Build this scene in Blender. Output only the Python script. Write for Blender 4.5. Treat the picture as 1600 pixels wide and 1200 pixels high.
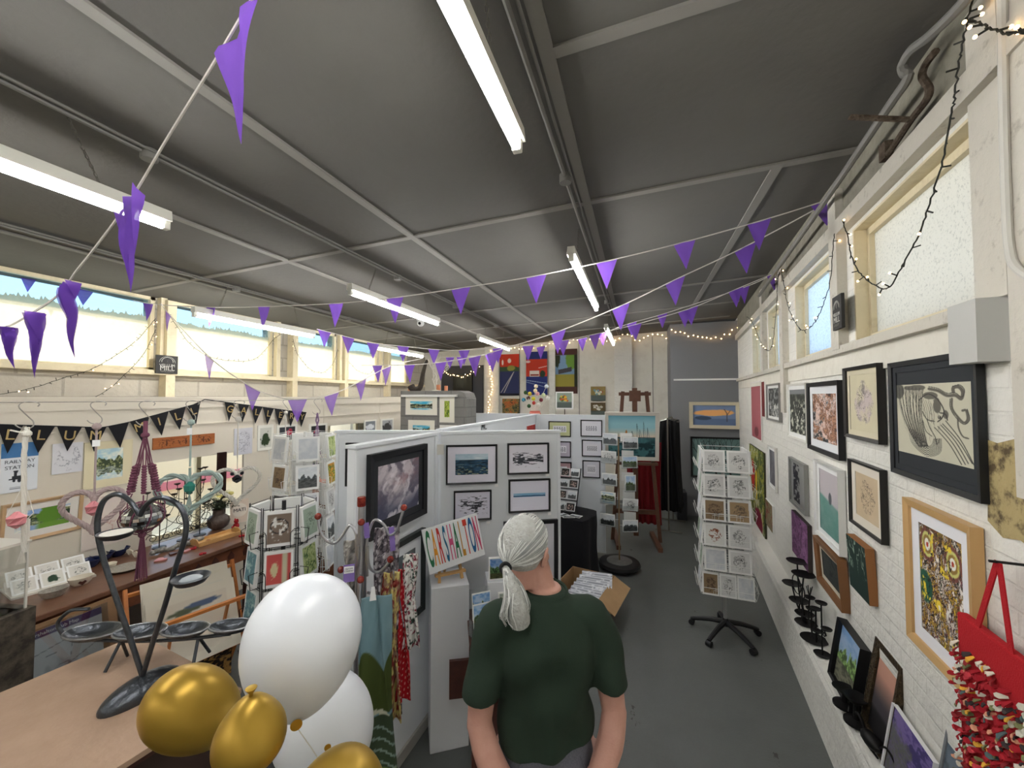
import bpy, math, random
import numpy as np
from mathutils import Vector, Matrix, Euler
for o in list(bpy.data.objects): bpy.data.objects.remove(o)
S = bpy.context.scene
COL = S.collection
R = math.radians; PI = math.pi
rnd = random.Random(7)

# ---------------------------------------------------------------- camera
F = 610.0; CAM = Vector((0, 0, 2.15)); YAW = R(18.0); PITCH = math.atan(20/F)
cd = bpy.data.cameras.new('camera'); cam = bpy.data.objects.new('camera', cd); COL.objects.link(cam)
cam.location = CAM; cam.rotation_euler = (PI/2 + PITCH, 0, YAW)
cd.sensor_width = 36; cd.lens = 36*F/1600; cd.clip_start = 0.02; cd.clip_end = 200
S.camera = cam
ROT = Euler((PI/2 + PITCH, 0, YAW)).to_matrix()

# ---------------------------------------------------------------- world, sun, exposure
W = bpy.data.worlds.new('sky'); S.world = W; W.use_nodes = True
nt = W.node_tree; nt.nodes.clear()
wo = nt.nodes.new('ShaderNodeOutputWorld'); bg = nt.nodes.new('ShaderNodeBackground')
tc = nt.nodes.new('ShaderNodeTexCoord'); sx = nt.nodes.new('ShaderNodeSeparateXYZ'); rp = nt.nodes.new('ShaderNodeValToRGB')
nt.links.new(tc.outputs['Generated'], sx.inputs[0]); nt.links.new(sx.outputs['Z'], rp.inputs[0])
rp.color_ramp.elements[0].position = 0.02; rp.color_ramp.elements[0].color = (0.66, 0.74, 0.84, 1)
rp.color_ramp.elements[1].position = 0.55; rp.color_ramp.elements[1].color = (0.34, 0.50, 0.74, 1)
nt.links.new(rp.outputs[0], bg.inputs[0]); bg.inputs[1].default_value = 1.4
nt.links.new(bg.outputs[0], wo.inputs[0])
sd = bpy.data.lights.new('sun', 'SUN'); sun = bpy.data.objects.new('sun', sd); COL.objects.link(sun)
sd.energy = 2.2; sd.angle = R(1.0); sd.color = (1.0, 0.93, 0.80)
# the sun stands high outside the left windows
sun.rotation_euler = Vector((0.72, 0.22, -0.75)).to_track_quat('-Z', 'Y').to_euler()
S.view_settings.view_transform = 'Standard'; S.view_settings.look = 'None'
S.view_settings.gamma = 1.0; S.view_settings.use_curve_mapping = False
S.view_settings.exposure = 1.42
TUBE_POWER = 30.0

# ---------------------------------------------------------------- helpers
def ray(px, py):
    return ROT @ Vector(((px-800)/F, -(py-600)/F, -1.0))
def at(px, py, d): return CAM + ray(px, py)*d
def hit(px, py, p0, n):
    r = ray(px, py); n = Vector(n)
    return CAM + r*((Vector(p0)-CAM).dot(n)/r.dot(n))
def fl(px, py, z=0.0): return hit(px, py, (0, 0, z), (0, 0, 1))
def s2l(c):
    return tuple(((x/12.92) if x <= .04045 else ((x+.055)/1.055)**2.4) for x in c)
def rgb(r, g, b): return s2l((r/255, g/255, b/255))

MATS = {}
def mat(name, col=None, rough=.6, metal=0, bump=None, noise=None, spec=.4, trans=0, sheen=0, emit=None, alpha=1):
    """col is given as 0-255 sRGB; noise=(scale, amount, colour2); bump=(scale, strength)"""
    if name in MATS: return MATS[name]
    m = bpy.data.materials.new(name); m.use_nodes = True; N = m.node_tree; b = N.nodes['Principled BSDF']
    c = rgb(*col) if col else (.8, .8, .8)
    b.inputs['Base Color'].default_value = (*c, 1); b.inputs['Roughness'].default_value = rough
    b.inputs['Metallic'].default_value = metal; b.inputs['Specular IOR Level'].default_value = spec
    if trans: b.inputs['Transmission Weight'].default_value = trans
    if alpha < 1: b.inputs['Alpha'].default_value = alpha
    if emit:
        b.inputs['Emission Color'].default_value = (*rgb(*emit[0]), 1); b.inputs['Emission Strength'].default_value = emit[1]
    g = None
    if noise or bump:
        g = N.nodes.new('ShaderNodeNewGeometry')
    if noise:
        n = N.nodes.new('ShaderNodeTexNoise'); n.inputs['Scale'].default_value = noise[0]; n.inputs['Detail'].default_value = 6
        n.inputs['Roughness'].default_value = .65
        N.links.new(g.outputs['Position'], n.inputs['Vector'])
        r = N.nodes.new('ShaderNodeValToRGB'); lo = noise[3] if len(noise) > 3 else .35; hi = noise[4] if len(noise) > 4 else .65
        r.color_ramp.elements[0].position = lo; r.color_ramp.elements[1].position = hi
        c2 = rgb(*noise[2]); k = noise[1]
        r.color_ramp.elements[0].color = (*[c[i]*(1-k)+c2[i]*k for i in range(3)], 1)
        r.color_ramp.elements[1].color = (*c, 1)
        N.links.new(n.outputs['Fac'], r.inputs[0]); N.links.new(r.outputs[0], b.inputs['Base Color'])
    if bump:
        n = N.nodes.new('ShaderNodeTexNoise'); n.inputs['Scale'].default_value = bump[0]; n.inputs['Detail'].default_value = 5
        N.links.new(g.outputs['Position'], n.inputs['Vector'])
        u = N.nodes.new('ShaderNodeBump'); u.inputs['Strength'].default_value = bump[1]; u.inputs['Distance'].default_value = .02
        N.links.new(n.outputs['Fac'], u.inputs['Height']); N.links.new(u.outputs[0], b.inputs['Normal'])
    MATS[name] = m; return m

def printmat(name, rough):
    m = bpy.data.materials.new(name); m.use_nodes = True; N = m.node_tree; b = N.nodes['Principled BSDF']
    a = N.nodes.new('ShaderNodeAttribute'); a.attribute_name = 'Col'
    N.links.new(a.outputs['Color'], b.inputs['Base Color']); b.inputs['Roughness'].default_value = rough
    b.inputs['Specular IOR Level'].default_value = .3
    MATS[name] = m; return m
M_PRINT = printmat('printed paper', .6); M_CANVAS = printmat('painted canvas', .75)
M_CLOTHP = printmat('printed cloth', .9); M_CARD = printmat('printed card', .5)

class MB:
    def __init__(s): s.v = []; s.f = []; s.c = None
    def add(s, vs, fs, M=None):
        k = len(s.v)
        s.v += [(M @ Vector(v))[:] if M is not None else tuple(v) for v in vs]
        s.f += [tuple(i+k for i in f) for f in fs]; return s
    def box(s, c, d, M=None, rz=0):
        x, y, z = d[0]/2, d[1]/2, d[2]/2
        vs = [(-x,-y,-z),(x,-y,-z),(x,y,-z),(-x,y,-z),(-x,-y,z),(x,-y,z),(x,y,z),(-x,y,z)]
        if rz:
            cr, sr = math.cos(rz), math.sin(rz); vs = [(a*cr-b*sr, a*sr+b*cr, e) for a, b, e in vs]
        vs = [(a+c[0], b+c[1], e+c[2]) for a, b, e in vs]
        return s.add(vs, [(0,3,2,1),(4,5,6,7),(0,1,5,4),(1,2,6,5),(2,3,7,6),(3,0,4,7)], M)
    def bar(s, a, b, w, h=None, up=(0,0,1), M=None):
        a = Vector(a); b = Vector(b); h = h or w; d = (b-a)
        if d.length < 1e-6: return s
        d.normalize(); u = Vector(up)
        if abs(d.dot(u)) > .98: u = Vector((1,0,0))
        x = d.cross(u).normalized(); y = x.cross(d).normalized()
        vs = [(p + x*i*w/2 + y*j*h/2)[:] for p in (a, b) for i, j in ((-1,-1),(1,-1),(1,1),(-1,1))]
        return s.add(vs, [(0,1,2,3),(7,6,5,4),(0,4,5,1),(1,5,6,2),(2,6,7,3),(3,7,4,0)], M)
    def tube(s, pts, r, n=8, M=None, closed=False, rf=None):
        pts = [Vector(p) for p in pts]; m = len(pts)
        if m < 2: return s
        vs = []; ref = None
        for i, p in enumerate(pts):
            if closed: t = pts[(i+1) % m]-pts[i-1]
            else: t = pts[min(i+1, m-1)]-pts[max(i-1, 0)]
            if t.length < 1e-9: t = Vector((0,0,1))
            t.normalize()
            if ref is None: ref = t.orthogonal().normalized()
            ref = (ref - t*ref.dot(t))
            if ref.length < 1e-6: ref = t.orthogonal()
            ref.normalize(); b = t.cross(ref)
            rr = rf(i/(m-1)) if rf else r
            for k in range(n):
                a = 2*PI*k/n; vs.append((p + (ref*math.cos(a)+b*math.sin(a))*rr)[:])
        fs = []
        for i in range(m if closed else m-1):
            j = (i+1) % m
            for k in range(n):
                fs.append((i*n+k, i*n+(k+1) % n, j*n+(k+1) % n, j*n+k))
        if not closed: fs += [tuple(range(n))[::-1], tuple((m-1)*n+k for k in range(n))]
        return s.add(vs, fs, M)
    def lathe(s, prof, c=(0,0,0), n=20, M=None):
        vs = []; fs = []; m = len(prof)
        for r, z in prof:
            for k in range(n):
                a = 2*PI*k/n; vs.append((c[0]+r*math.cos(a), c[1]+r*math.sin(a), c[2]+z))
        for i in range(m-1):
            for k in range(n): fs.append((i*n+k, i*n+(k+1) % n, (i+1)*n+(k+1) % n, (i+1)*n+k))
        fs += [tuple(range(n))[::-1], tuple((m-1)*n+k for k in range(n))]
        return s.add(vs, fs, M)
    def ball(s, c, r, n=12, M=None, sc=(1,1,1)):
        m = n//2+1; prof = []
        vs = [(c[0], c[1], c[2]-r*sc[2])]
        for i in range(1, m):
            a = -PI/2+PI*i/m
            for k in range(n):
                b = 2*PI*k/n
                vs.append((c[0]+r*sc[0]*math.cos(a)*math.cos(b), c[1]+r*sc[1]*math.cos(a)*math.sin(b), c[2]+r*sc[2]*math.sin(a)))
        vs.append((c[0], c[1], c[2]+r*sc[2])); L = len(vs)-1
        fs = [(0, 1+(k+1) % n, 1+k) for k in range(n)]
        for i in range(m-2):
            for k in range(n):
                fs.append((1+i*n+k, 1+i*n+(k+1) % n, 1+(i+1)*n+(k+1) % n, 1+(i+1)*n+k))
        fs += [(L, 1+(m-2)*n+k, 1+(m-2)*n+(k+1) % n) for k in range(n)]
        return s.add(vs, fs, M)
    def prism(s, poly, z0, z1, M=None):
        n = len(poly)
        vs = [(x, y, z0) for x, y in poly]+[(x, y, z1) for x, y in poly]
        fs = [tuple(range(n))[::-1], tuple(range(n, 2*n))]+[(i, (i+1) % n, n+(i+1) % n, n+i) for i in range(n)]
        return s.add(vs, fs, M)
    def mesh(s, name, mats, smooth=False):
        me = bpy.data.meshes.new(name); me.from_pydata(s.v, [], s.f)
        for m in (mats if isinstance(mats, (list, tuple)) else [mats]): me.materials.append(m)
        if smooth:
            me.polygons.foreach_set('use_smooth', [True]*len(me.polygons)); me.set_sharp_from_angle(angle=R(40))
        me.update(); return me
    def obj(s, name, mats, parent=None, smooth=False, bevel=0, loc=None, rot=None):
        o = bpy.data.objects.new(name, s.mesh(name, mats, smooth)); COL.objects.link(o)
        if parent: o.parent = parent
        if loc is not None: o.location = loc
        if rot is not None: o.rotation_euler = rot
        if bevel:
            b = o.modifiers.new('bevel', 'BEVEL'); b.width = bevel; b.segments = 2; b.limit_method = 'ANGLE'
        return o

def tag(o, label, cat, group=None, kind=None):
    o['label'] = label
    if cat: o['category'] = cat
    if group: o['group'] = group
    if kind: o['kind'] = kind
    return o
def thing(name, label, cat, loc=(0,0,0), rot=(0,0,0), group=None):
    o = bpy.data.objects.new(name, None); COL.objects.link(o); o.location = loc; o.rotation_euler = rot
    o.empty_display_size = .05
    return tag(o, label, cat, group)
def struct(o): o['kind'] = 'structure'; return o
def linkcopy(o, parent=None, loc=None, rot=None):
    c = o.copy(); COL.objects.link(c)
    if parent is not None: c.parent = parent
    if loc is not None: c.location = loc
    if rot is not None: c.rotation_euler = rot
    return c
def smoothpath(pts, k=6, closed=False):
    """Catmull-Rom through the points"""
    P = [Vector(p) for p in pts]; n = len(P); out = []
    for i in range(n if closed else n-1):
        if closed: a, b, c, d = P[i-1], P[i], P[(i+1) % n], P[(i+2) % n]
        else: a, b, c, d = P[max(i-1, 0)], P[i], P[i+1], P[min(i+2, n-1)]
        for j in range(k):
            t = j/k
            out.append(.5*((2*b)+(c-a)*t+(2*a-5*b+4*c-d)*t*t+(3*b-a-3*c+d)*t**3))
    if not closed: out.append(P[-1])
    return out
def textmesh(body, size, mat_, name='lettering', parent=None, loc=(0,0,0), rot=(0,0,0), ext=.0006, align='CENTER', sx=1, sy=1, spacing=1, bold=0):
    cu = bpy.data.curves.new('t', 'FONT'); cu.body = body; cu.size = size; cu.extrude = ext; cu.align_x = align; cu.align_y = 'CENTER'
    cu.space_character = spacing; cu.offset = bold
    t = bpy.data.objects.new('t', cu); me = bpy.data.meshes.new_from_object(t); bpy.data.objects.remove(t); bpy.data.curves.remove(cu)
    for v in me.vertices: v.co = (v.co.x*sx, v.co.y*sy, v.co.z)
    me.materials.clear(); me.materials.append(mat_)
    o = bpy.data.objects.new(name, me); COL.objects.link(o); o.location = loc; o.rotation_euler = rot
    if parent: o.parent = parent
    return o

# ---------------------------------------------------------------- painted surfaces: colour functions of (u, v)
def vn(x, y, seed=0):
    xi = np.floor(x); yi = np.floor(y); fx = x-xi; fy = y-yi
    fx = fx*fx*(3-2*fx); fy = fy*fy*(3-2*fy)
    def h(a, b):
        t = np.sin(a*127.1+b*311.7+seed*74.7)*43758.5453; return t-np.floor(t)
    return (h(xi, yi)*(1-fx)+h(xi+1, yi)*fx)*(1-fy)+(h(xi, yi+1)*(1-fx)+h(xi+1, yi+1)*fx)*fy
def fbm(x, y, seed=0, o=4):
    r = 0; a = .5; t = 0
    for i in range(o): r = r+a*vn(x*2**i, y*2**i, seed+i*3.1); t += a; a *= .55
    return r/t
def C(c): return np.array(c, float)/255
def mx(a, b, m):
    m = np.clip(m, 0, 1)[..., None]; return a*(1-m)+b*m
def full(U, c): return np.ones(U.shape+(3,))*C(c)
def st(x, a, b): return np.clip((x-a)/(b-a), 0, 1)
def seg(U, V, p, q):
    dx, dy = q[0]-p[0], q[1]-p[1]; L = dx*dx+dy*dy+1e-9
    t = np.clip(((U-p[0])*dx+(V-p[1])*dy)/L, 0, 1)
    return np.hypot(U-p[0]-t*dx, V-p[1]-t*dy)
def stroke(img, U, V, pts, w, c, asp=1.0, soft=.6):
    for a, b in zip(pts[:-1], pts[1:]):
        d = seg(U*asp, V, (a[0]*asp, a[1]), (b[0]*asp, b[1]))
        img = mx(img, C(c), 1-st(d, w*soft, w*1.1))
    return img
def blob(U, V, cx, cy, rx, ry, seed=1, rough=.25):
    d = np.hypot((U-cx)/rx, (V-cy)/ry)+(fbm(U*6, V*6, seed)-.5)*rough*2
    return 1-st(d, .9, 1.05)
def land(sky=(120,170,220), tree=(50,70,35), fg=(110,140,60), hor=.45, th=.25, seed=1, cloud=.5, tree2=None, sc=7):
    def f(U, V):
        s = mx(full(U, sky), C((235,238,240)), cloud*st(fbm(U*4, V*7, seed), .4, .65))
        s = mx(s, C((225,232,235)), .5*(1-st(V, hor, 1)))
        top = hor+th*(fbm(U*sc, U*0+seed, seed+5, 4))*1.5-th*.2
        t = mx(full(U, tree), C(tree2 or tuple(min(255, int(x*1.9+20)) for x in tree)), st(fbm(U*18, V*18, seed+2, 4), .4, .62))
        im = mx(s, t, st(top-V, 0, .015))
        g = mx(full(U, fg), C(tuple(int(x*.6) for x in fg)), st(fbm(U*9, V*30, seed+8), .4, .65))
        return mx(im, g, st(hor-V+.03*fbm(U*8, V*0, seed), 0, .02))
    return f
def lake(sky=(120,175,215), tree=(50,60,40), seed=3, hor=.45):
    def f(U, V):
        W_ = np.abs(V-hor); lo = V < hor
        s = mx(full(U, sky), C((240,240,225)), st(fbm(U*3, W_*6, seed), .35, .7))
        top = .12+.32*fbm(U*6, U*0, seed+1, 4)*(.6+.7*np.abs(U-.4))
        t = mx(full(U, tree), C((170,175,120)), st(fbm(U*16, W_*16, seed+4, 4), .48, .7))
        im = mx(s, t, st(top-W_, 0, .02))
        rip = st(fbm(U*6, V*40, seed+7), .45, .6)*lo
        return mx(im, C((205,215,220)), rip*.55)
    return f
def sea(sky=(170,190,205), water=(60,100,130), foam=(190,190,170), hor=.62, seed=1):
    def f(U, V):
        s = mx(full(U, sky), C((225,228,232)), fbm(U*3, V*8, seed))
        w = mx(full(U, water), C(tuple(int(x*.45) for x in water)), st(fbm(U*6, V*26, seed+1, 5), .35, .65))
        w = mx(w, C(foam), st(fbm(U*9, V*22, seed+4, 5), .58, .7)*(1-st(V, 0, hor)))
        return mx(s, w, st(hor-V, 0, .02))
    return f
def abst(pal, sc=4, seed=1, warp=1.5):
    def f(U, V):
        a = fbm(U*sc, V*sc, seed); b = fbm(U*sc+5, V*sc+9, seed+2)
        n = fbm(U*sc+warp*a*3, V*sc+warp*b*3, seed+4, 5); n = st(n, .22, .78)*(len(pal)-1)
        im = full(U, pal[0])
        for i in range(1, len(pal)): im = mx(im, C(pal[i]), st(n, i-.7, i-.3))
        return im
    return f
def sketch(paper=(232,228,215), ink=(60,58,55), seed=1, sc=7, cx=.5, cy=.5, rx=.38, ry=.42, tint=None, w=.022):
    def f(U, V):
        im = mx(full(U, paper), C(tuple(int(x*.93) for x in paper)), fbm(U*3, V*3, seed))
        m = blob(U, V, cx, cy, rx, ry, seed, .3)
        if tint: im = mx(im, C(tint), m*.55*st(fbm(U*5, V*5, seed+9), .35, .6))
        n = fbm(U*sc+fbm(U*4, V*4, seed)*2, V*sc, seed+3, 4)
        ln = 1-st(np.abs(n-.5), w*.4, w)
        ln2 = 1-st(np.abs(fbm(U*sc*1.7, V*sc*1.3, seed+6, 3)-.45), w*.4, w)
        dk = st(n, .6, .75)*.6
        return mx(im, C(ink), np.maximum(np.maximum(ln, ln2*.8), dk)*m)
    return f
def plain(c, c2=None, sc=6, seed=0):
    def f(U, V):
        return mx(full(U, c), C(c2 or c), st(fbm(U*sc, V*sc, seed), .35, .65))
    return f
def inset(fn, m=.12, paper=(240,240,238), mb=None, asp=1.0):
    mb = m if mb is None else mb
    def f(U, V):
        mu = m/asp
        u = (U-mu)/(1-2*mu); v = (V-mb)/(1-m-mb)
        im = fn(np.clip(u, 0, 1), np.clip(v, 0, 1))
        ins = ((u >= 0) & (u <= 1) & (v >= 0) & (v <= 1)).astype(float)
        return mx(full(U, paper), im, ins)
    return f

def artgrid(w, h, fn, res=90, y=0.0, thick=0.0, edge=(238,238,235), bend=0):
    """upright sheet centred on the origin, picture side towards -y; thick>0 closes it to a slab"""
    nx = max(6, int(res*w/max(w, h))); ny = max(6, int(res*h/max(w, h)))
    u = np.linspace(0, 1, nx+1); v = np.linspace(0, 1, ny+1); U, V = np.meshgrid(u, v)
    col = np.clip(fn(U, V), 0, 1); col = np.where(col <= .04045, col/12.92, ((col+.055)/1.055)**2.4)
    X = (U-.5)*w; Z = (V-.5)*h; Y = np.full_like(X, y)+bend*(1-(2*U-1)**2)
    P = np.stack([X, Y, Z], -1).reshape(-1, 3)
    f = []
    for j in range(ny):
        for i in range(nx):
            a = j*(nx+1)+i; f.append((a, a+1, a+nx+2, a+nx+1))
    V0 = P.tolist(); CC = col.reshape(-1, 3).tolist()
    if thick:
        k = len(V0); x, z = w/2, h/2; e = list(s2l(tuple(q/255 for q in edge)))
        V0 += [(-x,y+1e-5,-z),(x,y+1e-5,-z),(x,y+1e-5,z),(-x,y+1e-5,z),(-x,y+thick,-z),(x,y+thick,-z),(x,y+thick,z),(-x,y+thick,z)]
        CC += [e]*8
        f += [tuple(k+i for i in q) for q in ((5,4,7,6),(0,4,5,1),(1,5,6,2),(2,6,7,3),(3,7,4,0))]
    me = bpy.data.meshes.new('art'); me.from_pydata(V0, [], f)
    a = me.color_attributes.new('Col', 'FLOAT_COLOR', 'POINT')
    ar = np.ones((len(V0), 4)); ar[:, :3] = CC; a.data.foreach_set('color', ar.ravel()); me.update()
    return me
def artobj(name, w, h, fn, m, parent=None, res=90, y=0.0, thick=0.0, loc=None, rot=None, edge=(238,238,235), bend=0):
    me = artgrid(w, h, fn, res, y, thick, edge, bend); me.materials.append(m); me.name = name
    o = bpy.data.objects.new(name, me); COL.objects.link(o)
    if parent: o.parent = parent
    if loc is not None: o.location = loc
    if rot is not None: o.rotation_euler = rot
    return o
def rectframe(w, h, fw, d, y0=0):
    """mitred picture frame, outer size w x h, face at -d"""
    m = MB(); x, z = w/2, h/2
    o = [(-x,-z),(x,-z),(x,z),(-x,z)]; i = [(-x+fw,-z+fw),(x-fw,-z+fw),(x-fw,z-fw),(-x+fw,z-fw)]
    for k in range(4):
        j = (k+1) % 4
        vs = [(o[k][0],y0,o[k][1]),(o[j][0],y0,o[j][1]),(i[j][0],y0,i[j][1]),(i[k][0],y0,i[k][1]),
              (o[k][0],y0-d,o[k][1]),(o[j][0],y0-d,o[j][1]),(i[j][0],y0-d*.8,i[j][1]),(i[k][0],y0-d*.8,i[k][1])]
        m.add(vs, [(0,1,2,3),(7,6,5,4),(0,4,5,1),(2,6,7,3)])
    return m
def fitrect(plane, px0, yt, yb, px1, off=0):
    """rectangle on a wall plane: left edge px0 from yt to yb, right edge at px1 -> centre, w, h"""
    p0, u, n = plane; q = Vector(p0)+Vector(n)*off
    a = hit(px0, yt, q, n); b = hit(px0, yb, q, n); c = hit(px1, (yt+yb)/2, q, n)
    w = (c-a).dot(u); h = a.z-b.z
    ctr = a+u*(w/2); ctr.z = (a.z+b.z)/2; ctr -= Vector(n)*off
    return ctr, abs(w), h
def framed(plane, box, label, fcol, art, fw=.02, mount=None, mcol=(238,238,236), depth=.025, tilt=0, roll=0, cat='picture', group=None,
           res=90, name='framed_picture', fm=None, glass=False, art_m=None, gap=.004, mbot=None, ctrwh=None, mv=None):
    p0, u, n = plane
    ctr, w, h = ctrwh or fitrect(plane, *box, off=depth)
    rz = math.atan2(u.y, u.x)
    t = thing(name, label, cat, ctr+Vector(n)*gap, (tilt, roll, rz), group)
    fm = fm or mat('frame %d %d %d' % fcol, fcol, .45)
    rectframe(w, h, fw, depth).obj('frame', fm, t)
    iw, ih = w-2*fw+.004, h-2*fw+.004
    if mount:
        mb_ = mount if mbot is None else mbot
        mm = mat('mount %d %d %d' % mcol, mcol, .8)
        rectframe(iw, ih, min(mount, iw*.4, ih*.4), .002, -depth*.45).obj('mount', mm, t)
        aw, ah = iw-2*mount+.004, ih-2*mount+.004
        if mv: MB().box((0,-depth*.30,0), (iw,.003,ih)).obj('backing', mm, t); ah = ih-2*mv
        aw = max(aw, iw*.3); ah = max(ah, ih*.3)
    else: aw, ah = iw, ih
    artobj('artwork', aw, ah, art, art_m or M_PRINT, t, res, y=-depth*.4, thick=.004)
    if glass: MB().box((0, -depth*.7, 0), (iw, .002, ih)).obj('glass', M_GLASS, t)
    return t
def canvas(plane, box, label, art, depth=.02, edge=(235,235,230), cat='painting', name='canvas_painting', res=100, tilt=0, roll=0, m=None, group=None, gap=.003):
    p0, u, n = plane; ctr, w, h = fitrect(plane, *box, off=depth)
    rz = math.atan2(u.y, u.x)
    o = artobj(name, w, h, art, m or M_CANVAS, None, res, y=-depth, thick=depth, edge=edge, loc=ctr+Vector(n)*gap, rot=(tilt, roll, rz))
    return tag(o, label, cat, group), w, h

def glassmat(name, tint=(1,1,1), gloss=.03, rough=.02):
    m = bpy.data.materials.new(name); m.use_nodes = True; N = m.node_tree; N.nodes.clear()
    o = N.nodes.new('ShaderNodeOutputMaterial'); t = N.nodes.new('ShaderNodeBsdfTransparent'); g = N.nodes.new('ShaderNodeBsdfGlossy')
    mi = N.nodes.new('ShaderNodeMixShader'); fr = N.nodes.new('ShaderNodeLayerWeight'); ad = N.nodes.new('ShaderNodeMath'); ad.operation = 'MULTIPLY_ADD'
    t.inputs[0].default_value = (*tint, 1); g.inputs['Roughness'].default_value = rough
    fr.inputs[0].default_value = .25; N.links.new(fr.outputs['Fresnel'], ad.inputs[0]); ad.inputs[1].default_value = .4; ad.inputs[2].default_value = gloss
    N.links.new(ad.outputs[0], mi.inputs[0]); N.links.new(t.outputs[0], mi.inputs[1]); N.links.new(g.outputs[0], mi.inputs[2])
    N.links.new(mi.outputs[0], o.inputs[0]); MATS[name] = m; return m
M_GLASS = glassmat('picture glass'); M_ACRYL = glassmat('clear acrylic', (.93,.95,.95), .10, .05)
def filmmat(name, col, trans_mix=1.0, speck=None, see=.0):
    """frosted film on a window: light from outside passes through diffusely"""
    m = bpy.data.materials.new(name); m.use_nodes = True; N = m.node_tree; N.nodes.clear()
    o = N.nodes.new('ShaderNodeOutputMaterial'); t = N.nodes.new('ShaderNodeBsdfTranslucent'); d = N.nodes.new('ShaderNodeBsdfDiffuse')
    mi = N.nodes.new('ShaderNodeMixShader'); mi.inputs[0].default_value = .25
    c = rgb(*col)
    t.inputs[0].default_value = (*c, 1); d.inputs[0].default_value = (*c, 1)
    g = N.nodes.new('ShaderNodeNewGeometry')
    if speck:
        n = N.nodes.new('ShaderNodeTexNoise'); n.inputs['Scale'].default_value = speck[0]; n.inputs['Detail'].default_value = 8; n.inputs['Roughness'].default_value = .75
        N.links.new(g.outputs['Position'], n.inputs[0]); r = N.nodes.new('ShaderNodeValToRGB')
        r.color_ramp.elements[0].position = speck[1]; r.color_ramp.elements[0].color = (*[x*speck[3] for x in c], 1)
        r.color_ramp.elements[1].position = speck[2]; r.color_ramp.elements[1].color = (*c, 1)
        N.links.new(n.outputs[0], r.inputs[0]); N.links.new(r.outputs[0], t.inputs[0]); N.links.new(r.outputs[0], d.inputs[0])
    N.links.new(t.outputs[0], mi.inputs[1]); N.links.new(d.outputs[0], mi.inputs[2])
    last = mi
    if see:
        tr = N.nodes.new('ShaderNodeBsdfTransparent'); m2 = N.nodes.new('ShaderNodeMixShader'); m2.inputs[0].default_value = see
        N.links.new(mi.outputs[0], m2.inputs[1]); N.links.new(tr.outputs[0], m2.inputs[2]); last = m2
    N.links.new(last.outputs[0], o.inputs[0]); MATS[name] = m; return m
def clothmat(name, col, trans=.35, see=0.0):
    m = bpy.data.materials.new(name); m.use_nodes = True; N = m.node_tree; N.nodes.clear()
    o = N.nodes.new('ShaderNodeOutputMaterial'); t = N.nodes.new('ShaderNodeBsdfTranslucent'); d = N.nodes.new('ShaderNodeBsdfDiffuse')
    mi = N.nodes.new('ShaderNodeMixShader'); mi.inputs[0].default_value = trans; c = (*rgb(*col), 1)
    t.inputs[0].default_value = c; d.inputs[0].default_value = c
    N.links.new(d.outputs[0], mi.inputs[1]); N.links.new(t.outputs[0], mi.inputs[2]); last = mi
    if see:
        tr = N.nodes.new('ShaderNodeBsdfTransparent'); m2 = N.nodes.new('ShaderNodeMixShader'); m2.inputs[0].default_value = see
        N.links.new(mi.outputs[0], m2.inputs[1]); N.links.new(tr.outputs[0], m2.inputs[2]); last = m2
    N.links.new(last.outputs[0], o.inputs[0]); MATS[name] = m; return m

# wall planes: (point, horizontal direction to the right as seen from inside, normal towards the room)
HX = Vector((1,0,0)); HY = Vector((0,1,0)); UP = Vector((0,0,1))
SC = 1.08
LX = -5.08; BX = -4.25; BY = 8.6; GY = 7.8
def camxy(x, d):
    return Vector((math.cos(YAW)*x-math.sin(YAW)*d, math.sin(YAW)*x+math.cos(YAW)*d, 0))
RA = camxy(1.01+.434*0.0, 0.0); RB = camxy(1.01+.434*10, 10.0)
RU = (RA-RB).normalized()           # towards the camera side = right when facing the wall
RN = Vector((-abs(RU.y), RU.x*(-1 if RU.y < 0 else 1), 0)); RN = Vector((RU.y, -RU.x, 0))
P_RW = (RA, RU, RN)
P_LW = (Vector((LX,0,0)), HY, HX)
P_LB = (Vector((BX,0,0)), HY, HX)
P_BK = (Vector((0,BY,0)), HX, -HY)
P_GW = (Vector((0,GY,0)), HX, -HY)
def ceil_z(x): return 3.478+.045*x
def rw(t, z, off=0):       # point on right wall at world Y = t
    k = (t-RA.y)/RU.y; p = RA+RU*k+RN*off; return Vector((p.x, p.y, z))
# ================================================================ the room
m_floor = mat('grey painted concrete floor', (98,101,99), .42, noise=(2.2, .55, (82,85,82), .35, .7), bump=(60, .12))
def floor_extra():
    N = m_floor.node_tree; b = N.nodes['Principled BSDF']; src = b.inputs['Base Color'].links[0].from_socket
    g = N.nodes.new('ShaderNodeNewGeometry'); n = N.nodes.new('ShaderNodeTexNoise'); n.inputs['Scale'].default_value = 5.5; n.inputs['Detail'].default_value = 10; n.inputs['Roughness'].default_value = .72
    mp = N.nodes.new('ShaderNodeMapping'); mp.inputs['Scale'].default_value = (1.0, .55, 1)
    N.links.new(g.outputs['Position'], mp.inputs[0]); N.links.new(mp.outputs[0], n.inputs[0])
    r = N.nodes.new('ShaderNodeValToRGB'); r.color_ramp.elements[0].position = .335; r.color_ramp.elements[1].position = .35
    r.color_ramp.elements[0].color = (1,1,1,1); r.color_ramp.elements[1].color = (0,0,0,1)
    m = N.nodes.new('ShaderNodeMix'); m.data_type = 'RGBA'; N.links.new(n.outputs[0], r.inputs[0]); N.links.new(r.outputs[0], m.inputs[0])
    N.links.new(src, m.inputs[6]); m.inputs[7].default_value = (*rgb(52,50,46), 1); N.links.new(m.outputs[2], b.inputs['Base Color'])
floor_extra()
m_ceil = mat('grey painted ceiling board', (101,99,94), .8, noise=(1.3, .5, (90,87,82), .3, .7), bump=(25, .12))
m_strip = mat('grey painted strip', (130,127,121), .65)
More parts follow.
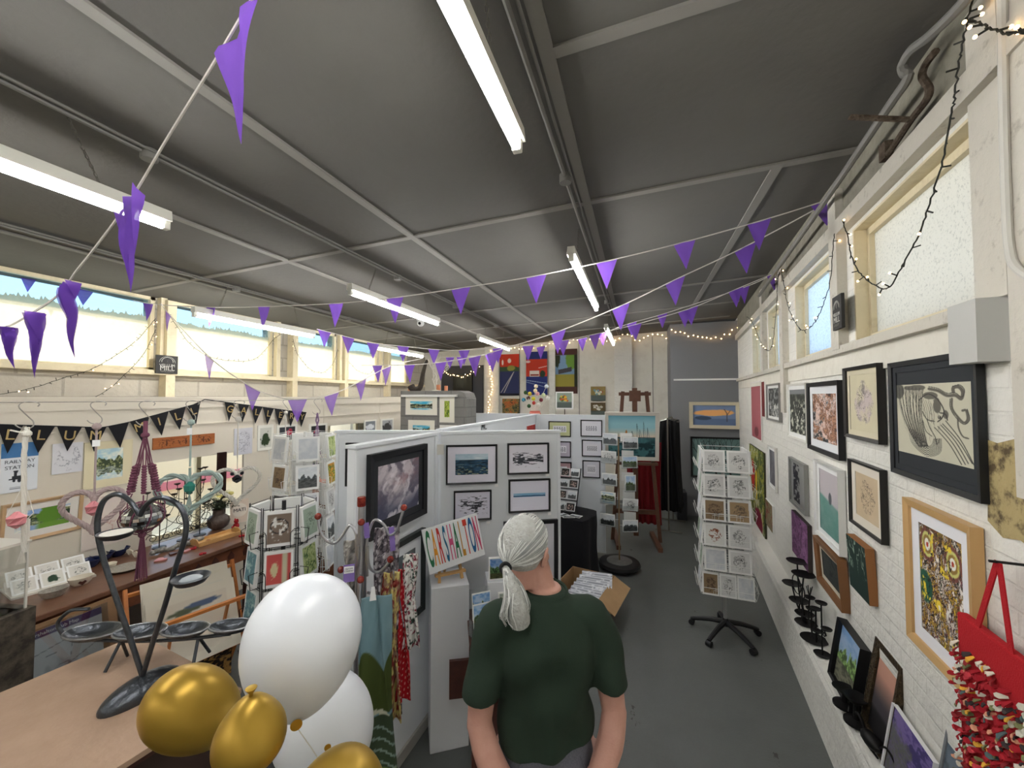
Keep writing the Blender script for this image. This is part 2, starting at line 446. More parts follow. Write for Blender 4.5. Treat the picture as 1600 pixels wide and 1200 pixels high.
m_white = mat('white painted wall', (226,222,210), .7, noise=(6, .35, (190,182,165), .25, .5), bump=(14, .25))
def brickmat(name, c, mortar, scale, chips):
    m = bpy.data.materials.new(name); m.use_nodes = True; N = m.node_tree; b = N.nodes['Principled BSDF']
    g = N.nodes.new('ShaderNodeNewGeometry'); sp = N.nodes.new('ShaderNodeSeparateXYZ'); cb = N.nodes.new('ShaderNodeCombineXYZ'); ad = N.nodes.new('ShaderNodeMath'); ad.operation = 'ADD'
    N.links.new(g.outputs['Position'], sp.inputs[0]); N.links.new(sp.outputs['X'], ad.inputs[0]); N.links.new(sp.outputs['Y'], ad.inputs[1])
    N.links.new(ad.outputs[0], cb.inputs[0]); N.links.new(sp.outputs['Z'], cb.inputs[1])
    br = N.nodes.new('ShaderNodeTexBrick'); br.inputs['Scale'].default_value = 1; br.inputs['Brick Width'].default_value = .225*scale; br.inputs['Row Height'].default_value = .075*scale
    br.inputs['Mortar Size'].default_value = .006*scale; br.inputs['Mortar Smooth'].default_value = .6; br.inputs['Bias'].default_value = -.5
    N.links.new(cb.outputs[0], br.inputs['Vector'])
    br.inputs['Color1'].default_value = (*rgb(*c), 1); br.inputs['Color2'].default_value = (*rgb(*[int(x*.96) for x in c]), 1); br.inputs['Mortar'].default_value = (*rgb(*mortar), 1)
    n = N.nodes.new('ShaderNodeTexNoise'); n.inputs['Scale'].default_value = 9; n.inputs['Detail'].default_value = 9; n.inputs['Roughness'].default_value = .7
    N.links.new(g.outputs['Position'], n.inputs[0]); r = N.nodes.new('ShaderNodeValToRGB')
    r.color_ramp.elements[0].position = chips; r.color_ramp.elements[1].position = chips+.02; r.color_ramp.elements[0].color = (1,1,1,1); r.color_ramp.elements[1].color = (0,0,0,1)
    N.links.new(n.outputs[0], r.inputs[0]); m1 = N.nodes.new('ShaderNodeMix'); m1.data_type = 'RGBA'; m1.inputs[7].default_value = (*rgb(96,84,66), 1)
    N.links.new(r.outputs[0], m1.inputs[0]); N.links.new(br.outputs['Color'], m1.inputs[6]); N.links.new(m1.outputs[2], b.inputs['Base Color'])
    n2 = N.nodes.new('ShaderNodeTexNoise'); n2.inputs['Scale'].default_value = 22; n2.inputs['Detail'].default_value = 6; N.links.new(g.outputs['Position'], n2.inputs[0])
    m2 = N.nodes.new('ShaderNodeMath'); m2.operation = 'MULTIPLY_ADD'; m2.inputs[1].default_value = 1.5; N.links.new(n2.outputs[0], m2.inputs[0]); 
    m3 = N.nodes.new('ShaderNodeMath'); m3.operation = 'MULTIPLY'; m3.inputs[1].default_value = -.22; N.links.new(br.outputs['Fac'], m3.inputs[0]); N.links.new(m3.outputs[0], m2.inputs[2])
    u = N.nodes.new('ShaderNodeBump'); u.inputs['Strength'].default_value = .7; u.inputs['Distance'].default_value = .012
    N.links.new(m2.outputs[0], u.inputs['Height']); N.links.new(u.outputs[0], b.inputs['Normal']); b.inputs['Roughness'].default_value = .65
    MATS[name] = m; return m
m_brick = brickmat('white painted rough brick', (232,230,222), (228,226,218), 1, .268)
m_block = brickmat('grey painted block', (128,126,122), (112,110,107), 1.9, .2)
m_blockw = brickmat('cream painted block', (182,176,162), (160,154,142), 2.6, .22)
m_dgrey = mat('dark grey painted wall', (120,121,124), .7, bump=(30, .1))
m_cream = mat('cream window timber', (222,210,178), .55, noise=(9, .4, (170,150,110), .25, .45), bump=(30, .2))
m_board = mat('white painted display board', (222,226,230), .6, bump=(40, .05))
m_dirty = mat('dirty white timber', (205,200,188), .6, noise=(14, .8, (110,100,85), .22, .42), bump=(30, .3))

Y0 = -4.6
MB().box((-1.5, 2.0, -.05), (9, 13.6, .1)).obj('floor', m_floor)['kind'] = 'structure'
# ceiling: a single pitch that falls towards the left wall
m = MB(); xs = (-5.4, 2.4)
m.add([(x, y, ceil_z(x)+dz) for dz in (0, .08) for x, y in ((xs[0],Y0),(xs[1],Y0),(xs[1],BY+.2),(xs[0],BY+.2))],
      [(0,1,2,3),(7,6,5,4),(0,4,5,1),(1,5,6,2),(2,6,7,3),(3,7,4,0)])
struct(m.obj('ceiling', m_ceil))
# cover strips over the joints of the ceiling boards
trimn = [0]
def trim(mb, m_, **k):
    trimn[0] += 1; return struct(mb.obj('trim_%d' % trimn[0], m_, **k))
def ceilbar(p, q, w, h):
    a = Vector((p[0], p[1], ceil_z(p[0])-h/2)); b = Vector((q[0], q[1], ceil_z(q[0])-h/2))
    return MB().bar(a, b, w, h)
for x, y0, y1 in ((-1.67,Y0,BY), (-2.92,Y0,BY), (.79,2.62,BY), (-.32,Y0,BY), (-4.15,Y0,BY)):
    trim(ceilbar((x, y0), (x, y1), .055, .012), m_strip)
for y, x0, x1 in ((2.62,-5.0,1.2), (5.1,-5.0,1.4), (7.5,-5.0,1.5), (1.42,-.32,1.1), (6.35,-5.0,1.4)):
    trim(ceilbar((x0, y), (x1, y), .05, .012), m_strip)

# ---- left wall: solid under the sill, a window band above, boxed out at the bottom with display boards
SILL = 2.43; HZ = 3.19
LW = [(-2.9,-1.0,12),(-.8,.9,13),(1.05,2.86,1),(3.02,4.32,2),(4.68,5.58,3),(5.78,6.74,4),(7.04,7.8,5)]
lo = MB()
OP = [(2.6,4.15,.55,1.62),(4.75,6.2,.1,1.85)]      # openings in the outer wall
ys = [Y0]+[v for o in OP for v in o[:2]]+[BY]
for i in range(0, len(ys), 2): lo.box((LX-.1, (ys[i]+ys[i+1])/2, (SILL)/2), (.2, ys[i+1]-ys[i], SILL))
for a, b, z0, z1 in OP:
    lo.box((LX-.1, (a+b)/2, z0/2), (.2, b-a, z0)); lo.box((LX-.1, (a+b)/2, (z1+SILL)/2), (.2, b-a, SILL-z1))
for a, b in [(Y0,LW[0][0])]+[(LW[i][1],LW[i+1][0]) for i in range(6)]+[(LW[6][1],BY)]:
    lo.box((LX-.1, (a+b)/2, (SILL+3.35)/2), (.2, b-a, 3.35-SILL))
struct(lo.obj('wall_left', m_blockw))
m_filmL = filmmat('frosted window film', (220,210,176), speck=(22, .3, .6, .9))
m_clear = glassmat('window glass', (.60,.74,.82), .04)
def window(n, y0, y1, jag=True):
    """framed pane in the left wall with a ragged edge of white film"""
    w = y1-y0; fr = MB(); z0, z1 = SILL, 3.255
    for y in (y0+.02, y1-.02): fr.box((LX-.04, y, (z0+z1)/2), (.07, .04, z1-z0))
    fr.box((LX-.04, (y0+y1)/2, z0+.02), (.07, w, .04)); fr.box((LX-.04, (y0+y1)/2, z1-.02), (.07, w, .04))
    f = struct(fr.obj('window_%d' % n, m_cream))
    MB().box((LX-.052, (y0+y1)/2, z1-.16), (.006, w-.08, .24)).obj('pane', m_clear, f)
    k = int(w/.012); mb = MB(); yy = [y0+.04+(w-.08)*i/k for i in range(k+1)]
    for i in range(k+1):
        top = z1-.235-.01+.012*math.sin(i*.09+n)+rnd.random()*.022+(.028 if rnd.random() < .15 else 0)
        if n == 5: top = z1-.20
        mb.v += [(LX-.042, yy[i], z0+.04), (LX-.042, yy[i], top)]
        if i: mb.f.append((2*i-2, 2*i, 2*i+1, 2*i-1))
    mb.obj('frosted_film', m_filmL, f)
    return f
for y0, y1, n in LW: window(n, y0, y1)
# posts, sill rail
for i, (a, b) in enumerate(((2.86,3.02),(4.32,4.68),(5.58,5.78),(6.74,7.04))):
    c = (a+b)/2; mb = MB().box((LX+.02, a+.05, (SILL+3.25)/2), (.09, .06, 3.25-SILL)); mb.box((LX+.05, b-.06 if b-a > .15 else c+.03, (SILL+3.25)/2-.2), (.13, .09, 3.25-SILL+.35))
    trim(mb, m_cream)
trim(MB().box((LX+.05, 2.4, SILL-.015), (.14, 12.0, .05)), m_cream)

# boxed-out lower wall: display boards with two openings where daylight comes through
bo = MB(); bt = 2.13
ops = [(2.42,3.28,.8,1.54),(4.53,5.6,0,1.73)]
ys = [-2.2, ops[0][0], ops[0][1], ops[1][0], ops[1][1], BY]
for i in (0, 2, 4): bo.box((BX-.012, (ys[i]+ys[i+1])/2, bt/2), (.024, ys[i+1]-ys[i], bt))
for a, b, z0, z1 in ops:
    if z0: bo.box((BX-.012, (a+b)/2, z0/2), (.024, b-a, z0))
    bo.box((BX-.012, (a+b)/2, (z1+bt)/2), (.024, b-a, bt-z1))
bo.box(((LX+BX)/2, 3.2, bt+.01), (BX-LX+.03, 10.8, .02))
m_lining = mat('cream painted lining board', (214,206,190), .6, bump=(40,.05))
struct(bo.obj('trim_99', m_lining)).name = 'wall_lining'
bat = MB()
for y in (.2, 1.45, 2.35, 3.4, 4.45, 5.7, 6.9): bat.box((BX+.004, y, 1.9), (.006, .012, .46))
bat.box((BX+.006, 3.2, 2.085), (.012, 10.7, .09)); bat.box((BX+.005, 3.2, 1.875), (.010, 10.7, .014))
trim(bat, m_lining)
m_cl2 = glassmat('low window glass', (.9,.92,.92), .03)
# low windows of the outer wall
for n, (a, b, z0, z1) in zip((6, 7), OP):
    mb = MB(); c = (a+b)/2
    for y in (a+.03, b-.03, c): mb.box((LX-.06, y, (z0+z1)/2), (.06, .05, z1-z0))
    mb.box((LX-.06, c, z0+.025), (.06, b-a, .05)); mb.box((LX-.06, c, z1-.025), (.06, b-a, .05))
    f = struct(mb.obj('window_%d' % n, m_cream)); MB().box((LX-.065, c, (z0+z1)/2), (.006, b-a, z1-z0)).obj('pane', m_cl2, f)

# ---- outside the left wall: a yard wall with a pink band
m_out = mat('pale outside wall', (250,226,190), .8); m_pink = mat('pink painted rail', (214,120,130), .6)
tag(MB().box((-11, 4, -.2), (12, 30, .1)).obj('yard_ground', mat('pale paving outside', (226,206,170), .8)), 'pale paved yard seen through the low window', 'ground')['kind'] = 'structure'
yw = thing('yard_wall', 'pale yard wall with a pink rail seen through the low window', 'wall', (-8.6, 4, -.15)); yw['kind'] = 'structure'
MB().box((0, 0, .8), (.2, 22, 1.6)).obj('wall_face', m_out, yw); MB().box((.13, 0, .62), (.06, 22, .15)).obj('rail', m_pink, yw)

# ---- right wall: white rough brick, runs slightly askew
t0, t1 = Y0, GY+.6
RWIN = []
for pl, pr, yt, yb, n in ((1336, 1531, 345, 528, 8), (1243, 1304, 440, 560, 9), (1200, 1217, 478, 577, 10), (1175, 1193, 500, 585, 11)):
    a = hit(pl, 500, RA, RN).y; b = hit(pr, 500, RA, RN).y; RWIN.append((b, a, n))    # b nearer
RWIN.sort(); RS, RT = 2.46, 3.12
mb = MB()
def rwbox(mb, ta, tb, z0, z1, off0, off1):
    p = [rw(ta, 0, off0), rw(tb, 0, off0), rw(tb, 0, off1), rw(ta, 0, off1)]
    vs = [(q.x, q.y, z) for z in (z0, z1) for q in p]
    return mb.add(vs, [(0,3,2,1),(4,5,6,7),(0,1,5,4),(1,2,6,5),(2,3,7,6),(3,0,4,7)])
rwbox(mb, t0, t1, 0, RS, 0, -.25)
e = [t0]+[v for w in RWIN for v in w[:2]]+[t1]
for i in range(0, len(e), 2): rwbox(mb, e[i], e[i+1], RS, RT, 0, -.25)
rwbox(mb, t0, t1, RT, 3.62, 0, -.25)
struct(mb.obj('wall_right', m_brick))
m_filmR = filmmat('weathered window film', (226,221,210), speck=(75, .37, .47, .72))
m_filmB = filmmat('thin frosted film', (215,228,240), speck=(60, .38, .5, .7), see=.2)
for a, b, n in RWIN:
    mb = MB()
    for (ta, tb, za, zb) in ((a, a+.04, RS, RT), (b-.04, b, RS, RT), (a, b, RS, RS+.045), (a, b, RT-.05, RT)): rwbox(mb, ta, tb, za, zb, -.06, -.12)
    f = struct(mb.obj('window_%d' % n, m_cream))
    g = MB(); rwbox(g, a+.04, b-.04, RS+.045, RT-.05, -.085, -.09); g.obj('pane', m_filmR if n in (8,) else m_filmB, f)
    rv = MB(); rwbox(rv, a, b, RT-.012, RT, 0.0, -.06); rwbox(rv, a-.001, a+.015, RS, RT, 0, -.06); rwbox(rv, b-.015, b, RS, RT, 0, -.06)
    rv.obj('reveal', m_cream, f)
# timber posts between the windows, sill rail and head rail
for i in range(len(RWIN)-1):
    a, b = RWIN[i][1], RWIN[i+1][0]
    if b-a > .12:
        c = (a+b)/2; w = min(.13, (b-a)*.55); q = MB(); rwbox(q, c-w/2, c+w/2, 2.0 if i == 1 else RS-.02, 3.42, .05, -.02); trim(q, m_dirty)
q = MB(); rwbox(q, RWIN[0][0]-.03, t1-.7, RS-.045, RS, .045, -.02); trim(q, m_dirty)
q = MB(); rwbox(q, RWIN[0][0]-.0, t1-.7, RS-.17, RS-.045, .012, -.02); trim(q, m_white)
q = MB(); rwbox(q, RWIN[0][0]-.13, RWIN[0][0]+.01, RS-.20, RS+.0, .075, -.02); trim(q, mat('pale grey timber end', (190,190,186), .6))
q = MB(); rwbox(q, t0, t1-.7, RT+.02, RT+.11, .05, -.02); trim(q, m_dirty)
q = MB(); rwbox(q, t0, t1-.7, RT+.10, 3.56, .010, -.02); trim(q, mat('dirty grey painted band', (142,138,124), .7, noise=(10,.6,(104,100,88),.3,.6), bump=(30,.3)))
# pilaster at the near end
q = MB(); rwbox(q, RWIN[0][0]-.16, RWIN[0][0]-.02, RS, 3.45, .02, -.02); trim(q, m_dirty)
q = MB(); rwbox(q, RWIN[0][0]-.30, RWIN[0][0]-.2, RS-.6, 3.45, .04, -.02); trim(q, m_dirty)
# plinth along the foot of the right wall, with a sloping top
q = MB(); pr = [(0,0),(.145,0),(.135,.35),(.115,.395),(0,.41)]
vs = []; 
for t in (t0, t1-.5):
    for o_, z in pr: vs.append(rw(t, z, o_)[:])
n_ = len(pr); q.add(vs, [tuple(range(n_)), tuple(range(2*n_-1, n_-1, -1))]+[(i, n_+i, n_+(i+1) % n_, (i+1) % n_) for i in range(n_)])
struct(q.obj('baseboard_right', m_brick))
# brown patch where the paint has come off
pc = hit(1574, 760, RA, RN)
pm = mat('bare yellow-brown plaster', (176,158,112), .9, noise=(16, .9, (70,56,40), .36, .5), bump=(20, .6))
poly = [(-.085,-.13),(-.02,-.165),(.05,-.15),(.12,-.17),(.2,-.14),(.2,.15),(.11,.125),(.04,.15),(-.03,.13),(-.09,.14),(-.075,.02)]
Mx = Matrix.Translation(pc+RN*.001) @ Matrix.Rotation(math.atan2(RU.y, RU.x), 4, 'Z') @ Matrix.Rotation(PI/2, 4, 'X')
trim(MB().prism(poly, 0, .003, Mx), pm)

# ---- back wall: white panels between brick piers, dark grey on both sides
bw = MB().box((-1.6, BY+.05, 1.75), (7.6, .1, 3.5)); struct(bw.obj('wall_back', m_white))
q = MB(); a = hit(757, 600, (0,BY,0), HY).x
for l, r_ in ((757,779),(858,867),(960,988)):
    x0 = hit(l, 600, (0,BY-.1,0), HY).x; x1 = hit(r_, 600, (0,BY-.1,0), HY).x
    q = MB().box(((x0+x1)/2, BY-.05, 1.7), (x1-x0, .1, 3.4)); trim(q, m_brick)
for l in (812, 905, 1020):
    x0 = hit(l, 600, (0,BY,0), HY).x; trim(MB().box((x0, BY-.005, 1.7), (.012, .01, 3.4)), m_strip)
x0 = hit(690, 600, (0,BY-.02,0), HY).x; x1 = hit(755, 600, (0,BY-.02,0), HY).x
trim(MB().box(((x0+x1)/2, BY-.02, 1.45), (x1-x0, .04, 2.9)), mat('charcoal painted panel', (70,71,75), .7))
# grey wall on the right with picture rail
xg0 = hit(1048, 600, (0,GY,0), HY).x; xg1 = rw(GY, 0).x+.1
struct(MB().box(((xg0+xg1)/2, GY+.05, 1.75), (xg1-xg0, .1, 3.5)).obj('wall_end', m_dgrey))
struct(MB().box((xg0+.05, (GY+BY)/2+.05, 1.75), (.1, BY-GY+.1-.1, 3.5)).obj('wall_return', m_dgrey))
z = hit(1100, 593, (0,GY,0), HY).z
trim(MB().box(((xg0+xg1)/2, GY-.012, z), (xg1-xg0-.1, .02, .03)), mat('white picture rail', (235,235,232), .4))
# wall behind the camera
struct(MB().box((-2, Y0-.05, 1.75), (8, .1, 3.6)).obj('wall_front', m_white))

# ---- grey painted block wall with rounded corner, midway
GBY = 5.2
gx0 = hit(626, 640, (0,GBY,0), HY).x; gx1 = hit(729, 640, (0,GBY,0), HY).x
gz = 2.24
poly = [(gx0, 0), (gx1, 0), (gx1, gz-.12), (gx1-.035, gz-.035), (gx1-.12, gz), (gx0, gz)]
Mx = Matrix(((1,0,0,0),(0,0,-1,GBY),(0,1,0,0),(0,0,0,1)))
struct(MB().prism([(x, y) for x, y in poly], -.35, 0, Mx).obj('wall_divider', m_block))
trim(MB().box(((gx0+gx1)/2-.05, GBY-.03, gz-.075), (gx1-gx0-.18, .05, .035)), mat('white edge rail', (236,236,232), .4))
P_GB = (Vector((0,GBY,0)), HX, -HY)

# ---- conduits, junction boxes and pipes
m_cond = mat('grey painted conduit', (122,120,115), .5); m_chain = mat('grey steel chain', (120,116,108), .4, .8)
for X, bys in ((-.40,(1.05,2.25,5.4)), (-2.3,(1.25,3.35,4.65,6.2)), (-3.98,(2.95,4.6,5.9))):
    c = thing('ceiling_conduit', {-.40:'grey conduit along the ceiling above the right row of strip lights', -2.3:'grey conduit along the ceiling above the middle row of strip lights', -3.98:'grey conduit along the ceiling above the left row of strip lights'}[X], 'conduit', (X, 0, ceil_z(X)))
    MB().tube([(0,-2.1,-.02),(0,8.4,-.02)], .011, 8).obj('pipe', m_cond, c, smooth=True)
    MB().tube([(.035,-2.1,-.015),(.035,8.4,-.015)], .007, 8).obj('pipe', m_cond, c, smooth=True)
    for y in bys: MB().lathe([(.034,-.05),(.036,-.045),(.036,0)], (0,y,0), 14).obj('junction_box', m_cond, c, smooth=True)
# pipe along top of the right wall with a swan-neck, and the rusty bracket
pp = [hit(x, y, RA+RN*.10, RN) for x, y in ((1545,-45),(1495,15),(1450,58),(1425,77),(1411,100),(1412,113),(1418,123),(1385,172),(1300,298),(1232,396),(1186,462))]
for q_ in pp: q_.z = min(q_.z, ceil_z(q_.x)-.03)
tag(MB().tube(smoothpath(pp, 5), .017, 8).obj('ceiling_pipe', m_cond, smooth=True), 'grey painted pipe running along the top of the right wall', 'pipe')
m_rust = mat('rusty iron', (104,92,78), .8, .3, noise=(30, .8, (60,44,34)), bump=(60, .6))
br = thing('wall_bracket', 'old rusty iron bracket jutting out over the large right window', 'bracket', (0,0,0))
hb = lambda x, y, o_=.05: hit(x, y, RA+RN*o_, RN)
MB().tube(smoothpath([hb(1388,240),hb(1405,215),hb(1425,185),hb(1446,158),hb(1452,140),hb(1441,120),hb(1447,100),hb(1462,80)], 5), .013, 7).obj('bar', m_rust, br, smooth=True)
MB().bar(hb(1425,187), hb(1327,183,.26), .020, .012).obj('arm', m_rust, br)
MB().box((0,0,0), (.05,.05,.08), Matrix.Translation(hb(1388,236,.02))).obj('plate', m_rust, br)
# pipes at the near right edge
c1 = [hit(x, y, RA+RN*.05, RN) for x, y in ((1566,-30),(1568,150),(1572,300),(1577,385),(1590,420),(1640,450))]
tag(MB().tube(smoothpath(c1, 5), .011, 8).obj('wall_pipe', mat('white painted pipe', (205,203,195), .5), smooth=True), 'white painted pipe bending off at the near end of the right wall', 'pipe')
# thin pipe on the grey block wall's left
c2 = [Vector((gx0-.02, GBY-.02, 2.75)), Vector((gx0-.02, GBY-.02, 2.2)), Vector((gx0-.10, GBY-.02, 2.12)), Vector((gx0-.12, GBY-.02, 1.2))]

# ================================================================ strip lights on chains
m_tube = mat('lit fluorescent tube', (255,255,255), .3, emit=((252,251,250), TUBE_POWER)); m_batten = mat('white enamelled batten', (228,226,215), .4)
def striplight(X, ya, yb, z, label):
    t = thing('strip_light', label, 'ceiling light', (X, (ya+yb)/2, z), group='fluorescent strip lights'); L = yb-ya; cz = ceil_z(X)-z
    mb = MB(); pf = [(-.03,.0),(.03,.0),(.024,.055),(-.024,.055)]
    Mx = Matrix(((1,0,0,0),(0,0,1,0),(0,1,0,0),(0,0,0,1)))
    mb.prism(pf, -L/2, L/2, Mx).obj('batten', m_batten, t)
    MB().tube([(0,-L/2+.03,-.026),(0,L/2-.03,-.026)], .0165, 12).obj('tube', m_tube, t, smooth=True)
    for s in (-1, 1): MB().box((0, s*(L/2-.015), -.015), (.036, .03, .055)).obj('end_cap', m_batten, t, bevel=.004)
    for s in (-1, 1):
        ch = MB(); a = Vector((0, s*L*.34, .055)); b = Vector((-.0, s*L*.27, cz-.005)); n = max(8, int((b-a).length/.017)); d = (b-a)/n
        for i in range(n):
            p = a+d*(i+.5); e1 = d.normalized(); e2 = (HX if i % 2 else HX.cross(e1)).normalized()
            ring = [p+e1*math.cos(k*PI/4)*.011+e2*math.sin(k*PI/4)*.006 for k in range(8)]
            ch.tube(ring, .0017, 4, closed=True)
        ch.obj('chain', m_chain, t)
    return t
for X, z_, w_ in ((-.43,3.12,'right'),(-2.33,3.06,'middle'),(-3.95,2.94,'left')): striplight(X, -3.6, -1.95, z_, 'strip light of the '+w_+' row, behind the viewer')  # unseen strip lights added behind the camera to brighten the room
for X, z0, rows in ((-.43, 3.12, ((-.25,1.40,'near strip light overhead at the top of the photo, right row'),(2.62,4.30,'second strip light of the right-hand row, hanging on a chain'),(5.6,7.3,'farthest strip light of the right-hand row'))),
                    (-2.33, 3.06, ((-.35,1.36,'strip light cut by the left edge, above the letter bunting'),(2.70,4.25,'middle strip light hanging in front of the room centre'),(5.5,7.0,'farthest strip light of the middle row, by the brick pier'))),
                    (-3.95, 2.94, ((2.52,3.95,'long strip light hanging in front of the left windows'),(5.2,6.6,'farthest strip light of the left row, beside the ceiling camera')))):
    for a, b, l in rows: striplight(X, a, b, z0, l)
# ================================================================ free-standing display boards
def cam_pt(px, d, z):           # point seen at column px at depth d, at height z
    p = at(px, 620, d); return Vector((p.x, p.y, z))
def displayboard(a, b, top, label, th=.05, side=1, z0=0.0):
    """a, b: left and right foot as seen from the picture side"""
    a = Vector((a.x, a.y, 0)); b = Vector((b.x, b.y, 0)); u = (b-a).normalized(); n = Vector((u.y, -u.x, 0)); L = (b-a).length
    t = thing('display_board', label, 'display board', a, (0, 0, math.atan2(u.y, u.x)), 'white display boards')
    MB().box((L/2, th/2, (top+z0)/2), (L, th, top-z0)).obj('panel', m_board, t, bevel=.003)
    MB().box((L/2, th/2, top+.009), (L+.012, th+.016, .018)).obj('top_rail', m_board, t)
    MB().box((.012, -.004, (top)/2), (.022, .008, top-.02)).obj('edge_strip', m_board, t)
    MB().box((L-.012, -.004, (top)/2), (.022, .008, top-.02)).obj('edge_strip', m_board, t)
    MB().box((L/2, th/2, .035), (L+.004, th+.03, .07)).obj('skirting', mat('pale grey skirting', (170,168,162), .6), t)
    return t, (a, u, n)
TOP = 1.885
b1a, b1b = cam_pt(556, 1.99, 0), cam_pt(682, 2.72, 0)
B1, P_B1 = displayboard(b1a, b1b, TOP, 'white display board with the big cloud painting in a black frame')
b2a, b2b = cam_pt(689, 2.76, 0), cam_pt(875, 2.90, 0)
B2, P_B2 = displayboard(b2a, b2b, TOP, 'white display board behind the person, hung with small seascapes')
B3, P_B3 = displayboard(cam_pt(526, 2.86, 0), cam_pt(684, 2.86, 0), TOP, 'cream-lit display board end just left of the cloud painting board')
B4, P_B4 = displayboard(cam_pt(692, 3.00, 0), cam_pt(838, 5.55, 0), TOP, 'long white display board running back from the hinge post behind the seascapes')
B5, P_B5 = displayboard(cam_pt(840, 5.50, 0), cam_pt(945, 5.27, 0), TOP, 'white display board with six small black-framed drawings')
B6, P_B6 = displayboard(cam_pt(733, 6.05, 0), cam_pt(842, 5.8, 0), 1.88, 'low white display board in front of the brick pier, with handwriting on it')
# hinge between the two near boards
tag(MB().box((0,0,0), (.05,.012,.07)).obj('board_hinge', mat('white plastic hinge', (215,213,205), .4), loc=hit(688, 702, P_B2[0], P_B2[2])+P_B2[2]*.012, rot=(0,0,math.atan2(P_B2[1].y, P_B2[1].x))), 'small white hinge joining the two nearest display boards', 'hinge')
INK = mat('black ink', (25,25,28), .7)
def onwall(o, plane, px, py, off=.004):
    p0, u, n = plane; o.location = hit(px, py, p0, n)+n*off; o.rotation_euler = (PI/2, 0, math.atan2(u.y, u.x)); return o
def squiggle(n, seed, w=.004):
    r = random.Random(seed); m = MB(); x = 0
    pts = []
    for i in range(n):
        pts.append((x, r.uniform(-.012, .02 if i % 3 else .04), 0)); x += .016
    m.tube([(a-x/2, b, c) for a, b, c in smoothpath(pts, 3)], w/2, 5); return m
t = squiggle(16, 3).obj('handwriting', INK); onwall(t, P_B6, 755, 664); tag(t, 'handwritten line in black on the low white display board', 'writing')
t = textmesh('MC', .09, INK, 'initials', sx=1); onwall(t, P_B4, 756, 667); tag(t, 'two black initials high on the long display board', 'writing')

# ---- board 1: cloud painting, and the grey print below it
WHITE = (240,240,240)
cloud = abst([(60,62,80),(110,108,125),(165,150,160),(150,140,165),(214,205,210),(150,120,125),(190,180,188)], 2.2, 4, 1.2)
def cloud2(U, V):
    w1 = fbm(U*3, V*3, 4, 5); w2 = fbm(U*4+2*w1, V*4+2*w1, 8, 6); im = mx(full(U, (112,104,118)), C((206,196,202)), st(w2, .36, .62))
    im = mx(im, C((150,112,118)), st(fbm(U*3+w1, V*3+3, 13, 5), .52, .68)*.6); im = mx(im, C((58,62,86)), (1-st(V+.35*(w2-.5), .12, .5))*.85); im = mx(im, C((90,90,108)), (1-st(V-.6, 0, .4))*0+st(.3-U, 0, .3)*.5*(1-V))
    return mx(im, C((232,226,232)), st(fbm(U*5+3*w1, V*4-U*3, 17, 6), .56, .7)*.8)
ctr, w, h = fitrect(P_B1, 579, 711, 846, 667, off=.03)
framed(P_B1, None, 'large black frame with a black mount round a pink and grey cloud painting', (24,25,28), cloud2, .035, mount=.042, mbot=None, mcol=(40,42,46), depth=.03, res=140, ctrwh=(ctr, w, h), glass=False)
framed(P_B1, (600, 861, 1010, 664), 'dark green frame with a white mount round a grey-green print, low on the nearest board', (34,40,40), plain((96,104,108), (80,90,94), 3, 2), .035, mount=.06, mcol=(222,226,230), depth=.03, res=60)
# ---- board 2: seascapes
framed(P_B2, (697, 696, 758, 777), 'black-framed dark blue seascape with surf, top left of the seascapes', (20,20,24), sea((120,165,190), (45,85,115), (190,190,150), .72, 3), .012, mount=.055, mcol=(222,220,232), res=110)
framed(P_B2, (793, 693, 742, 858), 'black-framed small grey wave sketch, top right of the seascapes', (20,20,24), lambda U, V: mx(full(U, (224,222,232)), C((58,60,68)), st(fbm(U*7, V*22, 5, 5)+.25*(1-np.abs(V-.45)*4), .56, .66)), .012, mount=.03, mcol=(224,222,232), res=110)
framed(P_B2, (709, 768, 815, 768), 'small black-framed charcoal water drawing under the dark blue seascape', (20,20,24), lambda U, V: mx(full(U, (216,214,228)), C((50,52,60)), st(fbm(U*8, V*26, 9, 5)+.3*(1-np.hypot((U-.5)*2, (V-.5)*2.4)), .62, .72)), .011, mount=.02, mcol=(216,214,228), res=110)
framed(P_B2, (795, 750, 802, 860), 'black-framed print of a thin bright blue sea line, beside the charcoal water drawing', (20,20,24), lambda U, V: mx(mx(full(U, (222,222,236)), C((120,170,205)), st(.09-np.abs(V-.52), 0, .03)*(fbm(U*3, V*20, 2)+.5)), C((40,80,120)), st(.03-np.abs(V-.46-.03*fbm(U*5, V*0, 4)), 0, .015)), .012, mount=.025, mcol=(222,222,236), res=110)
framed(P_B2, (787, 816, 934, 872), 'tall black frame with white mount largely hidden behind the person\'s head', (20,20,24), land((150,160,170), (40,55,48), (60,70,60), .5, .2, 6), .028, mount=.06, mcol=(205,205,212), res=70)
framed(P_B3, (540, 692, 760, 600), 'black frame peeping over the cream-lit board behind the cloud painting', (18,18,20), plain((200,200,196)), .016, mount=.05, res=20)
# white labels stuck at the frames' corners
LABEL = mat('white paper label', (240,240,240), .7)
for i, (px, py) in enumerate(((775,757),(854,741),(762,814),(857,801))):
    o = MB().box((0,0,0), (.024,.001,.018)).obj('price_label', LABEL, loc=hit(px, py, P_B2[0], P_B2[2])+P_B2[2]*.029, rot=(0,0,math.atan2(P_B2[1].y, P_B2[1].x)))
    tag(o, 'small white price label at the corner of the '+['dark blue seascape','grey wave sketch','charcoal water drawing','thin blue sea line print'][i], 'label', 'price labels on the seascapes')
# red picture at the end of the long board
canvas(P_B4, (823, 666, 676, 836), 'small red picture at the far end of the long display board', plain((190,60,50), (150,40,40)), .01, res=10)
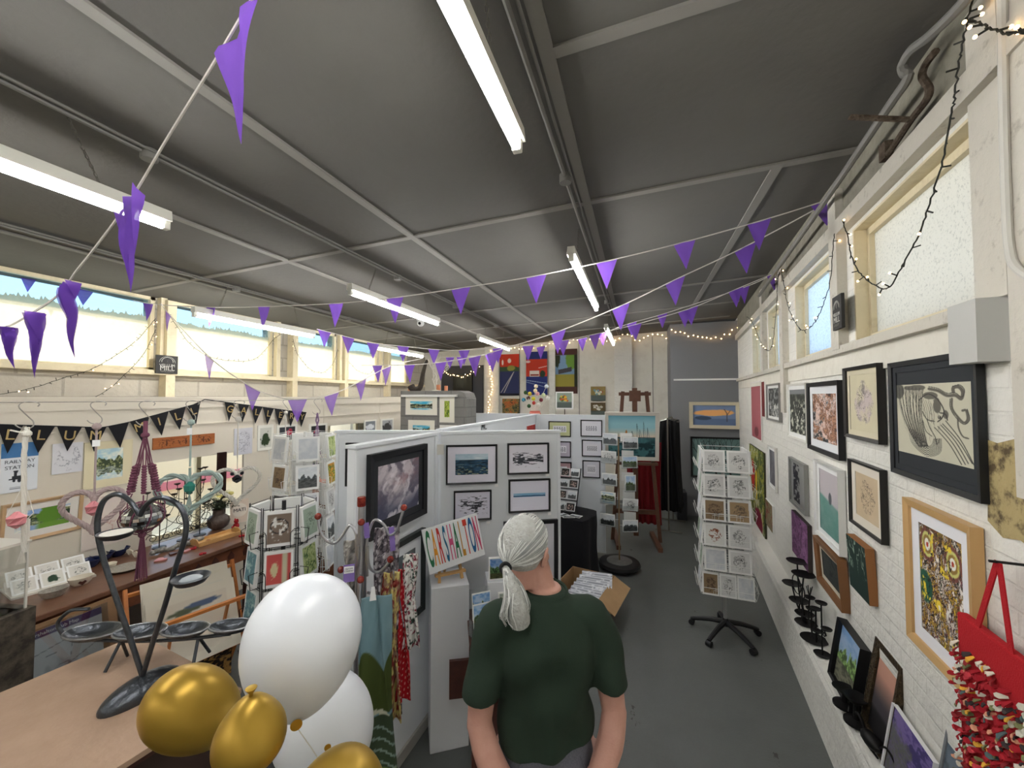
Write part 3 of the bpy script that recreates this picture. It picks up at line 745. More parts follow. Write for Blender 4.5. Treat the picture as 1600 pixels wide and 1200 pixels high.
# ---- board 5: row of figure drawings
def rowfig(paper, seed):
    def f(U, V):
        im = full(U, paper)
        for i in range(5):
            cx = .14+.18*i; im = mx(im, C((70,70,80)), (1-st(np.hypot((U-cx)*1.3, V-.72), .04, .07))*.9)
            for k in range(4):
                d = np.abs(U-cx-(k-1.5)*.035+.02*np.sin(V*20+seed+i)); im = mx(im, C((95,95,108)), (1-st(d, .005, .014))*st(V, .14, .2)*(1-st(V, .6, .66))*.9)
        return im
    return f
six = [((857,658,682,892),(196,200,150),'olive mount, top left'),((907,656,682,941),(228,226,232),'white mount, top right'),((858,689,714,892),(190,182,196),'lilac mount, middle left'),
       ((909,687,713,941),(226,224,232),'pale mount, middle right'),((860,721,746,893),(196,160,164),'dusty pink mount, bottom left'),((910,719,746,938),(214,212,220),'grey mount, bottom right')]
for i, (bx, mc, l) in enumerate(six):
    framed(P_B5, bx, 'small black-framed drawing of a row of figures, '+l+' of six', (18,18,20), rowfig((232,230,236) , i), .014, mount=.05, mcol=mc, res=70, depth=.02, group='small drawings of figures in a row')

# ================================================================ right wall pictures
m_wall = P_RW
BLK = (18,18,19)
framed(P_RW, (1173, 598, 681, 1189), 'tall pink poster with a white edge, highest and farthest on the right wall', (232,228,225), lambda U, V: mx(full(U, (172,98,104)), C((120,62,66)), blob(U, V, .5, .12, .22, .09, 3)), .012, depth=.012, res=60)
canvas(P_RW, (1190, 597, 650, 1195), 'narrow dark red canvas next to the tall pink poster', plain((128,44,44), (96,32,34)), .03, res=20)
framed(P_RW, (1197, 601, 655, 1217), 'small grey-framed black and white flower print beside the pink poster', (130,128,124), lambda U, V: mx(mx(full(U, (52,54,54)), C((210,210,205)), st(fbm(U*7, V*9, 3), .52, .6)*st(.55-V, 0, .1)), C((140,142,140)), st(fbm(U*9, V*9, 8), .5, .62)), .02, mount=.03, depth=.03, res=60)
def cloth_art(U, V):
    im = abst([(40,52,30),(90,110,50),(60,70,40),(150,150,60),(190,190,170),(50,60,34)], 5, 8, 2)(U, V)
    im = mx(im, C((175,35,30)), blob(U, V, .28, .62, .14, .22, 4, .4)); im = mx(im, C((222,190,40)), blob(U, V, .5, .5, .06, .2, 5, .4)); return mx(im, C((120,20,48)), blob(U, V, .6, .08, .25, .18, 6))
o, _, _ = canvas(P_RW, (1171, 693, 800, 1194), 'long colourful green, red and yellow textile hanging on the far right wall', cloth_art, .02, edge=(60,60,40), cat='textile', name='textile_hanging', res=120)
framed(P_RW, (1199, 694, 757, 1211), 'slim white-framed grey print right of the colourful textile', (222,220,214), plain((120,118,122), (90,90,96), 4, 3), .02, mount=.03, res=40)
canvas(P_RW, (1196, 778, 816, 1207), 'small brownish picture low beside the colourful textile', abst([(90,90,70),(130,120,90),(120,40,36)], 4, 2), .02, res=40)
framed(P_RW, (1229, 601, 681, 1259), 'white-framed black and white meadow of flowers', (226,224,216), lambda U, V: mx(mx(full(U, (42,46,40)), C((205,205,190)), st(fbm(U*16, V*16, 4), .52, .66)*(1-st(V, .6, .95))), C((128,130,132)), st(V, .88, .9)), .018, mount=.035, depth=.028, res=90)
framed(P_RW, (1260, 599, 699, 1310), 'black-framed picture of brown and pink blossoms with a wide white mount', BLK, abst([(38,32,30),(96,62,50),(190,140,110),(120,84,66),(222,196,186),(70,90,98),(44,38,36)], 4, 11, 1.8), .03, mount=.055, mcol=(226,228,230), depth=.035, res=110)
framed(P_RW, (1317, 576, 681, 1372), 'black-framed cream drawing of a swirling creature, left of the big bird drawing', (28,25,23), sketch((214,206,176), (96,88,86), 5, 9, rx=.30, ry=.36, tint=(190,170,190)), .018, mount=.03, mcol=(214,206,180), depth=.035, res=110)
framed(P_RW, (1232, 713, 781, 1257), 'grey-framed picture with a black and white ornamental stripe', (138,138,134), lambda U, V: mx(full(U, (150,150,148)), C((24,24,34)), st(fbm(U*9, V*14, 3), .42, .5)*st(U, .1, .15)*(1-st(U, .55, .6))), .02, mount=.02, mcol=(150,150,147), depth=.03, res=90)
framed(P_RW, (1271, 717, 828, 1310), 'white-framed misty green lake with a lone tree', (226,226,222), lambda U, V: mx(mx(full(U, (192,184,188)), C((92,140,130)), st(.55-V+.12*(U-.5)*-1, 0, .04)*(.65+.5*fbm(U*4, V*8, 3))), C((60,64,70)), blob(U, V, .55, .58, .08, .09, 3)*.8), .02, mount=.035, depth=.04, res=100)
framed(P_RW, (1325, 716, 812, 1376), 'thin black frame with a sepia sketch of a dog', (26,24,22), sketch((206,184,152), (80,66,56), 23, 8, rx=.30, ry=.38), .014, mount=.05, mcol=(222,214,200), depth=.03, res=110)
canvas(P_RW, (1237, 796, 858, 1262), 'purple swirling portrait canvas low on the right wall', abst([(84,48,84),(120,78,116),(150,104,146),(70,40,70)], 4, 5, 2.4), .03, edge=(60,52,50), res=80)
framed(P_RW, (1273, 835, 902, 1311), 'brown wooden frame with a dark picture, above the candle holders', (122,82,48), abst([(40,46,46),(58,62,60),(30,34,34)], 3, 4), .04, mount=.03, mcol=(196,188,170), depth=.05, res=60, tilt=.06)
canvas(P_RW, (1325, 833, 910, 1355), 'dark green picture with pale stems on a wood block', lambda U, V: mx(full(U, (26,48,42)), C((160,180,160)), (1-st(np.abs(fbm(U*5, V*3, 6, 3)-.5), .008, .03))*st(V, .35, .5)), .04, edge=(146,98,58), res=80, tilt=.05)
# bird drawing in the big black frame
def bird(U, V):
    asp = 1.0; im = mx(full(U, (206,203,182)), C((190,186,166)), fbm(U*3, V*3, 2))
    def pl(pts, w, c=(48,46,42)):
        nonlocal im
        P_ = [(p.x, p.y) for p in smoothpath([(a, b, 0) for a, b in pts], 5)]; im = stroke(im, U, V, P_, w, c)
    body = blob(U, V, .36, .55, .30, .36, 2, .15)
    # wing feathers
    for i in range(24):
        k = i/23; wv = .02*math.sin(i*1.9)
        pl([(.02+.40*k, .97-.04*k+wv), (.03+.36*k+wv, .78-.10*k), (.10+.30*k, .50-.06*k+wv), (.24+.20*k, .24-.02*k), (.34+.13*k+wv, .12+.04*k)], .0022+.0018*(i % 3))
    for i in range(14):
        r_ = .02+.0135*i; pl([(.44-r_*1.3, .30+r_*.35), (.40-r_*.9, .20-r_*.2), (.45-r_*.1, .17-r_*.75), (.50+r_*.6, .20-r_*.5), (.53+r_*.55, .27+r_*.1)], .0026)
    im = mx(im, C((62,60,54)), blob(U, V, .05, .90, .09, .12, 3)*.8)
    for cx, cy, rx_, ry_ in ((.30,.95,.17,.04),(.52,.84,.10,.045),(.60,.72,.045,.10),(.70,.60,.03,.05)): im = mx(im, C((66,62,56)), blob(U, V, cx, cy, rx_, ry_, 5, .4)*.75)
    for i in range(9): pl([(.24+.035*i, .90-.02*i), (.30+.032*i, .76-.02*i), (.34+.026*i, .62-.02*i)], .0024)
    # head, neck and long bill
    pl([(.36,.78),(.48,.86),(.60,.80),(.68,.66),(.66,.56),(.60,.50)], .008)
    pl([(.40,.62),(.46,.52),(.56,.50)], .007); pl([(.63,.62),(.70,.60),(.72,.53)], .008)
    im = mx(im, C((38,36,34)), 1-st(np.hypot(U-.625, V-.56), .018, .024)); im = mx(im, C((190,186,170)), 1-st(np.hypot(U-.62, V-.565), .006, .009))
    for a, b in (((.70,.52),(.985,.05)), ((.66,.48),(.97,.06)), ((.60,.44),(.90,.03)), ((.56,.42),(.86,.02)), ((.64,.46),(.93,.05))): pl([a, ((a[0]+b[0])/2+.02, (a[1]+b[1])/2+.02), b], .0065)
    # curling limbs at the right
    pl([(.50,.93),(.62,.90),(.72,.84),(.82,.84),(.88,.80),(.90,.88),(.86,.94),(.80,.93),(.80,.88)], .020, (92,88,78)); pl([(.78,.80),(.78,.68),(.84,.58),(.90,.52),(.94,.56),(.93,.66),(.89,.66)], .014, (92,88,78)); pl([(.84,.58),(.84,.46),(.88,.36),(.94,.34)], .010, (92,88,78))
    pl([(.50,.96),(.62,.93),(.72,.87),(.82,.87),(.89,.82),(.92,.90),(.87,.965),(.79,.95)], .005); pl([(.76,.80),(.76,.68),(.82,.57),(.90,.50),(.96,.56),(.94,.68)], .005)
    pl([(.40,.50),(.44,.36),(.52,.30)], .006); pl([(.46,.52),(.50,.40),(.56,.30),(.58,.20)], .006)
    h = st(np.abs(np.sin((U*46+V*16)+fbm(U*5, V*5, 3)*9)), .0, .3); im = mx(im, C((96,92,84)), (1-h)*body*.55)
    return im
framed(P_RW, (1388, 568, 735, 1530), 'very big black frame with an ink drawing of a long-billed bird', (30,32,34), bird, .022, mount=.028, mv=.085, mcol=(40,44,48), depth=.022, res=230)
def owlish(U, V):
    im = abst([(60,40,36),(140,80,56),(96,92,44),(190,150,60),(70,40,44),(210,200,190),(52,56,40),(120,60,70)], 6, 9, 2.4)(U, V)
    for cx, cy in ((.20,.84),(.78,.80)):
        for r_, c in ((.20,(120,70,60)),(.15,(200,200,120)),(.11,(150,120,60)),(.07,(235,235,230)),(.03,(180,60,50))):
            im = mx(im, C(c), 1-st(np.hypot((U-cx), (V-cy)*1.25+.04*fbm(U*8, V*8, 2)), r_*.9, r_))
    im = mx(im, C((30,84,66)), blob(U, V, .12, .42, .16, .14, 5)); im = mx(im, C((232,204,60)), st(fbm(U*9+3, V*9, 31), .66, .7)); im = mx(im, C((232,226,220)), st(fbm(U*11, V*11, 41), .68, .72))
    return mx(im, C((30,24,24)), 1-st(np.abs(fbm(U*7, V*7, 17, 4)-.5), .008, .025))
framed(P_RW, (1411, 776, 985, 1519), 'tall pale-wood frame with a crowded colourful abstract of eyes', (196,158,104), owlish, .03, mount=.055, mcol=(236,236,240), depth=.035, res=170)
# shop sign on the post between the two nearest windows
def millsign(plane, ctr, w, h, label):
    p0, u, n = plane; rz = math.atan2(u.y, u.x)
    t = thing('gallery_sign', label, 'sign', ctr, (0, 0, rz))
    MB().box((0, -.009, 0), (w, .018, h)).obj('board', mat('black sign board', (36,35,34), .6), t, bevel=.003)
    ms = mat('silver sign lettering', (200,198,192), .5)
    textmesh('VELLUM', w*.20, ms, 'lettering', t, (0, -.0195, -h*.06), (PI/2,0,0)); textmesh('MILL', w*.34, ms, 'lettering', t, (0, -.0195, -h*.22), (PI/2,0,0)); textmesh('GALLERY', w*.15, mat('dim sign lettering', (128,126,120), .5), 'lettering', t, (0, -.0195, -h*.37), (PI/2,0,0))
    e = MB(); A = [(math.cos(a)*w*.26, -.0195, h*.12+math.sin(a)*w*.26) for a in [PI*k/12 for k in range(13)]]; e.tube(A, .0022*w/.15, 4)
    A = [(math.cos(a)*w*.36, -.0195, h*.10+math.sin(a)*w*.33) for a in [PI*k/12 for k in range(13)]]; e.tube(A, .0012*w/.15, 4)
    for k in range(1, 12, 1):
        a = PI*k/12; e.bar((math.cos(a)*w*.27, -.0195, h*.12+math.sin(a)*w*.27), (math.cos(a)*w*.33, -.0195, h*.12+math.sin(a)*w*.33), .003*w/.15, .001)
    e.bar((0,-.0195,h*.12), (0,-.0195,h*.30), .004*w/.15, .001)
    e.obj('wheel_emblem', ms, t); return t
ctr, w, h = fitrect(P_RW, 1304, 466, 518, 1319, off=.06); millsign(P_RW, ctr+RN*.055, w, h, 'small black gallery sign with a wheel emblem on the right-hand window post')
ctr, w, h = fitrect(P_LW, 243, 554, 583, 277, off=.13); millsign(P_LW, ctr+HX*.125, w, h, 'small black gallery sign with a wheel emblem below the left windows')

# ================================================================ back wall
pb = (Vector((0,BY-.02,0)), HX, -HY)
def poster_road(U, V):
    im = full(U, (52,58,96)); im = mx(im, C((205,62,40)), st(V, .66, .67)); im = mx(im, C((70,92,60)), st(V, .58, .59)*(1-st(V, .66+.06*fbm(U*5, U*0, 1), .68+.06*fbm(U*5, U*0, 1))))
    im = mx(im, C((150,150,70)), blob(U, V, .6, .66, .2, .07, 3)); im = mx(im, C((36,34,44)), 1-st(V, .05, .055)); im = mx(im, C((240,225,210)), blob(U, V, .15, .80, .05, .07, 4)+blob(U, V, .5, .84, .1, .06, 6))
    im = mx(im, C((176,168,164)), (1-st(np.abs((U-.05)-(V-.06)*1.35), .02, .03))*st(V, .06, .07)*(1-st(V, .56, .58))); im = mx(im, C((186,178,172)), (1-st(np.abs((U-.22)-(V-.06)*1.0), .015, .03))*st(V, .06, .07)*(1-st(V, .56, .58)))
    return im
def poster_house(U, V):
    im = full(U, (44,56,120)); im = mx(im, C((206,66,44)), st(V, .42, .43)*(1-st(V, .82, .83))); im = mx(im, C((236,226,216)), (np.abs(U-.4) < .22)*(np.abs(V-.49) < .07)*1.0)
    im = mx(im, C((150,60,50)), (np.abs(U-.4) < .2)*(np.abs(V-.46) < .02)*1.0); im = mx(im, C((50,70,50)), blob(U, V, .78, .48, .12, .08, 2)); im = stroke(im, U, V, [(0,.34),(1,.26)], .008, (170,190,215)); im = stroke(im, U, V, [(0,.30),(.9,.18)], .006, (170,190,215)); im = stroke(im, U, V, [(.6,.62),(1,.66)], .01, (240,200,190))
    return mx(im, C((240,220,210)), blob(U, V, .1, .77, .12, .03, 4))
def poster_park(U, V):
    im = full(U, (120,150,180)); im = mx(im, C((150,140,60)), 1-st(V, .42, .44)); im = mx(im, C((110,150,60)), blob(U, V, .75, .75, .32, .2, 4, .5)); im = mx(im, C((70,66,70)), (np.abs(V-.52+.1*(U-.5)*-1) < .05)*(np.abs(U-.45) < .3)*1.0)
    im = mx(im, C((40,44,30)), st(U, .86, .88)+ (V < .18)*0.0); im = mx(im, C((78,50,44)), st(V, .86, .87)+(1-st(V, .15, .16))); return mx(im, C((52,60,40)), blob(U, V, .12, .78, .14, .2, 8, .5)*(V < .86))
canvas(pb, (781, 554, 618, 811), 'tall graphic poster of a road under a red sky', poster_road, .012, edge=(40,36,44), name='art_poster', cat='poster', res=110)
canvas(pb, (822, 550, 617, 855), 'tall graphic poster of a white house between red sky and blue ground', poster_house, .012, edge=(40,50,110), name='art_poster', cat='poster', res=110)
canvas(pb, (867, 546, 615, 902), 'tall graphic poster of a green park tree with a brown border', poster_park, .012, edge=(60,40,36), name='art_poster', cat='poster', res=110)
canvas(pb, (785, 623, 650, 811), 'small square orange and green canvas under the road poster', abst([(80,72,40),(190,100,50),(140,120,70),(60,70,50),(210,160,90)], 6, 3), .03, edge=(50,40,34), res=60)
P_F = (cam_pt(880, 5.7, 0), HX, -HY)
def flowers(bgc, cs, seed):
    def f(U, V):
        im = mx(full(U, bgc), C((90,100,96)), 1-st(V, .35, .42)); r = random.Random(seed)
        for i in range(14): im = mx(im, C(cs[i % len(cs)]), blob(U, V, r.uniform(.25,.75), r.uniform(.45,.8), .1, .08, i, .4))
        return im
    return f
canvas(pb, (923, 604, 626, 946), 'small ochre canvas with a flower vase, upper of the back wall pair', flowers((150,130,80), [(120,160,170),(220,220,200),(160,80,50)], 3), .03, edge=(140,120,80), res=50)
canvas(pb, (923, 629, 650, 946), 'small brown canvas with a white cloth, lower of the back wall pair', flowers((96,80,52), [(225,222,210),(200,196,180),(110,96,60)], 5), .03, edge=(110,96,70), res=50)
# ---- grey end wall
framed(P_GW, (1077, 628, 669, 1156), 'cream-framed snow scene at sunset with a bare tree on the grey wall', (206,196,170), lambda U, V: stroke(stroke(mx(mx(mx(full(U, (120,140,176)), C((240,176,110)), blob(U, V, .5, .62, .5, .16, 3, .2)), C((96,116,150)), 1-st(V, .32, .34)), C((60,78,100)), blob(U, V, .25, .36, .2, .1, 4)), U, V, [(.8,.2),(.8,.6),(.74,.8)], .012, (70,66,70)), U, V, [(.8,.5),(.88,.75)], .008, (70,66,70)), .06, depth=.05, res=90)
def treeart(U, V):
    im = mx(full(U, (112,140,136)), C((96,124,122)), fbm(U*3, V*3, 3)); r = random.Random(5)
    def br_(x, y, a, l, w, d):
        nonlocal im
        x2, y2 = x+l*math.cos(a), y+l*math.sin(a)*1.6; im = stroke(im, U, V, [(x, y), (x2, y2)], w, (30,34,34))
        if d:
            for k in (-1, 1): br_(x2, y2, a+k*r.uniform(.25,.6), l*.72, w*.65, d-1)
    for x in (.2, .5, .8): br_(x, 0.0, PI/2+r.uniform(-.3,.3), .22, .02, 5)
    return im
framed(P_GW, (1079, 682, 745, 1161), 'black-framed teal painting of bare trees on the grey wall', (20,20,22), treeart, .03, depth=.04, res=150)
# ---- grey block wall pictures
ORCH = lake((90,190,220), (40,44,30), 5)
def gbpic(bx, lab, art): framed(P_GB, bx, lab, (232,228,214), art, .006, mount=.075, mcol=(238,234,220), depth=.008, res=90, name='mounted_print')
gbpic((634, 619, 648, 683), 'wide mounted print of a lake with trees, top left on the grey block wall', lake((70,180,215), (44,46,30), 5, .42))
gbpic((687, 618, 660, 710), 'narrow upright mounted print of sunlit leaves on the grey block wall', abst([(50,70,30),(120,150,40),(200,210,90),(70,90,40)], 7, 4))
gbpic((638, 656, 690, 679), 'second lake print with trees, below the wide one on the grey block wall', lake((80,180,210), (40,44,28), 9, .45))
canvas(P_GB, (687, 664, 690, 722), 'white sheet with red and black print low on the grey block wall', lambda U, V: mx(full(U, (235,232,224)), C((150,60,50)), st(fbm(U*20, V*6, 3), .55, .6)*(np.abs(V-.7) < .1)), .004, name='printed_sheet', cat='print', res=40)

# ================================================================ on top of the grey block wall
ty = GBY+.15
def gbt(px): return Vector((hit(px, 610, (0,ty,0), HY).x, ty, gz))
m_cand = mat('orange pillar candle', (226,150,110), .5)
for px, s, l in ((640,.9,'small orange candle standing alone at the left end of the grey wall top'),(685,1.1,'larger orange candle beside the white branches'),(697,.9,'small orange candle at the right of the white branches')):
    p = gbt(px); t = thing('pillar_candle', l, 'candle', p, group='orange candles on the grey wall top')
    MB().lathe([(.028*s,0),(.028*s,.085*s),(.02*s,.082*s)], n=16).obj('wax', m_cand, t, smooth=True); MB().tube([(0,0,.08*s),(0,0,.095*s)], .0015, 5).obj('wick', INK, t)
p = gbt(682); t = thing('branch_arrangement', 'white twiggy branches standing upright on the grey wall top', 'decoration', p)
m_tw = mat('white painted twig', (225,220,208), .7); mb = MB(); r = random.Random(4)
def twig(mb, p, d, l, w, n):
    q = p+d*l; mb.tube([p, p+d*l*.5+Vector((r.uniform(-.01,.01),0,0)), q], w, 5)
    if n:
        for k in range(2+(n > 2)):
            dd = (d+Vector((r.uniform(-.7,.7), r.uniform(-.4,.4), r.uniform(-.1,.4)))).normalized(); twig(mb, q-d*l*r.uniform(0,.4), dd, l*.7, w*.65, n-1)
twig(mb, Vector((0,0,0)), Vector((0,0,1)), .22, .011, 4); twig(mb, Vector((-.02,0,0)), Vector((-.3,0,1)).normalized(), .2, .009, 3)
mb.obj('branches', m_tw, t); MB().ball((0,0,.0), .06, 12, sc=(1.3,1,.35)).obj('base', m_tw, t, smooth=True)
p = gbt(656); m_dw = mat('dark driftwood', (70,62,54), .8, noise=(20,.6,(40,34,30)))
o = MB().tube(smoothpath([(-.16,0,.08),(-.12,0,.03),(-.03,0,.03),(.02,0,.10),(.05,0,.26),(.09,0,.40),(.12,0,.47),(.13,0,.44)], 6), .03, 9, rf=lambda k: .045*(1-k)+.014).obj('driftwood', m_dw, smooth=True, loc=p)
tag(o, 'dark curved driftwood standing on the grey wall top beside the branches', 'driftwood')
# television-like dark screen and shelf behind the grey wall
xa = hit(702, 600, (0,BY-.3,0), HY).x; xb = hit(732, 600, (0,BY-.3,0), HY).x
t = thing('wall_television', 'dark television high on the charcoal back wall', 'television', ((xa+xb)/2, BY-.07, hit(715,598,(0,BY-.3,0),HY).z))
MB().box((0,0,0), (xb-xa,.06,.42)).obj('screen', mat('black glossy screen', (14,14,16), .15), t, bevel=.005); MB().box((0,.0,-.23), (.2,.05,.05)).obj('bracket', mat('black bracket', (22,22,24), .5), t)
# ceiling camera
p = at(657, 551, 5.9); p.z = ceil_z(p.x)
t = thing('security_camera', 'white dome security camera on the ceiling by the far left strip light', 'camera', p)
MB().lathe([(.06,-.03),(.065,0)], n=16).obj('mount_plate', mat('white camera plastic', (225,225,222), .4), t, smooth=True); MB().ball((0,0,-.07), .055, 14).obj('dome', MATS['white camera plastic'], t, smooth=True); MB().ball((.01,-.05,-.085), .022, 10).obj('lens', mat('black lens', (15,15,17), .1), t, smooth=True)

# ---- behind board 5: cupboard with pompom bouquet and a canvas on a stand
cz = 1.80; c0 = cam_pt(812, 6.45, 0); c1 = cam_pt(936, 6.15, 0); cx = (c0.x+c1.x)/2; cy = (c0.y+c1.y)/2
t = thing('storage_cupboard', 'tall white cupboard behind the board of small drawings, its top used as a shelf', 'cupboard', (cx, cy, 0))
m_cup = mat('white cupboard lacquer', (224,220,210), .5); cw = c1.x-c0.x
MB().box((0,0,cz/2), (cw,.42,cz)).obj('body', m_cup, t, bevel=.004)
for s in (-1, 1): d_ = MB().box((s*cw/4,-.22,cz/2), (cw/2-.01,.018,cz-.1)).obj('door', m_cup, t, bevel=.003); MB().bar((s*.03,-.24,.85), (s*.03,-.24,1.0), .012).obj('handle', m_cond, d_)
p = hit(836, 652, (0,cy-.05,0), HY); p.z = cz
t = thing('pompom_bouquet', 'vase of bright pompom flowers on white stems on the cupboard', 'bouquet', p)
MB().lathe([(.05,0),(.09,.03),(.10,.07),(.08,.11),(.09,.12)], n=18).obj('bowl', mat('pink pot', (214,120,104), .6), t, smooth=True)
st_ = MB(); r = random.Random(2)
pom = [(-.20,.30,(60,140,170)),(-.12,.33,(90,60,60)),(-.08,.40,(220,196,60)),(-.02,.32,(226,214,60)),(0,.45,(240,220,180)),(.04,.40,(238,180,180)),(.10,.30,(120,50,60)),(.02,.52,(236,224,190)),(.19,.52,(225,235,240)),(.14,.38,(214,226,180)),(-.16,.42,(60,90,50)),(.22,.33,(230,230,220)),(-.10,.20,(40,80,44)),(.06,.22,(240,235,225)),(-.02,.25,(200,70,60))]
for x, z, c in pom:
    st_.tube([(0,0,.1),(x*.5,0,z*.6),(x,0,z)], .004, 5)
    MB().ball((x, r.uniform(-.03,.03), z), .034, 10).obj('pompom', mat('pompom %d %d %d' % c, c, .9, bump=(90,.8)), t, smooth=True)
st_.obj('stems', m_tw, t)
p = hit(882, 652, (0,cy-.1,0), HY); p.z = cz
t = thing('flower_painting', 'white-edged square painting of orange flowers on a little cupboard-top stand', 'painting', p)
w = abs(hit(897,630,(0,cy-.1,0),HY).x-hit(870,630,(0,cy-.1,0),HY).x); zt = hit(880,612,(0,cy-.1,0),HY).z-cz
artobj('artwork', w, w, inset(flowers((150,165,150), [(200,90,50),(220,180,60),(90,110,60)], 9), .07), M_CANVAS, t, 50, y=-.01, thick=.03, loc=(0,0,zt-w/2)); MB().box((0,.02,.03), (w*.9,.12,.06)).obj('stand', mat('speckled stone stand', (150,140,120), .8, noise=(40,.6,(90,80,60))), t); MB().bar((0,.02,.05), (0,.02,zt-w+.02), .012).obj('post', m_rust, t)
# ================================================================ left wall display (on the boxed-out boards)
P = P_LB
RAIL = (LX+1.6)
def rail_sheet(*a, **k): return canvas(*a, **k)
# railway poster
def rail(U, V):
    im = full(U, (222,226,230)); im = mx(im, C((70,120,170)), st(V, .70, .705))
    ink = (40,44,50)
    for (x0, x1, y0, y1) in ((.30,.62,.25,.33),(.36,.44,.33,.42),(.54,.62,.33,.44),(.22,.30,.25,.28)): im = mx(im, C(ink), ((U > x0)*(U < x1)*(V > y0)*(V < y1))*1.0)
    im = mx(im, C(ink), ((np.abs(U-.40) < .05+ (V-.40)*.6)*(V > .38)*(V < .44))*1.0)
    for x, r_ in ((.36,.035),(.50,.05),(.60,.035)): im = mx(im, C(ink), 1-st(np.hypot((U-x)*.85, V-.235), r_*.8, r_))
    for y in (.10,.07): im = mx(im, C((110,116,124)), ((np.abs(V-y) < .008)*(np.abs(U-.45) < .2))*1.0)
    return im
ctr, w, h = fitrect(P, 1, 694, 772, 58)
t = thing('railway_poster', 'blue and white railway station poster with a little steam engine, left wall', 'poster', ctr+HX*.006, (0,0,PI/2))
artobj('sheet', w, h, rail, M_PRINT, t, 120, y=-.004, thick=.004)
mt = mat('grey poster print', (88,92,98), .7)
textmesh('RAILWAY', w*.19, mt, 'lettering', t, (0, -.0055, h*.12), (PI/2,0,0)); textmesh('STATION', w*.19, mt, 'lettering', t, (0, -.0055, h*.0), (PI/2,0,0))
canvas(P, (82, 694, 742, 129), 'pale map print in a clear sleeve hanging right of the railway poster', lambda U, V: mx(full(U, (214,214,218)), C((150,152,160)), (1-st(np.abs(fbm(U*5, V*5, 4)-.5), .01, .04))*blob(U, V, .5, .5, .42, .4, 2)), .006, name='sleeved_print', cat='print', res=70)
framed(P, (132, 692, 766, 206), 'green river landscape print with a wide cream mount, under the letter bunting', (222,212,180), lake((170,205,215), (60,72,48), 14, .42), .006, mount=.06, mcol=(224,214,180), depth=.008, name='mounted_print', res=100, mbot=.1)
framed(P, (3, 790, 855, 128), 'wide wooden-framed picture of a weeping willow by water, low on the left wall', (190,158,120), lambda U, V: mx(mx(lake((140,170,215), (50,66,50), 8, .5)(U, V), C((96,140,50)), blob(U, V, .62, .62, .24, .5, 3, .4)), C((110,150,60)), (1-st(V, .22, .3))*st(U, .35, .45)), .02, mount=.05, mcol=(232,228,220), depth=.03, res=110, tilt=.10)
# wooden plaque with burnt butterflies
def plaque(U, V):
    im = mx(full(U, (176,110,60)), C((140,76,40)), fbm(U*3, V*30, 2))
    for cx in (.2, .5, .8):
        m_ = np.maximum(blob(U, V, cx-.06, .55, .065, .38, 3, .5), blob(U, V, cx+.06, .5, .065, .38, 7, .5)); im = mx(im, C((72,36,22)), m_*(1-st(np.abs(fbm(U*26, V*6, 5, 3)-.5), .02, .07)))
        im = mx(im, C((66,32,20)), (1-st(np.abs(U-cx), .004, .01))*(np.abs(V-.5) < .3))
    return im
canvas(P, (239, 685, 703, 335), 'long wooden plaque with burnt butterfly patterns above the low window', plaque, .012, edge=(150,90,50), name='wooden_plaque', cat='plaque', res=160)
canvas(P, (129, 780, 862, 204), 'pale pink floral print in a clear sleeve, under the green river print', lambda U, V: mx(full(U, (222,210,200)), C((196,150,140)), (1-st(np.abs(fbm(U*6, V*6, 9)-.5), .01, .03))*blob(U, V, .5, .35, .4, .3, 2)), .006, name='sleeved_print', cat='print', res=70)
canvas(P, (366, 670, 712, 394), 'pencil portrait drawing clipped to the board below the letter pennants', sketch((206,206,212), (120,120,132), 6, 6), .006, name='pencil_drawing', cat='drawing', res=60)
for bx, l, a in (((403,665,705,427),'mounted photo of a dark green tree, first of the mounted photos', lambda U, V: mx(full(U, (200,200,190)), C((44,60,36)), blob(U, V, .5, .4, .36, .34, 3, .5))),
                 ((433,665,693,464),'mounted photo of red roses', lambda U, V: mx(full(U, (52,56,60)), C((170,50,70)), blob(U, V, .65, .55, .2, .25, 3, .5))),
                 ((483,663,693,511),'mounted photo of a red bloom on black', lambda U, V: mx(full(U, (34,36,36)), C((190,60,70)), blob(U, V, .3, .6, .16, .14, 3, .5))),
                 ((569,657,676,588),'mounted grey photo of a snowy peak', lambda U, V: mx(full(U, (130,136,142)), C((225,228,232)), blob(U, V, .5, .4, .45, .3, 3, .5))),
                 ((595,655,676,615),'mounted grey photo of a dark crag', lambda U, V: mx(full(U, (170,172,174)), C((70,70,70)), blob(U, V, .5, .25, .45, .5, 3, .5)))):
    canvas(P, bx, l+' on the left wall', inset(a, .12, (228,226,216)), .008, name='mounted_photo', cat='photo', res=50)

# ---- letter bunting
m_bb = mat('black felt', (22,22,26), .95); m_gold = mat('gold glitter letter', (186,160,104), .5, noise=(300,.5,(120,100,60)))
bt_ = thing('letter_bunting', 'black pennants with single gold letters, strung across the left wall', 'bunting', (BX+.02, 2.5, 2.0), (0,0,PI/2))
def topline(px):
    xs_ = [-60,-10,160,200,303,320,350,455,470,530]; ys_ = [655,663,668,660,632,624,628,642,643,650]
    return np.interp(px, xs_, ys_)
inv = lambda v: Vector((v.y-2.5, -(v.x-BX-.02), v.z-2.0))
rib = [inv(hit(px, float(topline(px)), (BX+.02,0,0), HX)) for px in range(-40, 478, 9)]
MB().tube(rib, .004, 5).obj('ribbon', m_bb, bt_)
pen = [(-78,-38,'V'),(-36,-8,'E'),(-6,35,'L'),(40,85,'L'),(88,127,'U'),(131,165,'M'),(168,200,''),(202,232,'M'),(233,262,'I'),(263,289,'L'),(290,312,'L'),(350,367,'G'),(371,388,'A'),(391,409,'L'),(410,427,'L'),(428,446,'E'),(447,462,'R'),(464,478,'Y')]
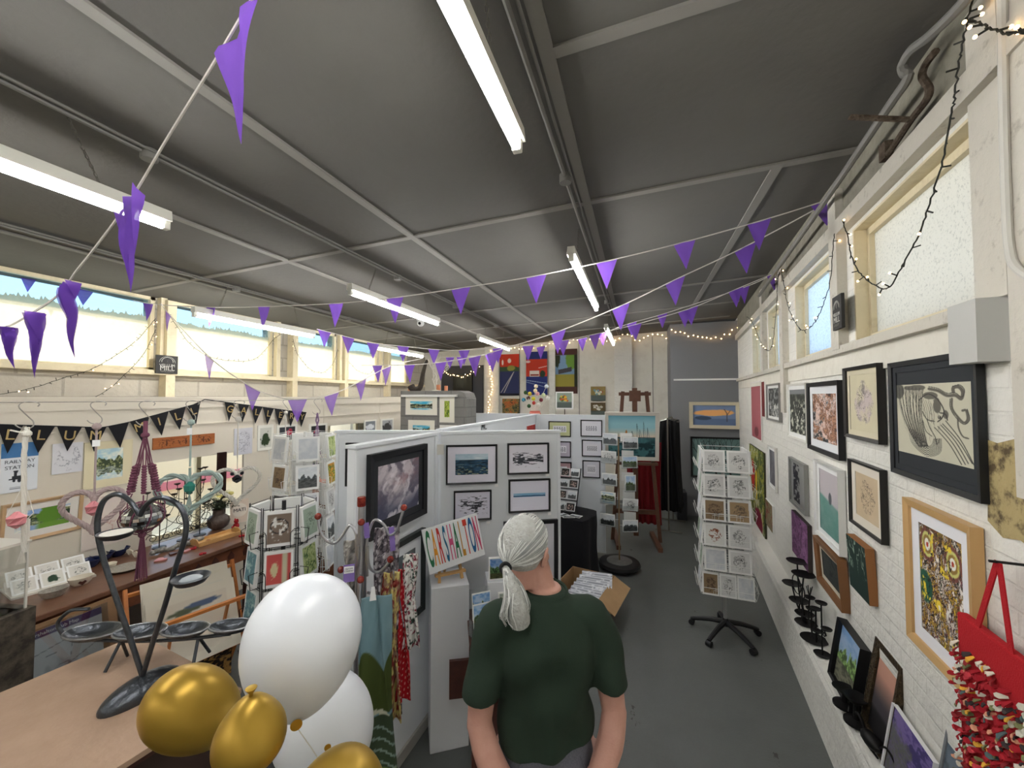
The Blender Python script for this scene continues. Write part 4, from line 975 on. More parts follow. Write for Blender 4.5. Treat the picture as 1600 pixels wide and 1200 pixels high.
for a, b, ch in pen:
    pa = inv(hit(a, float(topline(a)), (BX+.02,0,0), HX)); pb_ = inv(hit(b, float(topline(b)), (BX+.02,0,0), HX)); mid = (pa+pb_)/2; w = (pb_-pa).length
    tip = mid+Vector(((pb_-pa).z*.6, 0, -w*1.0 if w > .18 else -.2))
    if ch == 'U': tip.z += .01
    m_ = MB(); y0 = -.012
    m_.add([(pa.x,y0,pa.z),(pb_.x,y0,pb_.z),(tip.x,y0,tip.z),(pa.x,y0+.003,pa.z),(pb_.x,y0+.003,pb_.z),(tip.x,y0+.003,tip.z)], [(0,2,1),(3,4,5),(0,1,4,3),(1,2,5,4),(2,0,3,5)])
    f = m_.obj('pennant', m_bb, bt_)
    if ch: textmesh(ch, .105, m_gold, 'letter', f, (mid.x, y0-.002, mid.z-.072), (PI/2, math.atan2(-(pb_-pa).z, (pb_-pa).x), 0), ext=.001)

# ---- hanging wire with hooks and macrame
m_wire = mat('thin steel wire', (110,106,98), .4, .6); m_hook = mat('brushed steel hook', (170,166,158), .3, .9)
WA = at(-40, 637, 1.70); WB = Vector((gx0, GBY-.01, 2.16))
WA.z = 2.125
pts = [WA.lerp(WB, i/16)-Vector((0,0,.02*math.sin(PI*i/16))) for i in range(17)]
tag(MB().tube(pts, .0018, 5).obj('hanging_wire', m_wire), 'thin wire strung across the room in front of the left wall, carrying hooks', 'wire')
wn = (WB-WA).cross(UP).normalized()
def onwire(px):
    q = hit(px, 637, WA, wn); k = (q-WA).dot((WB-WA))/(WB-WA).length_squared
    p = WA.lerp(WB, k)-Vector((0,0,.02*math.sin(PI*k))); return p
VIEW = lambda p: math.atan2(-p.x, p.y)      # rotation that turns the -y side of a thing to face the room centre
def s_hook(px, L, label, flip=1):
    p = onwire(px); rz = VIEW(p)
    t = [(.30,-.12),(.34,-.03),(.24,.045),(.06,.06),(-.08,.0),(-.12,-.10),(-.06,-.24),(.12,-.5),(.22,-.66),(.21,-.82),(.08,-.90),(-.10,-.84),(-.2,-.72)]
    pts = smoothpath([(x*L*flip, 0, z*L) for x, z in t], 5)
    o = MB().tube(pts, .0026, 7).obj('s_hook', m_hook, smooth=True, loc=p-Vector((0,0,.06*L-.003)), rot=(0,0,rz)); tag(o, label, 'hook', 'steel hooks on the wire')
    return p-Vector((0,0,.96*L))+Matrix.Rotation(rz, 3, 'Z') @ Vector((.08*L*flip, 0, 0)), rz
def rope(mb, pts, r, twist=14, strands=2, n=6, closed=False, amp=None):
    """twisted rope along a path"""
    P_ = smoothpath(pts, 6, closed); L = len(P_); amp = amp or r*.75
    for s in range(strands):
        out = []
        for i, p in enumerate(P_):
            t = (P_[(i+1) % L]-P_[i-1]) if (closed or 0 < i < L-1) else (P_[min(i+1, L-1)]-P_[max(i-1, 0)])
            t.normalize(); e1 = Vector((0,1,0)); e2 = t.cross(e1).normalized(); a = 2*PI*(i/L*twist+s/strands)
            out.append(p+e1*math.cos(a)*amp+e2*math.sin(a)*amp)
        mb.tube(out, r, n, closed=closed)
    return mb
def heart(w, h, n=28, dip=.22):
    P_ = []
    for i in range(n):
        a = 2*PI*i/n; x = 16*math.sin(a)**3/16; z = (13*math.cos(a)-5*math.cos(2*a)-2*math.cos(3*a)-math.cos(4*a))/17
        P_.append((x*w/2, 0, z*h/2-h*.30))
    return P_
m_rw = mat('white cotton cord', (228,224,214), .95, bump=(300,.4)); m_lil = mat('greyish lilac cord', (176,158,156), .95, bump=(300,.4)); m_pl = mat('plum cord', (122,72,92), .95, bump=(300,.4)); m_teal = mat('pale teal cord', (168,186,180), .95, bump=(300,.4)); m_mauve = mat('mauve cord', (134,108,140), .95, bump=(300,.4))
m_pink = mat('pink quartz', (214,140,146), .3); m_tealst = mat('teal stone', (50,130,116), .3); m_blkst = mat('black stone', (30,32,38), .3); m_mirror = mat('mirror tiles', (220,224,228), .08, 1.0)
def crystal(mb, c, r, sc=1.2):
    vs = []; n = 6
    for z, k in ((-1.0*sc, .15), (-.45*sc, .9), (.35*sc, 1), (1.0*sc, .2)):
        for i in range(n):
            a = 2*PI*i/n+z; vs.append((c[0]+math.cos(a)*r*k, c[1]+math.sin(a)*r*k, c[2]+z*r))
    fs = [(i*n+k, i*n+(k+1) % n, (i+1)*n+(k+1) % n, (i+1)*n+k) for i in range(3) for k in range(n)]+[tuple(range(n))[::-1], tuple(range(3*n, 4*n))]
    return mb.add(vs, fs)
def netball(mb, c, r, w, kind='net', zs=1.0):
    for k in range(8):
        a = k*PI/4; mb.tube([(c[0]+math.cos(a+.3*j/4)*r*math.cos(j/8*PI-PI/2), c[1]+math.sin(a+.3*j/4)*r*math.cos(j/8*PI-PI/2), c[2]+r*zs*math.sin(j/8*PI-PI/2)) for j in range(9)], w, 5)
def discoball(parent, c, r, zs=1.0, name='mirror_ball'):
    m_ = MB(); n = 22; k = 13
    for i in range(k):
        a0 = -PI/2+PI*(i+.04)/k; a1 = -PI/2+PI*(i+.96)/k; nn = max(6, int(n*math.cos((a0+a1)/2)))
        for j in range(nn):
            b0 = 2*PI*(j+.04)/nn; b1 = 2*PI*(j+.96)/nn
            m_.add([(c[0]+r*math.cos(a)*math.cos(b), c[1]+r*math.cos(a)*math.sin(b), c[2]+r*zs*math.sin(a)) for a, b in ((a0,b0),(a0,b1),(a1,b1),(a1,b0))], [(0,1,2,3)])
    o = m_.obj(name, m_mirror, parent); MB().ball(c, r*.985, 16, sc=(1,1,zs)).obj('core', mat('dark ball core', (50,52,56), .4), o, smooth=True); return o

# hook 1: white rope column with a pink crystal
p, rz = s_hook(38, .135, 'leftmost steel hook on the wire, holding the white rope with the pink crystal')
t = thing('macrame_hanging', 'white rope hanging with a pink crystal, leftmost on the wire', 'macrame', p, (0,0,rz))
mb = MB(); rope(mb, [(0,0,.01),(-.005,0,-.12),(0,0,-.35),(.006,0,-.58)], .006, 16, 3); 
for k in range(8): mb.tube([(0,0,-.56),((k-4)*.004,.004*(k % 3),-.63)], .002, 4)
mb.ball((0,0,-.02), .018, 8); mb.tube([(0,0,-.02),(-.05,0,-.0)], .004, 5); mb.obj('cord', m_rw, t)
mb = MB(); crystal(mb, (-.02,-.01,-.42), .035, 1.1); mb.obj('crystal', m_pink, t); mb = MB(); mb.tube([(0,0,-.25),(-.05,0,-.40),(-.02,0,-.47),(.03,0,-.40),(0,0,-.25)], .002, 5); mb.obj('net', m_rw, t)
# hook 2: lilac heart
p, rz = s_hook(148, .13, 'steel hook on the wire holding the lilac rope heart')
t = thing('macrame_heart', 'greyish lilac twisted rope heart with a pink crystal', 'macrame', p, (0,0,rz))
mb = MB(); mb.tube([(0,0,.01),(0,0,-.36)], .005, 7); mb.ball((0,0,-.01), .02, 8); rope(mb, [(x, 0, z-.37) for x, _, z in heart(.235,.27)], .0085, 16, 3, closed=True); mb.tube([(0,0,-.36),(0,0,-.46)], .006, 6)
for k in range(6): mb.tube([(0,0,-.48),((k-2.5)*.006,0,-.57)], .0025, 4)
mb.obj('rope_heart', m_lil, t); mb = MB(); crystal(mb, (-.003,-.012,-.45), .034, 1.15); mb.obj('crystal', m_pink, t)
MB().box((0,-.012,-.10), (.03,.001,.035)).obj('price_tag', LABEL, t)
# hook 3: plum hanger with mirror bowl
p, rz = s_hook(224, .155, 'steel hook on the wire holding the plum cord hanger')
t = thing('macrame_planter', 'plum cord hanger with knotted arms holding a big mirror-tiled ball, long tassel below', 'macrame', p, (0,0,rz))
mb = MB(); mb.tube([(0,0,.03),(0,0,-.05)], .011, 8); mb.ball((0,0,-.055), .022, 8, sc=(1,1,.8))
for x, y in ((-.07,-.03),(0,-.045),(.07,-.03),(-.05,.05),(.05,.05)):
    for q in (-.006, .006): mb.tube([(q,0,-.06),(x*.35+q,y*.5,-.2),(x*.6+q,y,-.3)], .003, 5)
    for k in range(11): mb.ball((x*(.6+.035*k), y, -.24-.0155*k-.0), .0125, 7, sc=(1.15,1.0,.75))
    mb.tube([(x*.98,y,-.41),(x*1.4,y*1.3,-.47),(x*1.35,y*1.3,-.55),(x*.6,y*.6,-.635),(0,0,-.66)], .0035, 5)
netball(mb, (0,0,-.545), .112, .003, zs=.80); mb.ball((0,0,-.655), .02, 8)
for k in range(16):
    a = k*2.4; mb.tube([(.006*math.cos(a),.006*math.sin(a),-.65),(.018*math.cos(a),.018*math.sin(a),-.78),(.028*math.cos(a),.028*math.sin(a),-.92)], .003, 4)
mb.obj('cords', m_pl, t); discoball(t, (0,0,-.545), .105, .78)
# hook 4: teal heart
p, rz = s_hook(296, .15, 'steel hook on the wire in front of the wooden plaque, holding the teal rope heart')
t = thing('macrame_heart', 'white and pale teal twisted rope heart with a teal stone, before the low window', 'macrame', p, (0,0,rz))
mb = MB(); mb.tube([(0,0,.0),(0,0,-.30)], .006, 7); mb.ball((0,0,-.0), .022, 8); rope(mb, [(x, 0, z-.37) for x, _, z in heart(.34,.31)], .012, 8, 2, closed=True); mb.tube([(0,0,-.31),(0,0,-.40)], .008, 6)
for k in range(7): mb.tube([(0,0,-.48),((k-3)*.007,0,-.60)], .003, 4)
mb.obj('rope_heart', m_teal, t); mb = MB(); crystal(mb, (0,-.012,-.44), .036, 1.2); mb.obj('stone', m_tealst, t); MB().box((-.008,-.014,-.06), (.028,.001,.045)).obj('price_tag', LABEL, t)
# hook 5: white heart with black stone
p, rz = s_hook(370, .15, 'steel hook on the wire in front of the pencil portrait, holding the white rope heart')
t = thing('macrame_heart', 'white braided rope heart with a black stone, right of the teal one', 'macrame', p, (0,0,rz))
mb = MB(); mb.tube([(0,0,.0),(0,0,-.30)], .005, 7); mb.ball((0,0,0), .022, 8); rope(mb, [(x, 0, z-.40) for x, _, z in heart(.30,.32)], .009, 18, 3, closed=True); mb.tube([(0,0,-.30),(-.0,0,-.42)], .003, 5); mb.obj('rope_heart', m_rw, t)
mb = MB(); crystal(mb, (0,-.01,-.46), .035, .9); mb.ball((-.03,-.005,-.42), .015, 8); mb.ball((.03,-.005,-.42), .015, 8); mb.obj('stone', m_blkst, t)
# hook 6: ring garland
p, rz = s_hook(445, .12, 'steel hook on the wire at the end of the letter bunting, holding the white rings')
t = thing('macrame_rings', 'white cord with overlapping rope rings and a tassel, in front of the card racks', 'macrame', p, (0,0,rz+.9))
mb = MB(); mb.tube([(0,0,.0),(0,0,-.30)], .004, 6); mb.ball((0,0,0), .018, 8)
for k, (cx, w_, h_) in enumerate(((0,.20,.36),(.02,.14,.30),(-.03,.17,.26))): mb.tube([(cx+w_/2*math.sin(a), .015*(k-1), -.47+h_/2*math.cos(a)) for a in [2*PI*j/24 for j in range(24)]], .009, 7, closed=True)
mb.tube([(0,0,-.64),(0,0,-.9)], .004, 5)
for k in range(5): mb.tube([(0,0,-.82),((k-2)*.014,0,-.97)], .004, 4)
mb.obj('rings', m_rw, t, smooth=True)
# hook 7: mauve hanger with a mirror ball
p, rz = s_hook(494, .165, 'rightmost steel hook on the wire, holding the mauve cord hanger')
t = thing('macrame_ball_hanger', 'mauve cord hanger with two small mirror balls, rightmost on the wire', 'macrame', p, (0,0,rz))
mb = MB(); mb.tube([(0,0,.02),(-.012,0,-.06),(0,0,-.1)], .007, 6); mb.tube([(0,0,.02),(.012,0,-.06),(0,0,-.1)], .007, 6)
for x, y in ((-.035,-.02),(.035,-.02),(0,.035),(0,-.03)):
    rope(mb, [(0,0,-.09),(x*.7,y,-.24),(x,y,-.40)], .004, 14, 2); mb.tube([(x,y,-.40),(x*2.1,y*2.1,-.49),(x*2.2,y*2.2,-.54),(0,0,-.63)], .0035, 5)
for k in range(9): mb.tube([(0,0,-.61),((k-4)*.005,.004*(k % 3),-.86)], .0035, 4)
mb.obj('cords', m_mauve, t); discoball(t, (-.028,0,-.535), .06); discoball(t, (.04,-.01,-.54), .055)

# ================================================================ sideboard under the left display
m_dw2 = mat('dark red-brown wood', (84,46,36), .35, noise=(12,.6,(52,26,22)), spec=.5); m_mid = mat('mid brown carved wood', (128,78,52), .45, noise=(14,.5,(90,50,34)))
m_shop = mat('sunlit brown wood top', (120,84,64), .3, noise=(10,.5,(88,58,46)))  # mid brown top, close to the apron's tone
SX0, SX1, SZ = BX+.03, -3.55, .80
sb = thing('sideboard', 'long dark wooden sideboard along the left wall, covered with small gifts', 'sideboard', ((SX0+SX1)/2, 0, 0))
sw = SX1-SX0
ya, yb = .3, fl(382, 832, SZ).y
MB().box((0,(ya+yb)/2,SZ-.018), (sw+.03,yb-ya,.036)).obj('top', m_shop, sb, bevel=.006)
MB().box((0,(ya+yb)/2,SZ-.115), (sw-.05,yb-ya-.06,.16)).obj('apron', m_mid, sb)
for i in range(6):
    y = yb-.12-i*.14; MB().prism([(-.02,-.04),(.02,-.04),(.03,0),(0,.045),(-.03,0)], 0, .006, Matrix.Translation((sw/2-.025,y,SZ-.11)) @ Matrix.Rotation(PI/2,4,'Z') @ Matrix.Rotation(PI/2,4,'X')).obj('carving', m_dw2, sb)
for y in (ya+.06, 1.5, yb-.06):
    for x in (-1, 1): MB().box((x*(sw/2-.06), y, (SZ-.19)/2), (.06,.06,SZ-.19)).obj('leg', m_dw2, sb)
MB().box((-sw/2+.06,(ya+yb)/2,.36), (.02,yb-ya-.15,.5)).obj('back_panel', mat('grey-beige back panel', (150,140,130), .8), sb)  # even grey-beige panel at the back of the sideboard
MB().box((0,(ya+yb)/2,.10), (sw-.12,yb-ya-.1,.03)).obj('lower_shelf', m_dw2, sb)
MB().box((.15,2.35,.16), (.2,.3,.09)).obj('drawer', mat('black plastic', (24,24,26), .4), sb)
def onsb(px, py, dz=0): return fl(px, py, SZ+dz)
# card tray with six small cards
p = onsb(78, 912); t = thing('card_tray', 'white wire tray of six small greetings cards on the sideboard', 'tray', p, (0,0,R(80)))
MB().box((0,0,.008), (.40,.28,.014)).obj('base', m_rw, t); MB().box((0,.02,.05), (.40,.01,.08), Matrix.Rotation(-.4,4,'X')).obj('back', m_cup if 'm_cup' in globals() else m_board, t)
arts = [sketch((225,222,214), (50,54,50), 31+i, 7, rx=.35, ry=.3) for i in range(6)]
names = ['grey bird card at the back left','brown patterned card at the back middle','dark leaf card at the back right','word card at the front left','green tree card at the front middle','pale fish card at the front right']
for i in range(6):
    r_, c_ = divmod(i, 3); q = p+Matrix.Rotation(R(80),3,'Z') @ Vector(((c_-1)*.13, .06-r_*.12, .085-r_*.03))
    o = artobj('greetings_card', .12, .115, inset(arts[i] if i != 4 else (lambda U, V: mx(full(U, (222,220,210)), C((40,66,44)), blob(U, V, .5, .45, .3, .26, 3, .6))), .08), M_CARD, None, 30, y=-.002, thick=.003, loc=q, rot=(-.75,0,R(80)))
    tag(o, 'small '+names[i]+' of the white tray', 'card', 'cards in the white tray')
m_cer = mat('cream glazed pottery', (222,214,196), .3); m_blue = mat('dark blue glazed pottery', (34,44,84), .25); m_grey = mat('grey speckled pottery', (168,162,150), .5, noise=(80,.5,(110,104,96)))
def bowl(px, py, r, h, m_, label, sx=1, rz=0, cat='bowl', name='pottery_bowl'):
    o = MB().lathe([(r*.55,0),(r*.8,h*.35),(r,h),(r*.93,h),(r*.72,h*.4),(r*.4,h*.15)], n=24).obj(name, m_, smooth=True, loc=onsb(px, py), rot=(0,0,rz)); o.scale = (sx,1,1); return tag(o, label, cat)
bowl(84, 932, .055, .05, m_grey, 'small grey ribbed pottery dish at the front of the card tray', 1.3, 1.3)
b_ = bowl(126, 913, .055, .055, m_cer, 'cream heart-shaped dish with a brown heart, beside the card tray', 1.25, 1.3)
hh = MB().prism([(0,-.018),(.018,.004),(.010,.014),(0,.006),(-.010,.014),(-.018,.004)], 0, .002, Matrix.Translation((0,-.0535,.026)) @ Matrix.Rotation(PI/2,4,'X')).obj('heart_motif', m_dw2, b_)
for px, py, r_, l in ((140,886,.07,'dark blue flower-shaped bowl, nearest of the blue bowls'),(160,876,.07,'dark blue flower-shaped bowl in the middle of the blue bowls'),(184,868,.07,'dark blue flower-shaped bowl at the back of the blue bowls')): 
    o = MB(); n = 40; pr_ = [(.5,0),(.8,.4),(1,1),(.93,1),(.7,.45),(.3,.2)]
    vs = [(r_*a*(1+.12*abs(math.sin(4*PI*k/n))*b)*math.cos(2*PI*k/n), r_*a*(1+.12*abs(math.sin(4*PI*k/n))*b)*math.sin(2*PI*k/n), .06*b) for a, b in pr_ for k in range(n)]
    o.add(vs, [(i*n+k, i*n+(k+1) % n, (i+1)*n+(k+1) % n, (i+1)*n+k) for i in range(5) for k in range(n)]+[tuple(range(n))[::-1]])
    tag(o.obj('pottery_bowl', m_blue, smooth=True, loc=onsb(px, py)), l, 'bowl', 'dark blue bowls')
bowl(172, 889, .04, .045, m_cer, 'little cream cup between the blue bowls and the grey plate')
o = MB().lathe([(.05,0),(.085,.008),(.105,.02),(.098,.02),(.08,.012),(.02,.009)], n=28).obj('pottery_plate', m_grey, smooth=True, loc=onsb(196, 890)); tag(o, 'grey oval pottery plate with brown rim behind the heart stand', 'plate')
for px, py, l in ((202,868,'pale cream shell with ridges behind the grey plate'),(212,872,'smaller cream shell to the right of the other shell')):
    mb = MB(); 
    for k in range(7): mb.tube([(0,0,.01),((k-3)*.012,0,.035),((k-3)*.014,0,.055-.004*abs(k-3))], .007, 6)
    tag(mb.obj('sea_shell', m_cer, smooth=True, loc=onsb(px, py)), l, 'shell', 'cream shells')
# silver driftwood-like chain of stones
mb = MB(); r = random.Random(3); a_, b_ = onsb(240, 868), onsb(312, 846)
for i in range(16):
    q = a_.lerp(b_, i/15)-a_; mb.ball((q.x+r.uniform(-.015,.015), q.y, .022+.006*math.sin(i)), r.uniform(.018,.03), 8, sc=(1,1.2,.85))
tag(mb.obj('pebble_garland', mat('silvery grey stone', (150,146,138), .35, noise=(30,.6,(70,66,62))), smooth=True, loc=a_), 'garland of silvery grey pebbles lying on the sideboard', 'garland')
m_red = mat('red felt', (160,30,38), .9); m_pnk = mat('pink ceramic', (196,130,126), .4)
for i, (px, py, m_, s) in enumerate(((250,876,m_pnk,1.3),(270,866,m_dw2,1.0),(290,862,m_pnk,1.1),(302,858,m_red,.9),(312,852,m_pnk,1.2),(326,846,m_red,.9),(338,836,m_red,1.0),(372,832,m_pnk,1.0),(378,838,m_red,.8),(316,866,m_red,.8))):
    hp = [(0,-.035),(.026,-.008),(.034,.012),(.024,.028),(.008,.026),(0,.014),(-.008,.026),(-.024,.028),(-.034,.012),(-.026,-.008)]
    o = MB().prism([(x*s, y*s) for x, y in hp], 0, .012).obj('heart_ornament', m_, loc=onsb(px, py), rot=(0,0,.5*i), bevel=.003)
    tag(o, ['flat pink ceramic heart nearest the plum tassel','small brown wooden heart left of the pebble garland','pink ceramic heart under the pebble garland','red felt heart at the middle of the sideboard','pink ceramic heart right of the pebble garland','small red heart left of the wooden tray','red heart by the foot of the flower vase','pink heart at the far end near the red bear','red heart at the very end of the sideboard','small red heart nearest the front edge'][i], 'heart ornament', 'small hearts on the sideboard')
# wooden tray
p = onsb(338, 843); t = thing('wooden_tray', 'pale wooden tray at the front of the sideboard by the flower vase', 'tray', p, (0,0,R(84)))
m_pine = mat('pale pine', (206,164,106), .5, noise=(18,.4,(176,130,80)))
MB().box((0,0,.006), (.36,.15,.012)).obj('base', m_pine, t)
for y in (-1, 1): MB().box((0,y*.075,.02), (.36,.008,.035)).obj('side', m_pine, t)
for x in (-1, 1): MB().prism([(-.075,0),(.075,0),(.075,.03),(.03,.06),(-.03,.06),(-.075,.03)], -.004, .004, Matrix.Translation((x*.18,0,.003)) @ Matrix.Rotation(PI/2,4,'Z') @ Matrix.Rotation(PI/2,4,'X')).obj('handle', m_pine, t)
# vase of flowers
p = onsb(341, 826); t = thing('flower_vase', 'round dark pottery vase of white and yellow flowers on the sideboard', 'vase', p)
MB().lathe([(.05,0),(.085,.03),(.10,.075),(.09,.115),(.052,.15),(.048,.185),(.062,.20),(.056,.20),(.042,.18)], n=26).obj('pot', mat('dark mottled pottery', (96,82,74), .4, noise=(30,.6,(50,44,40)), bump=(40,.3)), t, smooth=True)
mb = MB(); fl_ = MB(); fy = MB(); r = random.Random(8)
for k in range(64):
    a = r.uniform(0,2*PI); s = r.uniform(.06,.20); z = r.uniform(.20,.34); e = Vector((math.cos(a)*s, math.sin(a)*s, z)); b0 = Vector((0,0,.18))
    mb.tube([b0, b0.lerp(e,.5)+Vector((0,0,.03)), e], .0015, 4)
    for j in range(5):
        q = b0.lerp(e, .5+.1*j); d = Vector((r.uniform(-1,1), r.uniform(-1,1), r.uniform(-.3,.8))).normalized()*.03; sd_ = d.cross(UP).normalized()*.009
        mb.add([q[:], (q+d*.5+sd_)[:], (q+d)[:], (q+d*.5-sd_)[:]], [(0,1,2,3)])
for k in range(9):
    a = r.uniform(0,2*PI); s = r.uniform(.03,.12); c = Vector((math.cos(a)*s+.03, math.sin(a)*s, r.uniform(.30,.36)))
    (fl_ if k % 3 else fy).ball(c[:], r.uniform(.022,.035), 8, sc=(1,1,.7))
mb.obj('foliage', mat('dark green leaves', (52,62,40), .7), t); fl_.obj('white_flowers', mat('cream petals', (236,230,190), .7, bump=(120,.8)), t, smooth=True); fy.obj('yellow_flowers', mat('pale yellow petals', (226,214,130), .7, bump=(120,.8)), t, smooth=True)
# MATI card and red bear
p = onsb(374, 816); o = artobj('round_motif_card', .17, .24, lambda U, V: mx(full(U, (222,204,186)), C((236,226,212)), 1-st(np.hypot(U-.5, (V-.55)*1.4), .40, .42)), M_CARD, None, 40, y=-.002, thick=.004, loc=p+Vector((0,0,.12)), rot=(-.15,0,R(66)))
tag(o, 'upright pale card with a round lettered motif at the far end of the sideboard', 'card'); textmesh('MATI', .05, m_blkst, 'lettering', o, (0,-.004,.01), (PI/2,0,0))
p = onsb(369, 826); t = thing('felt_bear', 'small red felt bear sitting in front of the pale round-motif card', 'soft toy', p)
MB().ball((0,0,.03), .03, 10, sc=(1,.9,1)).ball((0,0,.075), .022, 10).ball((-.017,0,.095), .008, 8).ball((.017,0,.095), .008, 8).ball((-.025,-.015,.015), .014, 8).ball((.025,-.015,.015), .014, 8).obj('body', m_red, t, smooth=True)
# wire candelabra in front of the low window
m_iron = mat('thin dark iron wire', (58,50,44), .5, .5)
def curl(mb, c, r0, turns, s, n=30): mb.tube([(c[0]+s*r0*(1-k/n*.85)*math.cos(2*PI*turns*k/n), 0, c[2]+r0*(1-k/n*.85)*math.sin(2*PI*turns*k/n)) for k in range(n+1)], .003, 5)
for px, py, H, l, sd_ in ((262,858,.5,'thin iron candelabrum with curls, left in front of the low window',1),(300,846,.62,'tall iron candelabrum with a loop of rings, middle of the low window',2),(326,838,.62,'iron candelabrum with flower-shaped wire loops by the vase',3)):
    p = onsb(px, py); p.x = -4.10; t = thing('wire_candelabrum', l, 'candelabrum', p, (0,0,R(70)), 'thin iron candelabra before the low window'); mb = MB(); r = random.Random(sd_)
    mb.lathe([(.05,0),(.05,.006),(.008,.01)], n=16); mb.tube([(0,0,0),(0,0,H*.95)], .004, 6)
    if sd_ == 2:
        for z in (.10,.20): mb.tube([(.055*math.cos(a), 0, z+.05*math.sin(a)) for a in [2*PI*k/20 for k in range(20)]], .003, 5, closed=True); mb.tube([(.04*math.cos(a), 0, z+.036*math.sin(a)) for a in [2*PI*k/20 for k in range(20)]], .0025, 5, closed=True)
    if sd_ == 3:
        for k in range(5): mb.tube([(.05*math.sin(2*PI*k/5)+.035*math.cos(a), 0, .16+.05*math.cos(2*PI*k/5)+.035*math.sin(a)) for a in [2*PI*j/14 for j in range(14)]], .0025, 5, closed=True)
    for s in (-1, 1): curl(mb, (s*.05,0,.09), .04, 1.4, s)
    for k in range(7):
        s = (-1)**k; z = H*(.35+.09*k); x = s*(.03+r.random()*.13); e = z+.09
        mb.tube(smoothpath([(0,0,z-.12),(x*.6,0,z-.08),(x,0,z),(x,0,e)], 4), .0028, 5); mb.lathe([(.008,0),(.024,.010),(.026,.016),(.010,.006)], (x,0,e), 12)
    mb.obj('frame', m_iron, t, smooth=True)
# dark curtain at the right of the low window
mb = MB(); n = 24; a0 = hit(338,760,(BX+.03,0,0),HX).y; a1 = hit(352,760,(BX+.03,0,0),HX).y
vs = [];
for k in range(n+1):
    y = a0+(a1-a0)*k/n; x = BX+.03+.02*math.sin(k*1.6)
    vs += [(x, y, .82), (x, y, 1.56)]
mb.add(vs, [(2*k, 2*k+2, 2*k+3, 2*k+1) for k in range(n)]); tag(mb.obj('curtain', mat('dark brown patterned curtain', (66,42,36), .9, noise=(30,.6,(150,90,50),.3,.4)), smooth=True), 'narrow dark brown curtain at the right side of the low window', 'curtain')

# ---- print browser: folding wooden rack with mounted prints
p = fl(285, 985, 0); c = Vector((-3.04, 1.98, 0))
m_or = mat('orange varnished wood', (206,128,62), .4, noise=(16,.4,(170,96,44)))
t = thing('print_browser', 'folding orange wooden rack full of mounted prints in front of the sideboard', 'print rack', c, (0,0,R(72)))
w = .62
for x in (-w/2, w/2):
    MB().bar((x,-.22,.0), (x,.20,.84), .035, .02, up=(1,0,0)).obj('leg', m_or, t); MB().bar((x*.97,.22,.0), (x*.97,-.24,.72), .035, .02, up=(1,0,0)).obj('leg', m_or, t)
for y, z in ((.19,.80),(-.23,.70),(-.06,.30),(.05,.34)): MB().bar((-w/2,y,z), (w/2,y,z), .03, .02).obj('rail', m_or, t)
for x in (-.15,.15): MB().bar((x,-.23,.70), (x,-.05,.30), .025, .012, up=(1,0,0)).obj('slat', m_or, t)
def loc2w(q): return c+Matrix.Rotation(R(72),3,'Z') @ Vector(q)
pa = [lambda U, V: mx(mx(full(U, (224,214,196)), C((84,100,130)), blob(U, V, .62, .86, .30, .06, 4, .3)), C((90,96,72)), blob(U, V, .35, .80, .25, .05, 6, .3)), lambda U, V: mx(full(U, (228,222,206)), C((80,92,70)), blob(U, V, .5, .6, .34, .12, 4, .3)), lambda U, V: mx(full(U, (230,222,200)), C((90,112,150)), blob(U, V, .5, .66, .38, .09, 5, .3))]
for i, l in enumerate(('cream mounted print at the front of the orange rack','mounted print of a green landscape strip in the middle of the orange rack','cream mounted print with a blue strip at the back of the orange rack')):
    o = artobj('mounted_print', .50, .46, inset(pa[i], .12, (232,224,206)), M_CARD, None, 50, y=-.004, thick=.006, loc=loc2w((0, -.105+.07*i, .57+.045*i)), rot=(-.42,0,R(72))); tag(o, l, 'print', 'mounted prints in the orange rack')
# patterned boxes under the rack
p = loc2w((.12, .20, 0))
for k, (dz, l) in enumerate(((0,'lower gold and black patterned box under the orange rack'),(.155,'upper gold and black patterned box under the orange rack'))):
    o = artobj('patterned_box', .34, .15, lambda U, V: mx(full(U, (196,150,84)), C((44,32,28)), st(fbm(U*16, V*8, 3+k), .46, .52)), M_CARD, None, 70, y=-.1, thick=.2, edge=(120,90,60), loc=p+Vector((0,0,.076+dz)), rot=(0,0,R(72))); tag(o, l, 'box', 'patterned boxes under the rack')
# pub map leaning against the sideboard
q0 = hit(45, 935, (SX1+.10,0,0), HX); q1 = hit(178, 905, (SX1+.10,0,0), HX)
t = thing('map_board', 'large Carshalton pub map in a clear sleeve on a brown board, leaning on the sideboard', 'map', (SX1+.17, (q0.y+q1.y)/2-.02, .0), (-.15,0,PI/2))
W_ = q1.y-q0.y; H_ = .77
MB().box((0,.012,H_/2), (W_+.12,.018,H_)).obj('backing_board', mat('brown hardboard', (150,116,84), .7), t)
def pubmap(U, V):
    im = full(U, (208,210,214)); im = mx(im, C((74,56,110)), st(V, .935, .94)); im = mx(im, C((172,174,182)), blob(U, V, .45, .45, .3, .3, 6, .5)*.9)
    for a, b in (((.05,.80),(.9,.88)),((.1,.55),(.95,.72)),((.4,.1),(.6,.9)),((.05,.3),(.8,.2))): im = stroke(im, U, V, [a, b], .004, (130,132,140))
    for x, y in ((.3,.8),(.45,.62),(.65,.45),(.55,.25)): im = mx(im, C((120,122,132)), ((np.maximum(np.abs(U-x)/.07, np.abs(V-y)/.04) < 1)*(np.maximum(np.abs(U-x)/.063, np.abs(V-y)/.034) > 1))*1.0)
    return im
artobj('map_sheet', W_*.88, H_*.93, pubmap, M_PRINT, t, 120, y=-.002, thick=.003, loc=(0,0,H_*.49))
